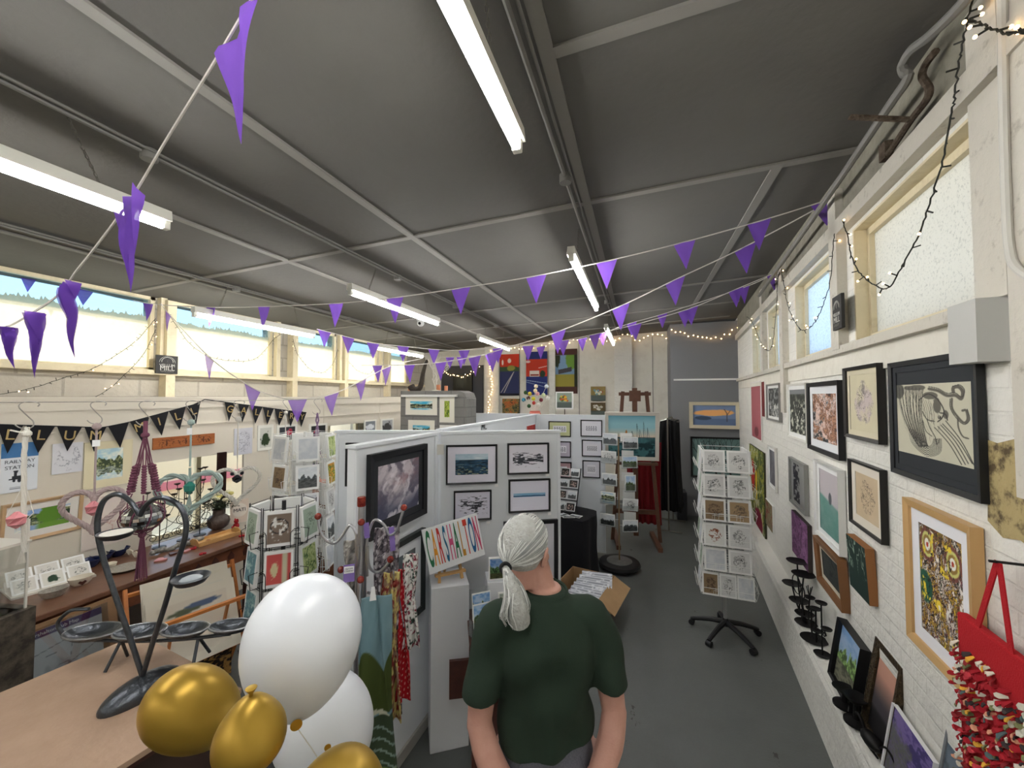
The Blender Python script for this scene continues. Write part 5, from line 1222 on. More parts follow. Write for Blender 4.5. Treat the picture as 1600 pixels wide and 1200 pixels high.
textmesh('Carshalton Pub Map', H_*.036, mat('white print', (232,232,236), .7), 'lettering', t, (-W_*.42, -.0045, H_*.925), (PI/2,0,0), align='LEFT')
MB().box((.02,-.008,H_*.5), (W_*.93,.002,H_*.95)).obj('clear_sleeve', M_ACRYL, t)
# ================================================================ card racks
m_wwire = mat('white enamelled wire', (222,222,218), .4); m_bwire = mat('black enamelled wire', (30,30,32), .5); m_blkpl = mat('black plastic base', (24,24,26), .45)
PHOTOART = {
 'grey': lambda s: sketch((214,214,212), (44,44,46), s, 6, rx=.34, ry=.38, w=.034),
 'brown': lambda s: sketch((138,116,88), (60,42,34), s, 5, rx=.4, ry=.4, w=.04),
 'kraft': lambda s: sketch((160,134,102), (54,44,38), s, 6, rx=.38, ry=.38, w=.036),
 'spots': lambda s: (lambda U, V: mx(full(U, (216,216,212)), C((130,70,40)), st(fbm(U*14, V*14, s), .5, .56)*blob(U, V, .5, .5, .34, .36, s))),
 'land': lambda s: land((150,180,215), (50,64,40), (90,110,60), .42, .22, s),
 'lake': lambda s: lake((160,190,215), (52,62,46), s, .5),
 'mono': lambda s: land((200,204,208), (44,48,50), (90,92,92), .4, .3, s),
 'green': lambda s: abst([(60,90,50),(140,160,90),(190,200,140),(80,110,60)], 5, s),
 'sage': lambda s: sketch((160,176,158), (70,90,72), s, 6, rx=.36, ry=.36),
 'teal': lambda s: abst([(130,170,170),(90,130,140),(180,205,200)], 4, s),
 'red': lambda s: (lambda U, V: mx(mx(full(U, (190,80,76)), C((190,186,160)), st(U, .62, .66)*(1-st(U, .84, .88))), C((200,190,150)), blob(U, V, .32, .5, .2, .28, s, .8))),
 'tree': lambda s: (lambda U, V: mx(mx(full(U, (120,104,92)), C((28,26,28)), 1-st(np.abs(np.hypot((U-.5), (V-.58)*1.5)-.36), .02, .04)), C((220,220,216)), st(fbm(U*9, V*9, s), .55, .62)*blob(U, V, .5, .5, .4, .45, s))),
 'yellow': lambda s: abst([(200,190,60),(90,110,40),(226,150,50),(150,160,70)], 6, s),
 'blue': lambda s: abst([(120,140,170),(150,130,180),(90,110,150),(200,205,215)], 5, s),
 'flower': lambda s: (lambda U, V: mx(full(U, (44,42,40)), C((200,170,160)), st(fbm(U*8, V*8, s), .5, .62)*blob(U, V, .5, .45, .4, .4, s))),
 'plain': lambda s: plain((206,208,210), (190,194,200), 4, s),
 'orange': lambda s: abst([(196,110,60),(220,160,100),(150,80,50)], 5, s),
}
cardn = [0]
def card(kind, w, h, pos, rot, label, group, res=36, m=.09, stack=0, parent=None):
    cardn[0] += 1
    o = artobj('greetings_card', w, h, inset(PHOTOART[kind](cardn[0]), m, (232,232,230)), M_CARD, None, res, y=-.0015, thick=.003+stack, loc=pos, rot=rot)
    return tag(o, label, 'card', group)

# ---- white wire rack of large cards, right of centre
B = fl(1134, 992, 0); t = thing('card_rack', 'tall white wire rack of greetings cards on a black five-star base', 'card rack', B, (0,0,0))
RZ = math.atan2(-B.x, B.y)*0+R(-3)
t.rotation_euler = (0,0,RZ)
for k in range(5):
    a = R(72*k+20); d = Vector((math.cos(a), math.sin(a), 0)); lg = MB()
    lg.tube(smoothpath([(d*.02+Vector((0,0,.115)))[:], (d*.13+Vector((0,0,.10)))[:], (d*.25+Vector((0,0,.065)))[:], (d*.29+Vector((0,0,.05)))[:]], 4), .02, 8, rf=lambda q: .024-.008*q)
    l_ = lg.obj('base_leg', m_blkpl, t, smooth=True)
    c_ = d*.285; MB().tube([(c_+Vector((-d.y,d.x,0))*.022+Vector((0,0,.025)))[:], (c_-Vector((-d.y,d.x,0))*.022+Vector((0,0,.025)))[:]], .025, 14).obj('castor', m_blkpl, l_, smooth=True)
MB().tube([(0,0,.08),(0,0,1.62)], .016, 12).obj('pole', mat('grey steel pole', (170,170,168), .35, .6), t, smooth=True)
MB().lathe([(.035,.09),(.03,.13),(.018,.15)], n=14).obj('hub', m_blkpl, t, smooth=True)
zt, zb = hit(1120, 702, B, Vector((0,1,0))).z, hit(1120, 925, B, Vector((0,1,0))).z
zt = 1.70; zb = .42; NT = 6; HW = .195; DZ = (zt-zb)/NT
def W2(q, base=B, rz=RZ): return base+Matrix.Rotation(rz,3,'Z') @ Vector(q)
for k in range(NT):
    z = zb+DZ*k; bk = MB()
    for f in range(4):
        M_ = Matrix.Rotation(f*PI/2, 4, 'Z'); y0, y1 = -HW+.03, -HW-.035
        for zz, yy in ((z+.01,y1+.02),(z+.075,y1)): bk.tube([(-HW+.0,yy,zz),(HW-.0,yy,zz)], .0022, 5, M=M_)
        for zz in (z+.035,): bk.tube([(-HW*.6,y1-.002,zz),(-HW*.6,y1-.012,zz+.03),(HW*.6,y1-.012,zz+.03),(HW*.6,y1-.002,zz)], .0016, 4, M=M_); bk.tube([(-HW*.35,y1-.006,zz),(-HW*.35,y1-.016,zz+.05),(HW*.35,y1-.016,zz+.05),(HW*.35,y1-.006,zz)], .0016, 4, M=M_)
        for x in (-HW, -HW*.5, 0, HW*.5, HW): bk.tube([(x,y0,z),(x,y1+.02,z+.004),(x,y1,z+.08)], .0016, 4, M=M_)
        bk.tube([(-HW,y0,z),(HW,y0,z)], .0022, 5, M=M_); bk.tube([(-HW,y0,z+DZ*.9),(HW,y0,z+DZ*.9)], .0022, 5, M=M_)
        bk.tube([(-HW,y0,z),(-HW,y0,z+DZ)], .0022, 5, M=M_); bk.tube([(0,0,z+.005),(0,y0,z+.005)], .003, 5, M=M_)
    bk.obj('wire_tier', m_wwire, t)
tiers = ['lowest','second','third','fourth','fifth','top']
front = [(('brown','dark brown portrait card at the left'),('grey','card with a pencil squirrel at the middle'),('plain','plain pale card at the right')),
         (('plain','grey landscape card at the left'),('grey','card with a dense pencil tree at the right')),
         (('spots','card with rusty brown leaf spots at the left'),('grey','card of scattered small sketches at the right')),
         (('brown','brown card with a shaggy animal at the left'),('kraft','kraft card with a brown animal at the right')),
         (('grey','pale card with a pencil dog face at the left'),('grey','pale card with two koalas at the right')),
         (('grey','pale card with a pencil girl at the left'),('grey','pale card with a pencil cat at the right'))]
for k in range(NT):
    n = len(front[k])
    for i, (kd, l) in enumerate(front[k]):
        w = .175 if n == 2 else .13; x = (i-(n-1)/2)*(.19 if n == 2 else .135)
        card(kd, w, .19, W2((x, -HW-.002, zb+DZ*k+.10)), (-.10,0,RZ), l.replace(' at the', ',')+' of the '+tiers[k]+' tier, white wire rack', 'cards in the white wire rack', 44, stack=.012)
    for i, s in ((0,-1),(1,1)):
        for f, fn in ((-1,'left'),(1,'right')):
            q = Matrix.Rotation(f*PI/2,3,'Z') @ Vector((s*.09, -HW-.002, 0)); q.z = zb+DZ*k+.10
            card(['plain','grey','sage'][(k+i) % 3], .165, .185, W2(q), (-.10,0,RZ+f*PI/2), ('near' if s*f < 0 else 'far')+' card of the '+tiers[k]+' tier on the '+fn+' face of the white wire rack', 'cards in the white wire rack', 12, stack=.01)

# ---- postcard spinner on a round wheeled base, with clear pockets
B3_ = fl(968, 888, 0); B3_.z = 0
t = thing('postcard_spinner', 'postcard spinner with clear pockets on a round black wheeled base', 'card rack', B3_)
MB().lathe([(.245,.035),(.255,.055),(.245,.085),(.20,.09)], n=36).obj('base', m_blkpl, t, smooth=True); MB().lathe([(.155,.088),(.155,.10),(.14,.106),(.04,.108)], n=30).obj('base_plate', mat('brushed grey plate', (120,120,118), .4, .6, noise=(30,.5,(90,90,90))), t, smooth=True)
for k in range(4):
    a = R(90*k+30); MB().tube([(.2*math.cos(a)-.015,.2*math.sin(a),.02),(.2*math.cos(a)+.015,.2*math.sin(a),.02)], .02, 10).obj('castor', m_blkpl, t, smooth=True)
MB().tube([(0,0,.08),(0,0,1.62)], .010, 10).obj('pole', mat('thin brass pole', (150,126,96), .4, .5), t, smooth=True)
pc = [(953,686,'mono','postcard of misty trees, top left'),(985,692,'mono','postcard with a pale sky, top right'),(951,714,'grey','dark leafy postcard, second row left'),(984,722,'land','postcard of a wood path, second row right'),(952,749,'mono','postcard of a bare field, middle left'),(985,755,'land','upright postcard of autumn trees, middle right'),(950,778,'lake','postcard of a pond, fourth row left'),(985,789,'grey','tilted postcard of snowy branches, fourth row right'),(949,812,'mono','postcard of a dark hedge, lowest left'),(985,822,'mono','white-edged dark postcard, lowest right')]
for i, (px, py, kd, l) in enumerate(pc):
    d = 4.92 if i % 2 else 4.96
    p = at(px, py, d-.05); rz = VIEW(p)+(-.35 if i % 2 == 0 else .3)
    upr = 'upright' in l; w, h = (.135,.20) if upr else (.19,.145)
    q = p-B3_; pk = MB(); Mz = Matrix.Translation(Vector((q.x, q.y, q.z))) @ Matrix.Rotation(rz, 4, 'Z')
    pk.box((0,.016,0), (w+.012,.002,h+.01), Mz); pk.box((0,-.012,-h*.28), (w+.012,.002,h*.42), Mz); pk.box((0,.002,-h/2-.006), (w+.012,.03,.002), Mz)
    pk.obj('pocket', M_ACRYL, t); a_ = Matrix.Rotation(rz,3,'Z') @ Vector((0,.016,0)); MB().tube([(q+a_)[:], (0,0,q.z)], .0025, 5).obj('arm', m_wwire, t)
    card(kd, w, h, p, (0,(.06 if i in (7,) else 0),rz), l+' of the spinner', 'postcards in the clear pockets', 30, m=.06, stack=.008)
    # a card facing the far side
    p2 = B3_+Vector((-q.x*.9-.0, -q.y+.1, 0)); p2.z = p.z+.0
    card('plain' if i % 3 else 'mono', .15, .11, p2+Vector((0,.03,0)), (0,0,rz+PI+.3), 'blank-backed postcard on the spinner\'s far side, '+['top left','top right','second row left','second row right','middle left','middle right','fourth row left','fourth row right','lowest left','lowest right'][i], 'postcards in the clear pockets', 12, stack=.004)

# ---- black wire rack of cards, left of the near boards
def spinner(base, rz, z0, z1, nt, hw, m_, label, rows, cw, ch, wname, grp, baselabel=None):
    t = thing('card_rack', label, 'card rack', base, (0,0,rz)); dz = (z1-z0)/nt
    MB().tube([(0,0,.03),(0,0,z1)], .012, 8).obj('pole', m_, t, smooth=True); MB().lathe([(.26,0),(.26,.02),(.03,.05)], n=24).obj('base', m_, t, smooth=True)
    tn = ['lowest','second','third','fourth','fifth','top'][-nt:]
    for k in range(nt):
        z = z0+dz*k; bk = MB()
        for f in range(6):
            M_ = Matrix.Rotation(f*PI/3+PI/6*0, 4, 'Z'); s = hw*math.tan(PI/6)*.92; y0 = -hw
            bk.tube([(-s,y0,z),(s,y0,z)], .0028, 5, M=M_); bk.tube([(-s,y0,z),(-s,y0,z+dz)], .0028, 5, M=M_); bk.tube([(s,y0,z),(s,y0,z+dz)], .0022, 5, M=M_)
            bk.tube([(-s,y0,z+dz*.95),(s,y0,z+dz*.95)], .002, 5, M=M_)
            for x in (-s*.72, s*.72): bk.tube([(x,y0,z+.0),(x,y0-.04,z+.0),(x,y0-.05,z+dz*.38),(x*1.25,y0-.01,z+dz*.42)], .0024, 5, M=M_)
            bk.tube([(0,0,z),(0,y0,z)], .0025, 5, M=M_)
        bk.obj('wire_tier', m_, t)
    for k in range(nt):
        for f in range(6):
            a = f*PI/3; kd, l = rows[k][f] if f < len(rows[k]) else ('plain', 'plain backed card')
            if kd is None: continue
            q = Matrix.Rotation(a,3,'Z') @ Vector((0,-hw-.018,0)); q.z = z0+dz*k+ch/2+.01
            p = base+Matrix.Rotation(rz,3,'Z') @ q
            card(kd, cw, ch, p, (-.10,0,rz+a), l+', '+tn[k]+' tier of the '+wname, grp, 40 if f < 2 or f == 5 else 8, stack=.016)
    return t
Bk = cam_pt(447, 2.40, 0); rzk = VIEW(Bk)-.12
rowsK = [[('blue','blue and violet card'),('sage','pale green folded card'),('plain','plain card unseen on the right'),('plain','plain card at the very back'),('plain','plain card unseen on the left'),('sage','grey green leaf card at the left')],
         [('blue','blue card with a black pattern'),('green','green fern card'),('plain','plain card unseen on the right'),('plain','plain card at the very back'),('plain','plain card unseen on the left'),('teal','teal seascape card at the left')],
         [('red','red butterfly card'),('green','card with a green meadow'),('plain','plain card unseen on the right'),('plain','plain card at the very back'),('plain','plain card unseen on the left'),('teal','aqua bird card at the left')],
         [('tree','brown card with a tree in a black ring'),('sage','dark and white card of a dancer'),('plain','blue-grey backed card on the right'),('plain','blue-grey backed card at the very back'),('plain','blue-grey backed card on the left'),('sage','green wreath card at the left')]]
spinner(Bk, rzk, .62, 1.52, 4, .155, m_bwire, 'black wire rack of greetings cards beside the white balloon', rowsK, .145, .195, 'black wire rack', 'cards in the black wire rack')
Bc = cam_pt(478, 3.25, 0); rzc = VIEW(Bc)+.1
rowsC = [[('plain','pale blue backed card'),('plain','cream folded card'),('plain','plain card unseen on the right'),('plain','plain card unseen at the back'),('plain','plain card unseen on the left'),('orange','orange and peach card at the left')],
         [('mono','grey photo card of a street'),('mono','grey card with figures'),('plain','plain card unseen on the right'),('plain','plain card unseen at the back'),('plain','plain card unseen on the left'),('orange','tawny card at the left')],
         [('plain','silver grey card'),('grey','white card with a dark motif'),('plain','plain card unseen on the right'),('plain','plain card unseen at the back'),('plain','plain card unseen on the left'),('flower','black card with pale flowers at the left')],
         [('mono','card of a grey rocky shore'),('yellow','card of orange and yellow flowers'),('plain','plain card unseen on the right'),('plain','plain card unseen at the back'),('plain','plain card unseen on the left'),('brown','pink and green card at the left')],
         [('plain','row of cream card edges'),('green','bright yellow-green card'),('plain','plain card unseen on the right'),('plain','plain card unseen at the back'),('plain','plain card unseen on the left'),('plain','cream card at the left')]]
spinner(Bc, rzc, .75, 1.86, 5, .20, m_wwire, 'white wire rack of greetings cards behind the black wire rack', rowsC, .165, .19, 'rear white rack', 'cards in the rear white rack')

# ---- brown display box tower and crockery glimpsed between the racks and board
pB = cam_pt(515, 3.95, 0); o = MB()
t = thing('carved_chest', 'brown carved wooden chest behind the card racks', 'chest', pB, (0,0,R(10)))
MB().box((0,0,.62), (.42,.4,1.24)).obj('body', m_mid, t, bevel=.01); 
for z in (.35,.7,1.05): MB().box((0,-.205,z), (.36,.014,.28)).obj('drawer', mat('wicker brown drawer', (134,92,60), .7, noise=(60,.7,(80,52,34)), bump=(80,.6)), t)
o = MB().lathe([(.05,0),(.08,.03),(.085,.07),(.05,.10)], n=16).obj('orange_pot', mat('orange glazed pot', (200,90,50), .3), smooth=True, loc=pB+Vector((-.1,-.05,1.24))); tag(o, 'orange glazed pot on the carved chest', 'pot')

# ================================================================ by the near boards: plinths, table, prints
m_plinth = mat('white painted plinth', (222,224,228), .6)
u2, n2 = P_B2[1], P_B2[2]; rz2 = math.atan2(u2.y, u2.x)
def b2pt(px, off):       # floor point in front of board 2
    q = hit(px, 1000, P_B2[0]+n2*off, n2); return Vector((q.x, q.y, 0))
p = b2pt(700, .20); t = MB().box((0,0,.49), (.235,.26,.98)).obj('plinth', m_plinth, bevel=.004, loc=p, rot=(0,0,rz2+.10)); tag(t, 'tall white plinth against the board, carrying the colourful lettered canvas', 'plinth')
# lettered canvas on a small easel
pz = p+Vector((0,0,.98)); cw, chh = .37, .27; rc = rz2+.30
e = thing('table_easel', 'small wooden table easel on the white plinth', 'easel', pz+Vector((.0,-.0,0)), (0,0,rc))
for s in (-1, 1): MB().bar((s*.075,-.055,.0), (s*.055,.02,.22), .018, .012).obj('leg', m_pine, e); 
MB().bar((0,.09,.0), (0,.02,.22), .014).obj('leg', m_pine, e); MB().box((0,-.045,.045), (.20,.03,.012)).obj('ledge', m_pine, e)
cpos = hit(709, 846, (pz+n2*.03), n2)
c_ = thing('lettered_canvas', 'white canvas lettered CARSHALTON in tall coloured capitals, on the small easel', 'canvas', cpos+n2*.02, (-.18,-R(9),rc))
MB().box((0,.0,0), (cw,.018,chh)).obj('canvas', mat('white canvas', (236,238,240), .8, bump=(300,.3)), c_, bevel=.002)
cols = [(24,104,66),(222,150,40),(204,56,50),(30,104,140),(206,84,128),(24,112,70),(196,140,50),(206,60,44),(28,96,150),(200,70,110)]
for i, ch in enumerate('CARSHALTON'):
    textmesh(ch, .285, mat('letter paint %d %d %d' % cols[i], cols[i], .6), 'letter', c_, (-cw*.43+cw*.0955*i, -.0105, 0), (PI/2,0,0), sx=.15, sy=1.05, bold=.006)
# table of card holders beside the person
tz = .76; tp = fl(748, 1012, tz)
tc_ = b2pt(777, .38); t = thing('side_table', 'small dark wooden table with a raised leaf, beside the person', 'table', tc_, (0,0,rz2))
tw, td = .36, .38
MB().box((0,0,tz-.012), (tw,td,.024)).obj('table_top', m_dw2, t, bevel=.003); MB().box((0,0,tz-.06), (tw-.06,td-.06,.07)).obj('apron', m_dw2, t)
for x in (-1,1):
    for y in (-1,1): MB().box((x*(tw/2-.03), y*(td/2-.03), (tz-.03)/2), (.03,.03,tz-.03)).obj('leg', m_dw2, t)
MB().box((-tw/2-.03,-.02,.47), (.16,.02,.22), Matrix.Rotation(.0,4,'Z')).obj('box_front', m_dw2, t); MB().box((-tw/2+.02,0,.36), (.03,td-.05,.03)).obj('stretcher', m_dw2, t); MB().box((0,0,.22), (tw-.05,td-.05,.02)).obj('shelf', m_dw2, t)
def ont(dx, dy, z=tz): return tc_+Matrix.Rotation(rz2,3,'Z') @ Vector((dx,dy,0))+Vector((0,0,z))
o = MB().box((0,0,.12), (.20,.16,.24)).obj('white_box', m_plinth, bevel=.003, loc=ont(.04,.10), rot=(0,0,rz2)); tag(o, 'white display box standing on the dark side table', 'box')
o = artobj('landscape_block', .135, .135, inset(land((70,120,190), (40,60,34), (80,84,50), .28, .45, 5, .4), .05), M_CARD, None, 70, y=-.01, thick=.02, loc=ont(.02,.06,tz+.24+.0685), rot=(0,0,rz2+.03)); tag(o, 'square print of poplars under a blue sky on the white display box', 'print')
def holder(px, py, z, w, h, label):
    t = thing('card_holder', label, 'card holder', ont(px, py, z), (0,0,rz2+.25))
    MB().box((0,.03,h/2), (w,.003,h)).obj('back', M_ACRYL, t); MB().box((0,-.025,.045), (w,.003,.09)).obj('front', M_ACRYL, t); MB().box((0,0,.003), (w,.058,.004)).obj('floor', M_ACRYL, t)
    for s in (-1,1): MB().box((s*w/2,0,.05), (.003,.058,.1)).obj('side', M_ACRYL, t)
    return t
holder(-.11, -.10, tz, .125, .26, 'tall clear holder with two landscape cards at the left of the dark side table')
holder(.04, -.13, tz, .15, .16, 'low clear holder with a card in front of the white display box')
for (dx, dy, z, w, h, kd, l, ry) in ((-.105,-.09,tz+.165,.115,.145,'land','rear landscape card with blue sky in the tall clear holder',0),(-.10,-.107,tz+.11,.115,.145,'land','front landscape card with trees in the tall clear holder',0),(.04,-.13,tz+.085,.13,.13,'lake','landscape card in the low clear holder',.0)):
    o = artobj('landscape_card', w, h, inset(land((90,140,200), (46,60,40), (100,100,60), .35, .35, int(z*100), .5), .05), M_CARD, None, 50, y=-.0015, thick=.003, loc=ont(dx, dy, z), rot=(-.12,ry,rz2+.25)); tag(o, l, 'card', 'landscape cards on the dark side table')
o = artobj('landscape_card', .14, .11, inset(lake((150,160,150), (60,66,44), 12), .08), M_CARD, None, 50, y=-.0015, thick=.003, loc=ont(.075,-.0,tz+.13), rot=(-.1,0,rz2)); tag(o, 'dull green card leaning on the front of the white display box', 'card')
for i, (dx, dy, l) in enumerate(((-.06,-.165,'pack of white cards lying at the front left corner of the dark side table'),(.035,-.165,'second pack of white cards lying right of the first'))):
    o = MB().box((0,0,.007), (.065,.045,.014)).obj('card_pack', mat('glossy white pack', (216,220,228), .15, noise=(60,.5,(150,154,164))), loc=ont(dx-.03, dy+.005, tz), rot=(0,0,rz2+.2)); tag(o, l, 'card pack', 'packs of cards on the side table')

# ================================================================ far middle: postcards on a black cloth, big sailing picture, rail
pT = cam_pt(886, 4.85, 0); t = thing('cloth_covered_table', 'small table under a black cloth beside the board of six drawings', 'table', pT, (0,0,R(-14)))
mb = MB(); n = 48; rings = [(0.0,.74),(.30,.745),(.335,.73),(.345,.6),(.34,.35),(.36,.04)]
vs = [(0,0,.745)]
for j, (r_, z) in enumerate(rings[1:]):
    for k in range(n):
        a = 2*PI*k/n; f = 1+(.05*math.sin(a*7)+.03*math.sin(a*11+1))*(j/3.) ; rr = r_*f/ max(abs(math.cos(a)), abs(math.sin(a)))**.55; vs.append((rr*math.cos(a), rr*.85*math.sin(a), z))
fs = [(0,1+k,1+(k+1)%n) for k in range(n)]+[(1+j*n+k,1+(j+1)*n+k,1+(j+1)*n+(k+1)%n,1+j*n+(k+1)%n) for j in range(len(rings)-2) for k in range(n)]
mb.add(vs, fs).obj('cloth', mat('black cloth', (20,20,24), .95), t, smooth=True)
kk = 0
st_ = thing('postcard_stand', 'black sloping stand on the black cloth, full of black and white cards', 'stand', pT+Vector((-.06,.06,.745)), (0,0,R(-8)))
MB().bar((.19,-.12,.0), (.19,.12,.50), .012).obj('side_rail', m_blkpl, st_); MB().bar((-.19,-.12,.0), (-.19,.12,.50), .012).obj('side_rail', m_blkpl, st_)
for k in range(4): MB().box((0,-.12+.065*k,.01+.125*k), (.38,.03,.006)).obj('ledge', m_blkpl, st_)
for k in range(4):
    for i in range(3):
        q = pT+Vector((-.06,.06,.745))+Matrix.Rotation(R(-8),3,'Z') @ Vector(((i-1)*.125, -.115+.065*k, .075+.125*k))
        card('mono' if (i+k) % 2 else 'flower', .115, .10, q, (-.35,0,R(-8)), ['left','middle','right'][i]+' monochrome card on the '+['lowest','second','third','top'][k]+' ledge of the sloping stand', 'cards on the sloping stand', 24, m=.07)
for i, (dx, dy, rz_) in enumerate(((.05,-.23,.3),(.13,-.2,-.3),(-.03,-.22,.9))):
    o = artobj('loose_print', .14, .10, inset(PHOTOART['mono'](60+i), .08), M_CARD, None, 24, y=-.001, thick=.002, loc=pT+Vector((dx,dy,.75+.004*i)), rot=(-PI/2,0,rz_)); tag(o, 'loose black and white print lying on the black cloth, '+['nearest','rightmost','leftmost'][i]+' of three', 'print', 'loose prints on the black cloth')

# big sailing picture on an easel, frame behind the spinner
def boats(U, V):
    im = mx(mx(full(U, (160,208,216)), C((238,218,196)), 1-st(V, .48, .7)), C((90,150,175)), st(V, .8, 1)*.7); im = mx(im, C((70,120,124)), 1-st(V, .44, .46)); im = mx(im, C((30,60,66)), st(fbm(U*8, V*8, 4), .5, .6)*(1-st(V, .3, .5)))
    im = mx(im, C((60,84,90)), (np.abs(V-.46) < .012)*1.0)
    for x, h in ((.52,.62),(.62,.80),(.68,.66),(.76,.84),(.84,.7)): im = stroke(im, U, V, [(x,.15),(x-.01,h)], .005, (50,84,92)); im = stroke(im, U, V, [(x-.01,h),(x+.07,.3)], .003, (70,104,110))
    im = mx(im, C((196,130,60)), blob(U, V, .39, .56, .02, .08, 3)); im = mx(im, C((36,64,70)), blob(U, V, .72, .28, .22, .05, 6)); return im
ctr = (at(946, 640, 5.75)+at(1027, 722, 5.75))/2; w = (at(1027,680,5.75)-at(946,680,5.75)).length; h = at(946,640,5.75).z-at(946,715,5.75).z
rzb = R(8)
framed(None, None, 'large cream-framed painting of moored sailing boats behind the postcard spinner', (214,206,190), boats, .05, depth=.05, res=140, ctrwh=(ctr, w, h)) if False else None
t = thing('framed_picture', 'large cream-framed painting of moored sailing boats behind the postcard spinner', 'painting', ctr, (.08,0,rzb))
rectframe(w, h, .05, .05).obj('frame', mat('cream picture frame', (214,208,196), .5), t); artobj('artwork', w-.09, h-.09, boats, M_CANVAS, t, 140, y=-.02, thick=.01)
# red-clothed easel below it and black clothes rail
pe = Vector((ctr.x+.22, ctr.y+.22, 0)); t = thing('studio_easel', 'tall brown studio easel holding the sailing painting', 'easel', Vector((ctr.x+.05, ctr.y+.10, 0)), (0,0,rzb))
m_es = mat('brown easel wood', (104,70,52), .5, noise=(20,.4,(76,48,36))); zt = hit(990, 606, ctr, HY).z
MB().box((0,0,zt/2+.05), (.07,.045,zt-.1)).obj('mast', m_es, t); MB().box((0,-.03,zt-.12), (.16,.06,.16)).obj('mast_clamp', m_es, t)
for s in (-1, 1): MB().bar((s*.34,0,.02), (s*.17,0,zt-.05), .05, .035, up=(0,1,0)).obj('leg', m_es, t)
MB().box((0,0,zt-.09), (.46,.04,.05)).obj('crossbar', m_es, t); MB().box((0,-.03,ctr.z-h/2-.06), (.62,.10,.035)).obj('ledge', m_es, t); MB().box((0,.0,.45), (.6,.05,.06)).obj('crossbar', m_es, t)
for s in (-1, 1): MB().box((s*.28,0,.03), (.06,.7,.06)).obj('foot', m_es, t)
def drape(name, w, h, m_, loc, rz, label, cat, folds=7, amp=.03, taper=.0, group=None, res=(40,30), fn=None, hem=0.0, swing=0.0, wave=None, top=.0):
    nx, ny = res; V_ = []; U0 = []
    for j in range(ny+1):
        v = j/ny
        for i in range(nx+1):
            u = i/nx; ww = w*(1-taper*(v**1.2)); a = amp*(1-.55*v)
            x = (u-.5)*ww+.01*math.sin(v*5+u*9); y = a*math.sin(u*folds*2*PI+.8*math.sin(v*3))+swing*(1-v); z = v*h-h+hem*math.sin(u*PI*3)*(1-v)-top*abs(u-.5)*v
            V_.append((x,y,z)); U0.append((u,v))
    F_ = [(j*(nx+1)+i, j*(nx+1)+i+1, (j+1)*(nx+1)+i+1, (j+1)*(nx+1)+i) for j in range(ny) for i in range(nx)]
    me = bpy.data.meshes.new(name); me.from_pydata(V_, [], F_)
    if fn:
        A_ = np.array(U0); c = np.clip(fn(A_[:,0][None,:], A_[:,1][None,:])[0], 0, 1); c = np.where(c <= .04045, c/12.92, ((c+.055)/1.055)**2.4)
        at_ = me.color_attributes.new('Col','FLOAT_COLOR','POINT'); ar = np.ones((len(V_),4)); ar[:,:3] = c; at_.data.foreach_set('color', ar.ravel())
    me.materials.append(m_); me.polygons.foreach_set('use_smooth', [True]*len(me.polygons)); me.update()
    o = bpy.data.objects.new(name, me); COL.objects.link(o); o.location = loc; o.rotation_euler = (0,0,rz)
    so = o.modifiers.new('thickness', 'SOLIDIFY'); so.thickness = .004
    if label: tag(o, label, cat, group)
    return o
q = at(1006, 735, 6.3); q.z = 1.42; drape('red_cloth', .52, 1.30, mat('deep red cloth', (130,22,30), .9), q, 0, 'deep red cloth hanging behind the easel by the grey wall', 'cloth', 6, .04)
r0 = cam_pt(1046, 6.55, 0); t = thing('clothes_rail', 'clothes rail with black garments between the easel and the grey wall', 'clothes rail', r0, (0,0,R(80)))
for s in (-1,1): MB().tube([(s*.32,0,.03),(s*.32,0,1.80)], .012, 8).obj('upright', m_wire, t, smooth=True); MB().tube([(s*.32,-.2,.02),(s*.32,.2,.02)], .012, 8).obj('foot', m_wire, t, smooth=True)
MB().tube([(-.34,0,1.80),(.34,0,1.80)], .012, 8).obj('rail', m_wire, t, smooth=True)
m_bg = mat('black garment', (16,16,18), .95)
for i in range(4):
    pos = r0+Matrix.Rotation(R(80),3,'Z') @ Vector(((i-1.5)*.15,0,0)); pos.z = 1.76
    o = drape('black_garment', .36, 1.45, m_bg, pos, R(-12), ['nearest','second','third','farthest'][i]+' of the black garments hanging on the clothes rail', 'garment', 4, .03, .35, 'black garments on the clothes rail', (24,12))
    MB().tube([(-.16,0,-.02),(0,0,.03),(.16,0,-.02)], .004, 5).obj('hanger', m_hook, o); 
pb_ = fl(1074, 855, 0); o = MB().box((0,0,.24), (.16,.3,.48)).obj('dark_box', mat('charcoal box', (44,45,50), .6), bevel=.006, loc=Vector((pb_.x+.06, GY-.20, 0))); tag(o, 'charcoal upright box at the foot of the grey wall', 'box')

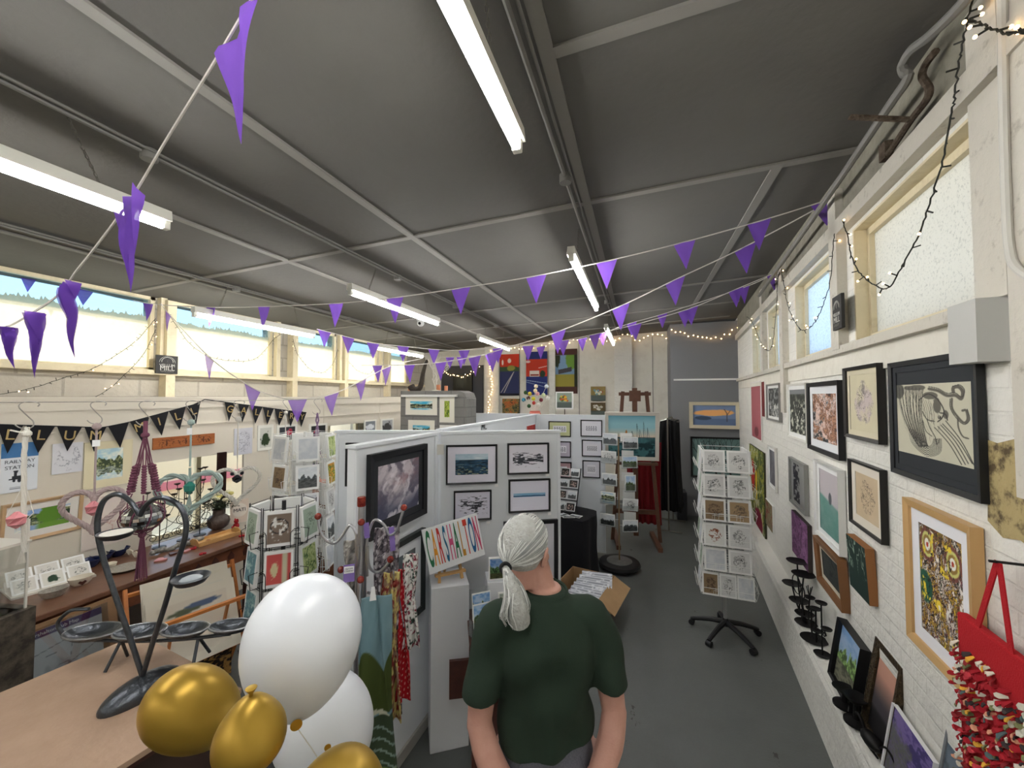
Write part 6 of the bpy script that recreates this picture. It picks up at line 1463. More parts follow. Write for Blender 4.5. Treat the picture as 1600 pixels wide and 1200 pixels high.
# ---- cardboard box of prints on the floor
bxp = fl(925, 945, 0); t = thing('cardboard_box', 'open cardboard box of prints on the floor behind the person', 'box', Vector((fl(926,905,0).x, 3.98, 0)), (0,0,R(-12)))
m_cbd = mat('brown cardboard', (178,144,104), .85, noise=(8,.3,(150,118,84))); bw_, bd_, bh = .46, .60, .30
for (c, d) in (((0,-bd_/2,bh/2),(bw_,.006,bh)),((0,bd_/2,bh/2),(bw_,.006,bh)),((-bw_/2,0,bh/2),(.006,bd_,bh)),((bw_/2,0,bh/2),(.006,bd_,bh))): MB().box(c, d).obj('side', m_cbd, t)
MB().box((0,0,.004), (bw_,bd_,.008)).obj('bottom', m_cbd, t)
MB().box((0,-.08,0), (bw_-.02,.16,.005), Matrix.Translation((0,-bd_/2,bh)) @ Matrix.Rotation(.35,4,'X')).obj('flap', m_cbd, t); MB().box((.09,0,0), (.18,bd_-.02,.005), Matrix.Translation((bw_/2,0,bh)) @ Matrix.Rotation(.5,4,'Y')).obj('flap', m_cbd, t)
bx0 = t.location.copy()
def inbox(q): return bx0+Matrix.Rotation(R(-12),3,'Z') @ Vector(q)
for i in range(6):
    o = artobj('sleeved_print', .30, .20, lambda U, V: mx(mx(full(U, (206,208,216)), C((120,124,134)), st(np.abs((V*7) % 1-.5), .38, .42)), C((235,236,240)), st(fbm(U*8, V*8, i), .6, .7)), M_CARD, None, 30, y=-.002, thick=.006, loc=inbox((.06+.01*i,-.26+.065*i,.24+.015*i)), rot=(-1.05,0,R(-12)+.05*i)); tag(o, ['nearest','second','third','fourth','fifth','rearmost'][i]+' white sleeved print in the cardboard box', 'print', 'sleeved prints in the cardboard box')
# ================================================================ coat stand with aprons and scarves
m_chr = mat('brushed chrome', (178,178,182), .28, .9); m_knob = mat('dark red glass knob', (92,14,16), .12, noise=(60,.5,(180,80,60)))
CD = 1.56
cs = cam_pt(567, CD, 0); rzs = VIEW(cs)
t = thing('coat_stand', 'chrome coat stand with curling arms and dark red knobs, hung with aprons and scarves', 'coat stand', cs, (0,0,rzs))
def csl(px, py, d=CD):         # local coordinates of a point seen at px, py on the stand's own plane
    q = hit(px, py, cs, Vector((math.sin(YAW)*-1, math.cos(YAW), 0))); q = q-cs; return Matrix.Rotation(-rzs,3,'Z') @ q
ztop = csl(566, 790).z
MB().tube([(0,0,.03),(0,0,ztop)], .0125, 14).obj('pole', m_chr, t, smooth=True)
MB().lathe([(.0155,0),(.0165,.004),(.0165,.034),(.013,.037)], (0,0,ztop-.002), 16).obj('top_cap', m_knob, t, smooth=True)
for s in (-1,1): MB().tube([(s*.017,.01,.06),(s*.017,.01,csl(566,835).z)], .005, 8).obj('side_rod', m_chr, t, smooth=True)
MB().lathe([(.18,0),(.185,.012),(.17,.025),(.03,.045)], n=28).obj('base', m_chr, t, smooth=True)
arms = [([(560,905),(560,850),(548,823),(533,842),(520,852),(505,842),(498,826),(496,809)],0),
        ([(574,900),(573,850),(584,816),(600,822),(609,838),(620,832),(627,812),(632,795)],0),
        ([(560,850),(558,880),(547,893),(539,893),(533,890)],-.02),
        ([(574,850),(577,882),(590,894),(603,884),(610,874)],-.02),
        ([(560,935),(545,935),(530,950),(520,940),(515,925)],.05),([(574,935),(590,940),(604,952),(614,940),(618,925)],.05)]
for pts, dy in arms:
    P_ = [csl(*q)+Vector((0,dy+(.02 if i > 1 else 0),0)) for i, q in enumerate(pts)]
    a_ = MB().tube(smoothpath(P_, 6), .0055, 8).obj('arm', m_chr, t, smooth=True)
    MB().ball(P_[-1][:], .0135, 14).obj('knob', m_knob, a_, smooth=True)
for px, py in ((566,810),(570,897)):
    q = csl(px, py); a_ = MB().tube([(0,0,q.z),(0,-.045,q.z)], .005, 8).obj('peg', m_chr, t, smooth=True); MB().ball((0,-.05,q.z), .0135, 14).obj('knob', m_knob, a_, smooth=True)
def csw(px, py, dy=0):
    q = csl(px, py); return cs+Matrix.Rotation(rzs,3,'Z') @ Vector((q.x, dy, q.z))
# lavender ribbons and a small sign hung on the stand
m_lav = mat('lavender felt', (126,104,170), .9)
for px, py, l, h in ((612,826,'lavender felt strip hanging on the right arm of the coat stand',.095),(572,815,'lavender felt strip tied round the pole of the coat stand',.06)):
    o = MB().box((0,0,-h/2), (.020,.003,h)).obj('felt_strip', m_lav, loc=csw(px, py, -.022), rot=(0,-.08,rzs)); tag(o, l, 'ribbon', 'lavender felt strips')
t2 = thing('small_sign', 'small lavender sign hanging at the left of the coat stand', 'sign', csw(546, 884, -.03), (0,0,rzs))
MB().box((0,0,-.01), (.040,.003,.065)).obj('board', m_lav, t2); MB().box((0,-.0025,.004), (.036,.001,.026)).obj('paper', LABEL, t2)
textmesh('Aprons', .009, INK, 'lettering', t2, (0,-.0035,.009), (PI/2,0,0), ext=.0002); textmesh('Children', .009, INK, 'lettering', t2, (0,-.0035,.0), (PI/2,0,0), ext=.0002)
# cloths: grey lace scarf, patterned scarf, aprons
def a_teal(U, V):
    im = mx(full(U, (128,156,164)), C((98,128,138)), fbm(U*4, V*6, 3)); im = mx(im, C((66,78,34)), st(.66-V+.06*np.sin(U*7), 0, .01)*(V > .38)); im = mx(im, C((190,190,170)), (np.abs(V-.38+.08*(U-.5)) < .012)*1.0); im = mx(im, C((56,70,50)), (V < .36)*1.0)
    for k in range(5): im = mx(im, C((130,150,140)), (np.abs(V-.30+.06*k+.10*(U-.5)) < .006)*1.0)
    im = mx(im, C((120,140,70)), ((V < .08)*blob(U, V, .5, .05, .5, .05, 3))); im = mx(im, C((226,228,230)), (np.abs(U-.2) < .05)*(np.abs(V-.40) < .02)*1.0); return im
def dots(base, dot, s=14, th=.72, seed=3):
    def f(U, V):
        du = (U*s) % 1-.5; dv = (V*s*2.2+np.floor(U*s)*.5) % 1-.5; return mx(full(U, base), C(dot), 1-st(np.hypot(du, dv), .10, .16))
    return f
def marks(base, dots_, sc=12, seed=3, th=.6): return lambda U, V: mx(mx(full(U, base), C(dots_[0]), st(fbm(U*sc, V*sc*2, seed), th, th+.04)), C(dots_[1]), st(fbm(U*sc, V*sc*2, seed+9), th+.03, th+.07))
def hang(px0, px1, py0, py1, dy, fn, name, label, cat, **k):
    a = csw((px0+px1)/2, py0, dy); b = csw((px0+px1)/2, py1, dy); c0_ = csw(px0, py0, dy); c1_ = csw(px1, py0, dy); w = (c1_-c0_).length; h = a.z-b.z
    return drape(name, w*k.pop('wide', 1.15), h, M_CLOTHP, a, rzs+k.pop('turn', 0), label, cat, fn=fn, **k)
hang(546, 566, 848, 960, .04, marks((150,146,140), [(110,106,104),(190,186,180)]), 'hanging_scarf', 'plain grey scarf hanging at the left of the coat stand', 'scarf', folds=4, amp=.012, res=(30,40), wide=1.4)
hang(583, 632, 832, 1000, .03, marks((118,110,116), [(60,56,62),(196,190,194)], 16, 6, .52), 'lace_scarf', 'grey crochet lace scarf draped right of the coat stand pole', 'scarf', folds=5, amp=.014, taper=.45, res=(60,90))
# aprons along an outer arm, further right and slightly behind
hang(566, 612, 925, 1215, -.06, a_teal, 'picture_apron', 'teal and green apron with a landscape print, largest on the coat stand', 'apron', folds=2, amp=.012, taper=.45, res=(70,110), wide=1.5)
hang(600, 626, 905, 1150, .02, marks((150,120,100), [(130,50,46),(206,190,120)], 14, 2, .5), 'floral_apron', 'red and beige floral apron hanging behind the teal one', 'apron', folds=3, amp=.02, taper=.3, res=(50,90), wide=1.3)
hang(612, 628, 920, 1145, .05, marks((46,44,50), [(120,110,110),(170,160,150)], 18, 8, .55), 'dark_apron', 'dark flowery apron between the floral and the red spotted one', 'apron', folds=3, amp=.02, taper=.2, res=(40,70), wide=1.3)
hang(626, 643, 905, 1122, .03, dots((170,18,32), (226,200,180), 10), 'red_apron', 'red apron with small white spots on the coat stand', 'apron', folds=2, amp=.012, taper=.35, res=(70,110), wide=1.35)
hang(636, 658, 880, 1035, .02, marks((224,222,218), [(40,60,50),(130,40,60)], 16, 12, .58), 'sprigged_apron', 'white sprigged apron, rightmost on the coat stand', 'apron', folds=3, amp=.012, taper=.4, res=(60,90), wide=1.2)
for px, py, l in ((582,905,'white peg-shaped tag on the teal apron'),):
    o = MB().prism([(-.012,0),(.012,0),(.006,.05),(-.006,.05)], -.002, .002, Matrix.Rotation(PI/2,4,'X')).obj('tag', LABEL, loc=csw(px, 925, -.085), rot=(0,0,rzs)); tag(o, l, 'tag')

# ================================================================ things on the plinth of the right wall
LZ = .41
m_blkiron = mat('black wrought iron', (28,27,27), .45, .5)
def lp(px, py, off=None):
    q = fl(px, py, LZ)
    if off is not None: q = rw(q.y, LZ, off)
    q.z = LZ-.0; return q
def candleplate(mb, c, r): mb.lathe([(r*.3,0),(r*.9,.006),(r,.014),(r*.9,.012),(r*.25,.006)], c, 18)
# dish stack holders
p = rw(lp(1290,1000).y+.20, LZ-.01, .07); t = thing('candle_stand', 'black iron stand of stacked dishes on the plinth, farthest', 'candle holder', p, (0,0,R(95)))
mb = MB(); candleplate(mb, (0,0,0), .075)
for x, z, r_ in ((.12,.42,.075),(.02,.36,.08),(.22,.20,.07),(.10,.12,.07),(.02,.06,.065)): candleplate(mb, (x,0,z), r_); mb.tube(smoothpath([(0,0,.005),(x*.4,.02,z*.5),(x,0,z)], 5), .006, 6)
for r_, x, z in ((.07,.14,.24),(.05,.06,.22)): mb.tube([(x+r_*math.cos(a), 0, z+r_*math.sin(a)) for a in [2*PI*k/20 for k in range(20)]], .004, 6, closed=True)
mb.obj('frame', m_blkiron, t, smooth=True)
p = rw(lp(1290,1000).y-.02, LZ-.01, .075); t = thing('candle_stand', 'black iron candle stand with pronged cup and two tall stems, middle of the plinth group', 'candle holder', p, (0,0,R(95)))
mb = MB(); candleplate(mb, (0,0,0), .085)
for x, z in ((.03,.20),(-.03,.23)): mb.tube([(x,0,0),(x,0,z)], .006, 6); candleplate(mb, (x,0,z), .035)
mb.tube(smoothpath([(0,0,.0),(.07,0,.12),(.05,0,.27)], 5), .005, 6); candleplate(mb, (.05,0,.27), .035)
for k in range(4): mb.tube([(.05,0,.28),(.05+.02*math.cos(k*PI/2),.02*math.sin(k*PI/2),.36)], .003, 5)
mb.obj('frame', m_blkiron, t, smooth=True)
p = rw(lp(1297,1025).y, LZ-.01, .075); t = thing('candle_stand', 'tall slim black candle stand with curls, by the black box frame', 'candle holder', p, (0,0,R(95)))
mb = MB(); candleplate(mb, (0,0,0), .05); mb.tube([(0,0,0),(0,0,.34)], .005, 6); candleplate(mb, (0,0,.34), .035)
for s, z in ((-1,.20),(1,.12)):
    mb.tube([(s*(.03+.025*(1-k/24*.8)*math.cos(2*PI*1.5*k/24)),0,z-.04+.025*(1-k/24*.8)*math.sin(2*PI*1.5*k/24)) for k in range(25)], .0035, 5); mb.tube([(0,0,z-.06),(s*.055,0,z)], .004, 5); candleplate(mb, (s*.06,0,z), .032)
mb.obj('frame', m_blkiron, t, smooth=True)
for (px, py, H, l) in ((1338,1130,.14,'squat black goblet-shaped candle holder before the carved frame'),(1320,1103,.10,'smaller black candle holder just behind the goblet-shaped one')):
    p = lp(px, py); o = MB().lathe([(.055,0),(.055,.012),(.014,.024),(.012,H*.7),(.03,H*.8),(.056,H),(.05,H),(.02,H*.85)], n=22).obj('candle_holder', m_blkiron, smooth=True, loc=p); tag(o, l, 'candle holder', 'goblet candle holders')
# leaning pictures
def leaning(px0, yt, yb, px1, label, fcol, art, fw, depth, off=.06, name='framed_picture', lean=.16, mount=None, mcol=(238,238,236), roll=0, **k):
    ctr, w, h = fitrect((RA+RN*off, RU, RN), px0, yt, yb, px1, off=0)
    b = rw(ctr.y, LZ+.0, off+.02); h = max(.1, ctr.z+h/2-LZ); t = thing(name, label, 'picture', Vector((b.x, b.y, LZ+.004)), (-lean,roll,math.atan2(RU.y, RU.x)))
    fm = mat('frame %d %d %d' % fcol, fcol, .45) if not k.get('fm') else k['fm']
    f = rectframe(w, h, fw, depth).obj('frame', fm, t, loc=(0,0,h/2))
    if mount: rectframe(w-2*fw, h-2*fw, mount, .002, -depth*.45).obj('mount', mat('mount %d %d %d' % mcol, mcol, .8), t, loc=(0,0,h/2))
    m_ = mount or 0; artobj('artwork', w-2*fw-2*m_+.004, h-2*fw-2*m_+.004, art, M_PRINT, t, 80, y=-depth*.4, thick=.004, loc=(0,0,h/2)); return t, w, h
leaning(1312, 966, 1038, 1348, 'black box-framed picture of a green hillside standing on the plinth', (16,16,18), land((110,150,200), (70,90,50), (130,130,110), .35, .35, 21, .3), .012, .05, off=.04)
m_carv = mat('carved dark gilt wood', (84,68,42), .5, .3, noise=(40,.8,(36,28,22)), bump=(90,1.0))
leaning(1358, 993, 1112, 1398, 'ornate carved frame with a sunset inside, standing on the plinth', (84,68,42), lambda U, V: mx(mx(full(U, (200,150,130)), C((70,66,70)), 1-st(V, .4, .7)), C((30,28,30)), 1-st(V, .25, .3)), .035, .03, off=.03, fm=m_carv)
leaning(1390, 1098, 1160, 1452, 'canvas of purple bands over speckled grey, leaning at the near end of the plinth', (236,236,236), lambda U, V: mx(abst([(84,70,130),(120,104,160),(66,58,110)], 3, 4)(U, V*2), C((96,98,92)), blob(U, V, .15, .35, .42, .42, 5, .5)*(.6+.4*st(fbm(U*30, V*30, 4), .4, .6))), .004, .02, off=.05)
leaning(1456, 1093, 1200, 1532, 'grey-blue picture behind shiny plastic, nearest on the plinth', (120,124,128), lambda U, V: mx(abst([(88,100,114),(104,116,128),(80,90,100)], 2, 6)(U, V), C((150,104,84)), blob(U, V, .5, .25, .12, .18, 5, .4)), .008, .012, off=.04)
# small iron bird
p = rw(fl(1372,1192,LZ).y+.06, LZ-.0, .09); mb = MB(); mb.ball((0,0,.05), .045, 12, sc=(1.5,.8,.7)); mb.tube(smoothpath([(.05,0,.06),(.09,0,.10),(.12,0,.09)], 5), .008, 6); mb.tube(smoothpath([(-.05,0,.05),(-.10,0,.10),(-.16,0,.08),(-.15,0,.02)], 5), .005, 6); mb.tube([(.01,0,.03),(.01,0,0)], .005, 6); mb.tube([(-.01,0,.03),(-.01,0,0)], .005, 6); mb.tube([(-.04,0,.0),(.05,0,.0)], .005, 6)
tag(mb.obj('iron_bird', m_blkiron, smooth=True, loc=p, rot=(0,0,R(95))), 'small black iron bird on the plinth in front of the purple canvas', 'ornament')

# ---- red rag bag hanging at the near right
bp = hit(1503, 955, RA+RN*.05, RN); br_ = hit(1640, 1010, RA+RN*.05, RN)
w = .36; zt = bp.z; ctr = bp+RU*(w/2); rzr = math.atan2(RU.y, RU.x)
t = thing('rag_bag', 'red felt bag covered in knotted rag strips, hanging at the near right', 'bag', Vector((ctr.x, ctr.y, zt)), (0,0,rzr))
m_rf = mat('bright red felt', (176,16,28), .9, bump=(200,.3)); H = .62
MB().box((0,0,-H/2), (w,.03,H)).obj('body', m_rf, t, bevel=.008)
hook = hit(1567, 880, RA+RN*.05, RN); hz = hook.z-zt; hx = (hook-ctr).dot(RU)
for x0 in (-.085, .06):
    MB().bar((x0,-.01,-.01), (hx+(.004 if x0 > 0 else -.004),-.01,hz), .020, .004, up=(0,1,0)).obj('strap', m_rf, t)
MB().tube([(hx,.05,hz+.002),(hx,-.03,hz+.002)], .004, 6).obj('nail', m_blkiron, t)
r = random.Random(12); cols_ = [(214,206,190),(226,170,60),(160,24,36),(200,196,180),(120,120,80),(150,40,44),(90,110,110),(214,150,120),(60,50,50),(196,60,70)]
rag = [MB() for _ in cols_]
for j in range(26):
    for i in range(17):
        x = -w/2+.01+(w-.02)*i/16+r.uniform(-.008,.008); z = -.10-(H-.11)*j/25+r.uniform(-.008,.008)
        if j < 2 and r.random() < .5: continue
        k = r.randrange(len(cols_)) if r.random() < .62 else 2; L = r.uniform(.014,.028); a = r.uniform(-1.2,1.2); d = Vector((math.sin(a)*L, -r.uniform(.010,.024), -math.cos(a)*L*.8)); s_ = Vector((math.cos(a),0,math.sin(a)))*r.uniform(.005,.010); o_ = Vector((x,-.015,z))
        rag[k].add([(o_-s_*.4)[:],(o_+s_*.4)[:],(o_+d*.55+s_+Vector((0,-.006,0)))[:],(o_+d+s_*.5)[:],(o_+d-s_*.5)[:],(o_+d*.55-s_+Vector((0,-.006,0)))[:]], [(0,1,2,5),(5,2,3,4)])
for k, m_ in enumerate(rag):
    q = m_.obj('rag_strips', mat('rag %d %d %d' % cols_[k], cols_[k], .95), t); q['kind'] = 'stuff'; so = q.modifiers.new('thickness','SOLIDIFY'); so.thickness = .0025

# ================================================================ counter in the foreground
CZ = 1.05
def wv(x, d): return camxy(x, d)
c0 = wv(-1.71, 1.84); c1 = wv(-1.00, 1.50); dv = (wv(-.2,-.38)); dv.normalize(); LN = 1.25
m_ct = mat('worn tan board top', (178,150,128), .6, noise=(7,.5,(150,122,100),.3,.7), bump=(30,.15))
uv = (c1-c0); cw_ = uv.length; uv.normalize(); t = thing('counter', 'tan-topped counter in the near left corner, carrying the heart-shaped candle stand', 'counter', (c0+dv*LN/2+uv*cw_/2), (0,0,math.atan2(uv.y, uv.x)))
MB().box((0,0,CZ-.009), (cw_,LN,.018)).obj('counter_top', m_ct, t); MB().box((0,0,CZ-.03), (cw_-.03,LN-.03,.024)).obj('top_edge', m_dw2, t); MB().box((0,0,(CZ-.042)/2), (cw_-.10,LN-.10,CZ-.042)).obj('cabinet', mat('dark counter side', (60,44,38), .6), t, bevel=.004)
# heart-shaped candle stand
hp = fl(222, 1082, CZ); hd = (hp-CAM).dot(Vector((-math.sin(YAW), math.cos(YAW), 0))); rzh = VIEW(hp)
nh = Vector((-math.sin(YAW), math.cos(YAW), 0))
def hl(px, py, dy=0):
    q = hit(px, py, hp, nh)-hp; q = Matrix.Rotation(-rzh,3,'Z') @ q; return Vector((q.x, q.y+dy, q.z))
t = thing('heart_candle_stand', 'dark iron heart-shaped candle stand on a beaten oval base, on the tan counter', 'candle holder', hp, (0,0,rzh))
m_gun = mat('blackened steel', (88,92,98), .28, .85, noise=(20,.4,(40,42,46)), bump=(50,.25)); m_gunp = mat('polished steel rim', (150,152,156), .3, .95, noise=(14,.5,(90,92,96)), bump=(40,.3))
vs = MB(); n = 32; prof = [(1,0),(1.0,.010),(.93,.022),(.75,.036),(.5,.046),(.25,.052),(.0,.054)]
for r_, z in prof:
    for k in range(n): a = 2*PI*k/n; vs.v.append((.125*r_*math.cos(a)*1.0+.0, .066*r_*math.sin(a), z*1.15))
for i in range(len(prof)-1):
    for k in range(n): vs.f.append((i*n+k, i*n+(k+1)%n, (i+1)*n+(k+1)%n, (i+1)*n+k))
vs.obj('base', m_gun, t, smooth=True, rot=(0,0,R(28)))
for pts in ([(222,1052),(205,1003),(180,930),(162,875),(152,825),(158,790),(172,775),(188,773),(205,785),(218,805)],
            [(224,1052),(240,1000),(258,945),(275,885),(289,840),(290,812),(280,790),(262,779),(243,779),(228,790),(219,806)]):
    P_ = [hl(*q) for q in pts]; P_[0] = Vector((0,0,.058)); MB().tube(smoothpath(P_, 5), .0085, 9, rf=lambda k: .0095-.002*abs(k-.5)).obj('rod', m_gun, t, smooth=True)
def dish(cx, cy, w, label, cd):
    q = hl(cx, cy, -.01); r_ = w*.5*hd/F
    o = MB().lathe([(r_*.25,-r_*.50),(r_*.75,-r_*.34),(r_,0),(r_*.95,0),(r_*.68,-r_*.24),(0,-r_*.34)], q[:], 26).obj(label, mat('dark blue-black enamel', (32,36,46), .35), t, smooth=True); return q, r_, o
q, r_, o = dish(182, 830, 47, 'bowl', 0); cd_ = MB().lathe([(r_*.80,-r_*.1),(r_*.8,-r_*.02),(0,0)], q[:], 20).obj('candle', mat('white wax', (228,224,214), .5), o, smooth=True); MB().tube([q[:], (q+Vector((0,0,.014)))[:]], .001, 5).obj('wick', INK, cd_) if False else None
q, r_, o = dish(298, 900, 50, 'bowl', 0); MB().ball((q-Vector((0,0,r_*.15)))[:], r_*.55, 12, sc=(1.1,.8,.45)).obj('glass_dish', mat('grey glass nightlight', (176,184,190), .15), o, smooth=True)
# row of four shallow dishes on a curved stand
t = thing('dish_centrepiece', 'row of four shallow polished iron dishes with a curled end, behind the heart stand', 'candle holder', (0,0,0))
DZ_ = 1.19; C4 = [(146,986,98),(219,986,90),(290,983,82),(361,977,76)]; wp = [fl(px, py, DZ_) for px, py, _ in C4]
base = (wp[0]+wp[3])/2; base.z = CZ; t.location = base; rz4 = math.atan2((wp[3]-wp[0]).y, (wp[3]-wp[0]).x); t.rotation_euler = (0,0,rz4)
def l4(v): return Matrix.Rotation(-rz4,3,'Z') @ (v-base)
for (px, py, w_), q in zip(C4, wp):
    d = (q-CAM).dot(nh); r_ = w_*.5*d/F*.80; c_ = l4(q)
    o = MB().lathe([(r_*.3,-.030),(r_*.8,-.018),(r_,0),(r_*1.02,.003),(r_*.97,.004),(r_*.80,-.010),(r_*.3,-.022),(0,-.023)], (0,0,0), 34, Matrix.Translation(c_) @ Matrix.Diagonal((1,.58,1,1))).obj('dish', m_gun, t, smooth=True)
    MB().tube([(c_.x+r_*math.cos(a), c_.y+r_*.58*math.sin(a), c_.z+.001) for a in [2*PI*k/34 for k in range(34)]], .0042, 7, closed=True).obj('rim', m_gunp, o, smooth=True)
L0, L3 = l4(wp[0]), l4(wp[3])
bar_ = [L0+Vector((-.10,0,-.02)), L0+Vector((0,0,-.035)), l4(wp[1])+Vector((0,0,-.04)), l4(wp[2])+Vector((0,0,-.04)), L3+Vector((0,0,-.035))]
hk = [L0+Vector((-.02,0,.09)), L0+Vector((-.09,0,.085)), L0+Vector((-.135,0,.04)), L0+Vector((-.12,0,-.0))]
MB().tube(smoothpath(hk+bar_, 6), .007, 8).obj('bar', m_gun, t, smooth=True)
for x in (-.16, .14): MB().tube([(x,0,DZ_-CZ-.04),(x*1.1,.05,.004)], .006, 7).obj('foot', m_gun, t, smooth=True); MB().tube([(x,0,DZ_-CZ-.04),(x*1.1,-.05,.004)], .006, 7).obj('foot', m_gun, t, smooth=True)
# clear display case at the left edge
dc = at(-75, 965, 1.75); dcx = Vector((dc.x-.08, dc.y, 0)); t = thing('acrylic_display_case', 'clear display case with a tan shelf at the left edge, beyond the counter', 'display case', dcx, (0,0,R(12)))
W_, D_, Hc = .34, .34, 1.44
for x, y in ((-1,-1),(1,-1),(1,1),(-1,1)): MB().box((x*W_/2, y*D_/2, .55+Hc/2-.17), (.008,.008,Hc-.55)).obj('edge', m_rw, t)
MB().box((0,-D_/2,1.0), (W_,.003,.86)).obj('side_pane', M_ACRYL, t); MB().box((W_/2,0,1.0), (.003,D_,.86)).obj('side_pane', M_ACRYL, t); MB().box((0,0,1.435), (W_+.02,D_+.02,.012)).obj('lid', mat('milky plastic lid', (228,222,210), .3), t)
MB().box((0,0,1.10), (W_-.02,D_-.02,.02)).obj('shelf', mat('tan card shelf', (206,176,134), .7), t); MB().box((0,0,.56), (W_+.05,D_+.05,1.12-.02), None).obj('pedestal', mat('dark stall base', (52,44,38), .7, noise=(14,.6,(110,100,84),.4,.6)), t)
for i in range(3):
    o = MB().box((0,0,.006), (.09,.02,.012)).obj('small_purse', mat('brown leather', (110,62,46), .5), loc=dcx+Vector((.02+.03*i,-.05+.05*i,1.11)), rot=(0,0,.5*i)); tag(o, ['nearest','middle','farthest'][i]+' small brown leather piece in the clear display case', 'purse', 'leather pieces in the display case')

# ================================================================ balloons
m_bw = mat('white balloon rubber', (236,240,246), .28, spec=.5); m_bgold = mat('metallic gold balloon', (172,138,52), .36, .55); m_conf = mat('gold confetti foil', (204,158,60), .35, .6)
KNOTS = []
def balloon(px, py, d, ax, by, tilt, m_, label, neck=1.0, name='balloon', squash=.9):
    """ax, by: half axes in photo pixels; tilt (deg) of the long axis; neck end points down along the axis"""
    c = at(px, py, d); rx, rz_ = ax*d/F, by*d/F; rx, rz_ = rx*squash**0, rz_
    vs = MB(); n = 40; mseg = 30
    vs.v.append((0,0,rz_))
    for i in range(1, mseg):
        a = PI*i/mseg; z = math.cos(a); rr = math.sin(a)*(1+.10*z)
        if z < -.80: rr *= 1
        zz = z if z > -.55 else z-(abs(z)-.55)**2*.45*neck
        for k in range(n): b = 2*PI*k/n; vs.v.append((rx*rr*math.cos(b), rx*rr*math.sin(b), rz_*zz))
    e = -1-.45**2*.45*neck; vs.v.append((0,0,rz_*e)); L = len(vs.v)-1
    vs.f += [(0,1+k,1+(k+1)%n) for k in range(n)]+[(1+i*n+k,1+(i+1)*n+k,1+(i+1)*n+(k+1)%n,1+i*n+(k+1)%n) for i in range(mseg-2) for k in range(n)]+[(1+(mseg-2)*n+k,L,1+(mseg-2)*n+(k+1)%n) for k in range(n)]
    t = thing(name, label, 'balloon', c, (0,0,0), 'white and gold balloons')
    t.rotation_euler = (Matrix.Rotation(VIEW(c),4,'Z') @ Matrix.Rotation(R(tilt),4,'Y')).to_euler()
    vs.obj('skin', m_, t, smooth=True); z0 = rz_*e
    MB().lathe([(.004,.004),(.0035,-.004),(.010,-.014),(.008,-.015)], (0,0,z0), 12).obj('knot', m_, t, smooth=True)
    if py != 1148: KNOTS.append((Matrix.Translation(c) @ t.rotation_euler.to_matrix().to_4x4()) @ Vector((0,0,z0-.012)))
    return t, c
balloon(474, 1006, .95, 84, 101, 6, m_bw, 'largest white balloon, upper one of the pair', .6)
balloon(510, 1136, 1.16, 70, 80, -30, m_bw, 'lower white balloon with gold confetti spots showing through', .6)
balloon(303, 1108, 1.04, 54, 74, -42, m_bgold, 'round gold balloon at the left, in front of the tan counter', .5)
balloon(391, 1148, .72, 50, 52, 180, m_bgold, 'gold balloon with its nozzle end upward, in front of the white balloons', 1.6)
balloon(523, 1272, .76, 82, 78, 90, m_bgold, 'gold balloon cut off by the bottom edge of the photo', .4)
bwp = Vector((-.55, .85, 0)); t = thing('balloon_weight', 'small gold weight on the floor below the balloons, with their white ribbons', 'weight', bwp)
MB().lathe([(.05,0),(.06,.02),(.045,.06),(.01,.075)], n=18).obj('weight_body', m_bgold, t, smooth=True)
for kw in KNOTS: MB().tube([(p_-bwp)[:] for p_ in smoothpath([kw, kw.lerp(Vector((bwp.x, bwp.y, kw.z)), .5)-Vector((0,0,.25)), Vector((bwp.x, bwp.y, .5)), bwp+Vector((0,0,.06))], 5)], .0012, 4).obj('ribbon', mat('white ribbon', (225,222,214), .5), t)
for px, py, d, s, l in ((463,1133,.86,.012,'large gold foil disc where the balloons meet'),(512,1168,.868,.007,'small gold foil disc showing on the lower white balloon')):
    o = MB().tube([(0,-.0008,0),(0,.0008,0)], s, 20).obj('foil_disc', m_conf, loc=at(px, py, d), rot=(0,0,VIEW(at(px, py, d)))); tag(o, l, 'confetti', 'gold foil discs')
# ================================================================ the person
m_skin = mat('skin', (196,150,134), .55, noise=(18,.35,(176,122,108)), bump=(140,.08)); m_shirt = mat('dark green cotton', (34,50,38), .9, bump=(260,.12)); m_short = mat('grey marl shorts', (96,98,110), .9, noise=(220,.5,(128,130,140)), bump=(200,.15))
m_hairb = mat('white grey hair', (196,198,194), .5, noise=(60,.5,(150,148,140)), bump=(120,.6)); m_hairs = mat('white grey hair strand', (228,229,226), .45); m_band = mat('black hair band', (16,16,18), .7)
pd = 1.40; foot = cam_pt(850, pd, 0); PR = math.atan2(-foot.x, foot.y)+R(11)
person = thing('person', 'person with a white ponytail in a dark green t-shirt, seen from behind, hands clasped behind', 'person', foot, (0,0,PR))
def remeshed(parts, name, m_, vox, smooth_it=8, parent=None):
    """parts: list of MB volumes; merged into one skin by voxel remeshing"""
    all_ = MB()
    for q in parts: all_.add(q.v, q.f)
    me = all_.mesh('tmp', m_); o = bpy.data.objects.new('tmp', me); COL.objects.link(o)
    r_ = o.modifiers.new('r', 'REMESH'); r_.mode = 'VOXEL'; r_.voxel_size = vox; r_.use_smooth_shade = True
    s_ = o.modifiers.new('s', 'SMOOTH'); s_.factor = .5; s_.iterations = smooth_it
    dg = bpy.context.evaluated_depsgraph_get(); dg.update(); nm = bpy.data.meshes.new_from_object(o.evaluated_get(dg)); bpy.data.objects.remove(o)
    nm.materials.clear(); nm.materials.append(m_); nm.polygons.foreach_set('use_smooth', [True]*len(nm.polygons)); nm.name = name
    q = bpy.data.objects.new(name, nm); COL.objects.link(q)
    if parent: q.parent = parent
    return q
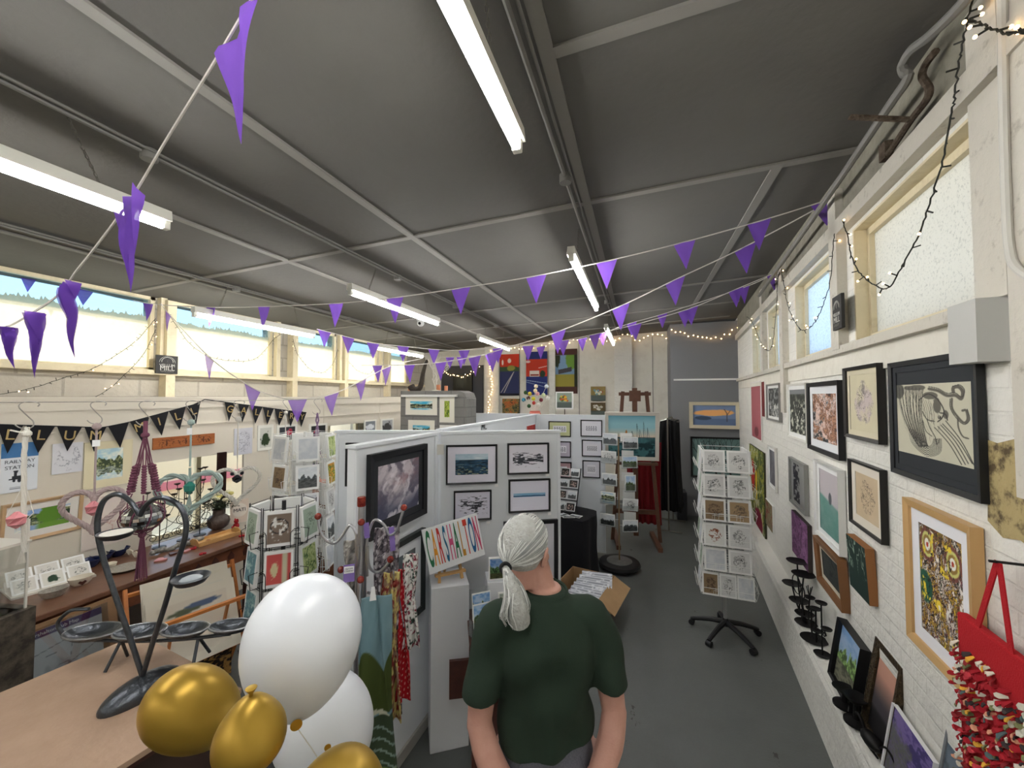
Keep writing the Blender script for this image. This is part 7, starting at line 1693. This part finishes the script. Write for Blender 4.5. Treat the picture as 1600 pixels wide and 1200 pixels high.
def loft(secs, n=28):
    """secs: (cx, cy, z, rx, ry) rings, optional 6th = superellipse power"""
    m = MB(); k = len(secs)
    for s_ in secs:
        cx, cy, z, rx, ry = s_[:5]; p = s_[5] if len(s_) > 5 else 1.0
        for i in range(n):
            a = 2*PI*i/n; c, s2 = math.cos(a), math.sin(a)
            m.v.append((cx+rx*math.copysign(abs(c)**p, c), cy+ry*math.copysign(abs(s2)**p, s2), z))
    for j in range(k-1):
        for i in range(n): m.f.append((j*n+i, j*n+(i+1)%n, (j+1)*n+(i+1)%n, (j+1)*n+i))
    m.f += [tuple(range(n))[::-1], tuple((k-1)*n+i for i in range(n))]; return m
def limb(pts, rs, n=16):
    P_ = smoothpath(pts, 4); L = len(P_)-1; K = len(rs)-1
    def rf(k): x = k*K; i = min(int(x), K-1); f = x-i; f = f*f*(3-2*f); return rs[i]*(1-f)+rs[i+1]*f
    return MB().tube(P_, 1, n, rf=rf)
# local frame: x right, y forward (away from the camera), z up
HIP = .93
torso = loft([(0,0,.86,.150,.11),(0,0,.93,.150,.115),(0,-.0,1.02,.138,.105),(0,.0,1.12,.138,.10),(0,-.005,1.25,.155,.105),(0,-.01,1.34,.165,.10),(0,-.0,1.40,.13,.062),(0,.005,1.44,.07,.05),(.0,.01,1.48,.06,.055)])
neck = limb([(0,0,1.40),(-.01,.015,1.47),(-.035,.03,1.56)], [.062,.052,.052])
SH = {}
arms_ = []; hands = []
for s in (-1, 1):
    sh = Vector((s*.162, -.01, 1.375)); el = Vector((s*.232, -.055, 1.06)); wr = Vector((s*.085, -.175, .85))
    arms_.append(limb([sh-Vector((s*.05,0,-.005)), sh+Vector((s*.015,0,-.03)), sh.lerp(el,.5)+Vector((s*.014,0,0)), el], [.052,.056,.048,.040])); arms_.append(limb([el+Vector((0,.0,.03)), el.lerp(wr,.3)+Vector((s*.012,0,0)), el.lerp(wr,.7), wr], [.041,.044,.034,.027])); SH[s] = (sh, el, wr)
    # hand: palm then four fingers and a thumb
    d = Vector((-s*.78, -.05, -.60)).normalized(); side = d.cross(Vector((0,-1,0))).normalized(); out = Vector((0,-1,0)) if s > 0 else Vector((0,-1,0))
    off_ = Vector((0,-.030 if s > 0 else .012,0)); pc_ = wr+off_*.4; pe = pc_+d*.095+off_*.5
    arms_.append(loft([(0,0,0,.026,.018),(0,0,.03,.036,.019),(0,0,.075,.042,.017),(0,0,.098,.040,.014)], 14))
    Mh = Matrix.Translation(pc_) @ Matrix((( *(side), 0),( *(d.cross(side).normalized()), 0),( *d, 0),(0,0,0,1))).transposed()
    q = arms_[-1]; q.v = [(Mh @ Vector(v))[:] for v in q.v]
    nrm = d.cross(side).normalized()
    for i, L_ in enumerate((.072,.080,.075,.058)):
        b = pc_+d*.088+side*((i-1.5)*.021); curl = nrm*(-.010 if s > 0 else .012)
        hands.append(limb([b, b+d*L_*.45+curl*.5, b+d*L_*.80+curl*1.8, b+d*L_*.95+curl*3.2], [.0095,.0090,.0082,.0070], 10))
    b = pc_+d*.025+side*(-.034)*(1); hands.append(limb([b, b+d*.03-side*.018, b+d*.060-side*.018, b+d*.078-side*.010], [.0125,.011,.010,.008], 10))
legs = []
for s in (-1, 1):
    legs.append(limb([(s*.085,0,.93),(s*.095,.0,.72),(s*.10,.01,.50),(s*.105,-.01,.30),(s*.105,-.02,.09)], [.105,.092,.062,.056,.040])); legs.append(limb([(s*.105,-.05,.05),(s*.11,.05,.045),(s*.12,.15,.03)], [.038,.040,.030]))
# head, turned a little to the right and tipped forward
HC = Vector((-.060, .040, 1.60)); HR = (Matrix.Translation(HC) @ Matrix.Rotation(R(-36),4,'Z') @ Matrix.Rotation(R(-8),4,'X'))
head = MB().ball((0,-.012,.018), .078, 24, sc=(.96,1.16,1.12)); head.ball((0,.045,-.045), .055, 18, sc=(.98,.95,1.15)); head.ball((0,.07,-.088), .022, 12, sc=(1.3,.9,.8)); head.tube([(0,-.02,-.03),(0,-.015,-.12)], .055, 18)
head.ball((0,.106,-.022), .013, 10, sc=(.9,1.0,1.3)); head.tube([(0,.088,.015),(0,.104,-.016)], .009, 8)
for s in (-1,1): head.ball((s*.026,.082,.028), .016, 10, sc=(1.5,.5,.5)); head.ball((s*.045,.055,-.03), .024, 10)
head.ball((0,.098,-.054), .012, 10, sc=(1.8,.6,.45)); head.ball((0,.096,-.064), .011, 10, sc=(1.6,.6,.5))
q = head; q.v = [(HR @ Vector(v))[:] for v in q.v]
body = remeshed([torso, neck, head]+arms_+legs+hands, 'body', m_skin, .0055, 4, person)
# ears, eyes, brows
for s in (-1,1):
    e = MB(); pts = [(0,-.008,-.028),(.006,-.016,-.008),(.012,-.018,.012),(.011,-.008,.026),(.006,.006,.026),(.003,.010,.010),(.003,.008,-.008),(.003,.004,-.024)]
    e.tube(smoothpath([(s*(.080+a), b-.014, c-.010) for a, b, c in pts], 4, True), .0055, 8, closed=True); e.ball((s*.083,-.014,-.006), .016, 12, sc=(.35,.75,1.4)); e.ball((s*.082,-.010,-.034), .008, 8, sc=(.6,1,1.2)); e.v = [(HR @ Vector(v))[:] for v in e.v]; e.obj('ear', m_skin, person, smooth=True)
    e = MB().ball((s*.028,.083,.012), .0115, 12); e.v = [(HR @ Vector(v))[:] for v in e.v]; eo = e.obj('eye', mat('eye white', (232,230,226), .2), person, smooth=True)
    e = MB().ball((s*.028,.0925,.012), .0045, 8, sc=(1,.5,1)); e.v = [(HR @ Vector(v))[:] for v in e.v]; e.obj('iris', mat('dark iris', (50,60,70), .2), eo, smooth=True)
    e = MB().tube([(s*.014,.094,.032),(s*.03,.094,.036),(s*.044,.084,.032)], .003, 6); e.v = [(HR @ Vector(v))[:] for v in e.v]; e.obj('eyebrow', m_hairs, person)
# t-shirt: torso shell with sleeves and drag folds
sh_ = [loft([(0,-.012,.998,.166,.136),(0,-.012,1.035,.163,.133),(0,-.008,1.12,.160,.127),(0,-.010,1.24,.176,.126),(0,-.014,1.32,.182,.118),(0,-.014,1.375,.168,.102),(0,-.008,1.42,.125,.082),(0,.0,1.455,.085,.068),(0,.006,1.472,.074,.063)], 40)]
for s in (-1,1):
    sh, el, wr = SH[s]; e2 = sh.lerp(el, .70)
    sh_.append(limb([sh-Vector((s*.09,0,-.010)), sh+Vector((s*.006,0,-.010)), sh.lerp(el,.35)+Vector((s*.018,-.004,0)), e2+Vector((s*.008,-.004,0))], [.062,.068,.064,.062], 24))
shirt = remeshed(sh_, 'tshirt', m_shirt, .0065, 7, person)
NRM = [tuple(v.normal) for v in shirt.data.vertices]
for v, n0 in zip(shirt.data.vertices, NRM):
    x, y, z = v.co
    if z > 1.45: continue
    f = (1.0-min(1, max(0, (z-1.0)/.42)))
    w_ = math.sin(z*38+abs(x)*24+1.2+2*x)*.0045*(.35+f)+math.sin(z*19-abs(x)*34)*.0042+math.sin(x*52+z*14)*.0034*f+.003*math.sin(x*21-z*27)
    v.co = Vector((x, y, z))+Vector(n0)*w_
    v.co.z += (.014*math.sin(x*9+.5)+.05*x)*min(1, max(0, (1.16-z)/.16))
MB().tube([(.078*math.cos(a), .006+.065*math.sin(a), 1.466+.010*math.sin(a)) for a in [2*PI*k/36 for k in range(36)]], .007, 8, closed=True).obj('collar', m_shirt, shirt, smooth=True)
sho = remeshed([loft([(0,-.004,.80,.180,.138),(0,-.004,.90,.172,.138),(0,-.004,1.0,.154,.126),(0,-.004,1.03,.150,.12)], 36)]+[loft([(s*.10,0,.50,.112,.118),(s*.10,0,.70,.112,.122),(s*.092,0,.86,.112,.13)], 28) for s in (-1,1)], 'shorts', m_short, .008, 4, person)
for s in (-1,1):
    MB().tube(smoothpath([(s*.095,-.108,.985),(s*.12,-.102,.93),(s*.145,-.082,.885)], 5), .0022, 5).obj('pocket_seam', m_short, sho)
    MB().box((0,.05,.02), (.09,.27,.04)).obj('shoe', mat('dark shoe', (36,34,34), .6), person, bevel=.012, loc=(s*.11,0,0))
# hair: swept back to a band low at the nape, then a wavy tail
cap = MB().ball((0,-.018,.022), .086, 28, sc=(1.0,1.16,1.14))
cap.v = [(v[0]*(.90 if (abs(v[0]) > .05 and v[2] < .035 and v[1] > -.03) else 1), v[1], v[2]) for v in cap.v]
cap.v = [v if v[1] < .055-.5*max(0,-v[2]) else (v[0]*.9, min(v[1], .055-.5*max(0,-v[2])), v[2]) for v in cap.v]
cap.v = [(HR @ Vector(v))[:] for v in cap.v]; hair = cap.obj('hair', m_hairb, person, smooth=True)
BD = Vector((-.012, -.122, -.040)); r = random.Random(5)
sb = [MB() for _ in range(3)]
for i in range(340):
    a = r.uniform(-1.9, 1.9); e0 = r.uniform(0, 1)
    # start along the hairline (front/top/sides), run back over the skull to the band
    st0 = Vector((math.sin(a)*.088, .045-.045*abs(a), .06+.05*math.cos(a)-.045*abs(a)/1.9*1.2)); st0 = st0*(1-.0*e0)
    k = e0; mid_pts = []
    for j in range(7):
        t_ = j/6; q = st0.lerp(BD, t_); c0_ = Vector((0,-.018,.022)); dd = (q-c0_); 
        ell = Vector((dd.x/.089, dd.y/.1035, dd.z/.101)); rr = max(ell.length, .3)
        onn = c0_+dd/rr*(1.0+.012*math.sin(i*1.7+j)); w2 = 1 if t_ < .72 else (1-t_)/.28
        mid_pts.append((onn*w2+(BD+Vector((math.sin(i)*.006, math.cos(i*2.1)*.006, 0)))*(1-w2))[:])
    sb[i % 3].tube([(HR @ Vector(p_))[:] for p_ in smoothpath(mid_pts, 2)], .0017, 4)
for i, m_ in enumerate((m_hairs, m_hairb, mat('silver hair strand', (150,152,150), .4))): q = sb[i].obj('hair_strands', m_, hair); q['kind'] = 'stuff'
bw = HR @ BD; MB().tube([(bw.x+.016*math.cos(a), bw.y-.004+.010*math.sin(a)*.4, bw.z+.014*math.sin(a)) for a in [2*PI*k/18 for k in range(18)]], .006, 8, closed=True).obj('hair_band', m_band, hair, smooth=True)
tb = [MB() for _ in range(3)]
TE = Vector((bw.x+.045, bw.y-.030, bw.z-.165))
for i in range(150):
    a = r.uniform(0, 2*PI); q = math.sqrt(r.random()); ox, oy = math.cos(a)*q, math.sin(a)*q; ln = r.uniform(.75, 1.05)
    pts = []
    for j in range(9):
        t_ = j/8*ln; wd = .010+.038*math.sin(min(1,t_)*PI*.62)
        c_ = bw.lerp(TE, t_)+Vector((.010*math.sin(t_*5), -.020*math.sin(t_*PI), 0)); wv_ = .006*math.sin(t_*9+ox*3)*t_
        pts.append((c_.x+ox*wd+wv_, c_.y+oy*wd*.55-.01, c_.z+(.004*math.sin(t_*14+i)))) 
    tb[i % 3].tube(pts, .0028, 4, rf=lambda k: .0030*(1-.6*k))
for i, m_ in enumerate((m_hairs, m_hairb, MATS['silver hair strand'])): q = tb[i].obj('ponytail_strands', m_, hair); q['kind'] = 'stuff'
MB().tube(smoothpath([bw[:], (bw.lerp(TE,.3)+Vector((.006,-.02,0)))[:], (bw.lerp(TE,.7)+Vector((.004,-.02,0)))[:], TE[:]], 4), .02, 14, rf=lambda k: .010+.030*math.sin(min(1,k*.95)*PI*.62)*.85).obj('ponytail_core', m_hairb, hair, smooth=True)
# ================================================================ bunting
m_flag = clothmat('purple bunting cloth', (124,84,188), .45, .06); m_flagb = clothmat('sheer and glare-washed purple cloth', (128,86,188), .6, .22); m_tape = clothmat('white tape', (226,222,216), .3)
def bunting(label, path, flags, tw=.008, group=None, hang=.2, wid=.15, twist=0, m_=None, tape=True):
    P_ = [at(*q) for q in path]; o = P_[len(P_)//2]; t = thing('purple_bunting', label, 'bunting', o, group='strings of purple bunting')
    S_ = smoothpath(P_, 8); n = len(S_)
    mb = MB()
    for i in range(n-1):
        a, b = S_[i]-o, S_[i+1]-o; mb.bar(a, b, .0025, tw, up=(0,0,1))
    mb.obj('tape', m_tape, t)
    pix = []
    for p in S_:
        c_ = ROT.transposed() @ (p-CAM); pix.append((800+F*c_.x/-c_.z, 600-F*c_.y/-c_.z))
    rr = random.Random(int(flags[0][0]))
    for fdef in flags:
        fx, wd_, hg = fdef[0], (fdef[1] if len(fdef) > 1 else wid), (fdef[2] if len(fdef) > 2 else hang); cr = fdef[3] if len(fdef) > 3 else 0
        xs_ = [q[0] for q in pix]; best = None
        for i in range(n-1):
            x0, x1 = xs_[i], xs_[i+1]
            if (x0-fx)*(x1-fx) <= 0 and x0 != x1: best = S_[i].lerp(S_[i+1], (fx-x0)/(x1-x0)); d_ = (S_[i+1]-S_[i]).normalized(); break
        if best is None: continue
        c_ = best-o; nn = d_.cross(UP).normalized(); nx, ny = 8, 12; V_ = []; ph = rr.uniform(0, 6); dr = rr.uniform(-.02, .02)
        dh = Vector((d_.x, d_.y, d_.z)); 
        for j in range(ny+1):
            v = j/ny; ww = wd_*(1-v)*(1-cr*.0)+.001
            for i in range(nx+1):
                u = i/nx-.5; q = c_+dh*(u*ww*(1-cr*.72))+Vector((0,0,-.004-hg*v))+nn*((.006+.03*cr)*math.sin(u*(7+20*cr)+ph+v*4)*(1-v)+dr*v*v)+d_*(.12*dr*v)
                if cr: q += d_*(.02*math.sin(v*7+ph)*cr)
                V_.append(q[:])
        f = MB().add(V_, [(j*(nx+1)+i, j*(nx+1)+i+1, (j+1)*(nx+1)+i+1, (j+1)*(nx+1)+i) for j in range(ny) for i in range(nx)])
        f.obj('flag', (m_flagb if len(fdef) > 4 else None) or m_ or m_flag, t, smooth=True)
    return t
bunting('nearest purple bunting with crumpled flags, running close overhead to the left edge',
        [(440,-60,.62),(398,-8,.66),(330,105,.72),(262,215,.78),(205,310,.84),(150,385,.92),(118,425,.98),(92,460,1.06),(52,488,1.2),(12,510,1.4),(-20,515,1.5)],
        [(370,.135,.20,.1),(204,.12,.20,.3),(108,.08,.19,.5,1),(56,.06,.20,.6,1),(13,.05,.15,.6,1)], tw=.006)  # leftmost three flags take the sheer cloth to imitate window glare
bunting('long purple bunting from the first window post across the room to the left windows',
        [(1306,306,2.58),(1288,314,2.60),(1185,346,2.72),(1070,378,2.8),(948,408,2.85),(838,431,2.9),(720,450,3.0),(617,465,3.1),(525,474,3.25),(412,479,3.5),(330,480,3.8),(232,474,4.2),(130,452,3.9),(44,424,3.6),(-30,404,3.4)],
        [(x,) for x in (1186,1070,948,838,720,617,525,412,330)]+[(1290,.17,.17)]+[(232,.14,.19),(130,.14,.16),(44,.14,.19)])
bunting('purple bunting from the first window post sloping down to the middle of the back',
        [(1306,310,2.60),(1165,385,2.85),(1055,437,3.0),(970,478,3.2),(872,518,3.5),(800,541,3.8),(742,557,4.0),(689,566,4.2),(640,570,4.4),(565,571,4.7)],
        [(x,) for x in (1165,1055,970,872,770,742,689,640,590)])
bunting('purple bunting from the second window post running along to the far left strip light',
        [(1212,426,4.1),(1150,452,4.3),(1078,482,4.5),(993,507,4.8),(930,522,5.0),(880,532,5.1),(825,540,5.2),(725,547,5.2),(680,546,5.2),(630,541,5.1),(583,536,5.0),(545,527,4.9),(495,514,4.8)],
        [(x,) for x in (1211,1150,1080,1070,993,930,880,825,778,725,678,630,583,544,507)])
bunting('farthest string of small purple bunting high across the back of the room',
        [(1208,428,4.2),(1160,450,4.8),(1035,491,5.6),(985,505,5.8),(942,520,6.0),(908,529,6.1),(847,541,6.3),(762,554,6.5),(700,558,6.6),(640,556,6.7)],
        [(x,) for x in (1163,1035,987,942,910,845,765,720,703)])
bunting('pale purple bunting drooping in front of the left windows and the letter bunting',
        [(252,474,3.9),(262,488,3.9),(325,556,3.5),(385,600,3.4),(425,618,3.45),(465,624,3.5),(518,616,3.7),(565,595,4.0),(610,572,4.4),(660,560,4.8)],
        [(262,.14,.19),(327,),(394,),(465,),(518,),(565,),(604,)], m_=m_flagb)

# ================================================================ fairy lights
m_bulb = mat('warm fairy bulb', (255,214,150), .4, emit=((255,206,140), 5.0)); m_cable = mat('dark green cable', (34,36,30), .6); m_cable2 = mat('clear cable', (160,150,130), .5)
bme = MB().ball((0,0,0), .0055, 8).mesh('bulb', m_bulb, True); bme2 = MB().ball((0,0,0), .011, 6).mesh('bulb', m_bulb, True)
def fairy(label, pts, n, r=.003, bulb=None, cab=None, spike=.028, lit=1.0, seed=1, segs=8):
    S_ = smoothpath(pts, segs); o = S_[0].copy(); t = thing('fairy_lights', label, 'fairy lights', o, group='strings of fairy lights'); rr = random.Random(seed)
    mb = MB(); mb.tube([p-o+Vector((rr.uniform(-1,1), rr.uniform(-1,1), rr.uniform(-1,1)))*.003 for p in S_], r, 5)
    L = [0]
    for a, b in zip(S_[:-1], S_[1:]): L.append(L[-1]+(b-a).length)
    pos = []
    for i in range(n):
        d = L[-1]*(i+.5)/n; j = max(k for k in range(len(L)) if L[k] <= d); j = min(j, len(S_)-2); q = S_[j].lerp(S_[j+1], (d-L[j])/max(1e-6, L[j+1]-L[j]))-o
        tn = (S_[j+1]-S_[j]).normalized(); e = q+(tn.cross(Vector((rr.uniform(-1,1), rr.uniform(-1,1), rr.uniform(-1,1)))).normalized())*spike; mb.tube([q[:], e[:]], r*1.05, 4); pos.append(e)
    mb.obj('cable', cab or m_cable, t)
    for e in pos:
        if rr.random() < lit: b = bpy.data.objects.new('bulb', bulb or bme); COL.objects.link(b); b.parent = t; b.location = e
    return t
def rp_(px, py, off=.06): return hit(px, py, RA+RN*off, RN)
fairy('dark fairy light cable hanging in a deep loop across the big near window', [rp_(1520,-5),rp_(1512,30),rp_(1506,60),rp_(1498,100),rp_(1492,150),rp_(1484,190),rp_(1470,260),rp_(1450,325),rp_(1432,375),rp_(1410,415),rp_(1388,450),rp_(1365,445),rp_(1345,428),rp_(1330,400),rp_(1322,360),rp_(1316,345)], 24, lit=.55, seed=2)
fairy('short dark fairy light branch at the top of the pilaster, near right corner', [rp_(1509,28,.09),rp_(1530,36,.09),rp_(1550,46,.09),rp_(1575,52,.09),rp_(1610,52,.09)], 8, seed=3)
fairy('fairy lights looping down across the second, blue window', [rp_(1304,365),rp_(1300,400),rp_(1297,440),rp_(1285,480),rp_(1272,505),rp_(1257,516),rp_(1245,508),rp_(1232,480),rp_(1224,440),rp_(1221,420)], 22, seed=4, r=.0025, lit=.7)
fairy('fairy lights looping down across the third right-hand window', [rp_(1217,425),rp_(1214,460),rp_(1212,500),rp_(1206,540),rp_(1200,548),rp_(1191,540),rp_(1183,520),rp_(1176,505),rp_(1168,495)], 20, seed=5, r=.0025, lit=.7)
gp = lambda px, py: hit(px, py, (0,GY-.06,0), HY)
fairy('fairy lights swagged along the top of the grey end wall', [gp(1046,515),gp(1060,518),gp(1080,525),gp(1105,530),gp(1130,526),gp(1150,512),gp(1160,496)], 18, seed=6, bulb=bme2, cab=m_cable2, r=.002)
bp_ = lambda px, py: hit(px, py, (0,BY-.16,0), HY)
fairy('fairy lights along the top of the back wall', [bp_(790,546),bp_(830,543),bp_(880,535),bp_(930,530),bp_(955,534),bp_(975,524),bp_(1000,531),bp_(1020,524),bp_(1045,528)], 40, seed=7, bulb=bme2, cab=m_cable2, r=.002)
fairy('fairy lights trailing down the brick pier left of the road poster', [bp_(768,546),bp_(766,570),bp_(768,600),bp_(764,630),bp_(760,650)], 26, seed=8, bulb=bme2, cab=m_cable2, r=.002)
fairy('fairy lights swagged across the charcoal panel on the back wall', [bp_(694,578),bp_(702,584),bp_(712,588),bp_(722,588),bp_(735,583),bp_(750,572)], 18, seed=9, bulb=bme2, cab=m_cable2, r=.002)
lq = lambda px, py, off=.16: hit(px, py, (LX+off,0,0), HX)
fairy('fairy light cable drooping across the second left window', [lq(262,488),lq(280,515),lq(300,540),lq(330,558),lq(365,564),lq(400,560),lq(428,530),lq(440,522)], 26, seed=10, r=.0025, lit=.1)
fairy('fairy light cable drooping across the third left window', [lq(458,530),lq(466,555),lq(485,577),lq(505,582),lq(520,568),lq(528,545)], 20, seed=11, r=.0025, lit=.15)
fairy('fairy light cable drooping across the fourth left window', [lq(545,565),lq(560,580),lq(578,584),lq(588,570)], 10, seed=12, r=.0025, lit=.15)
fairy('fairy lights from the first left post sagging to the left edge over the blocks', [lq(243,498),lq(215,530),lq(180,556),lq(140,578),lq(100,590),lq(55,605),lq(0,616),lq(-40,612)], 30, seed=13, r=.0025, lit=.5)
fairy('fairy lights dropping from the first left post to the display boards', [lq(243,515),lq(232,540),lq(215,565),lq(195,585),lq(170,608),lq(145,622)], 18, seed=14, r=.0025, lit=.5)
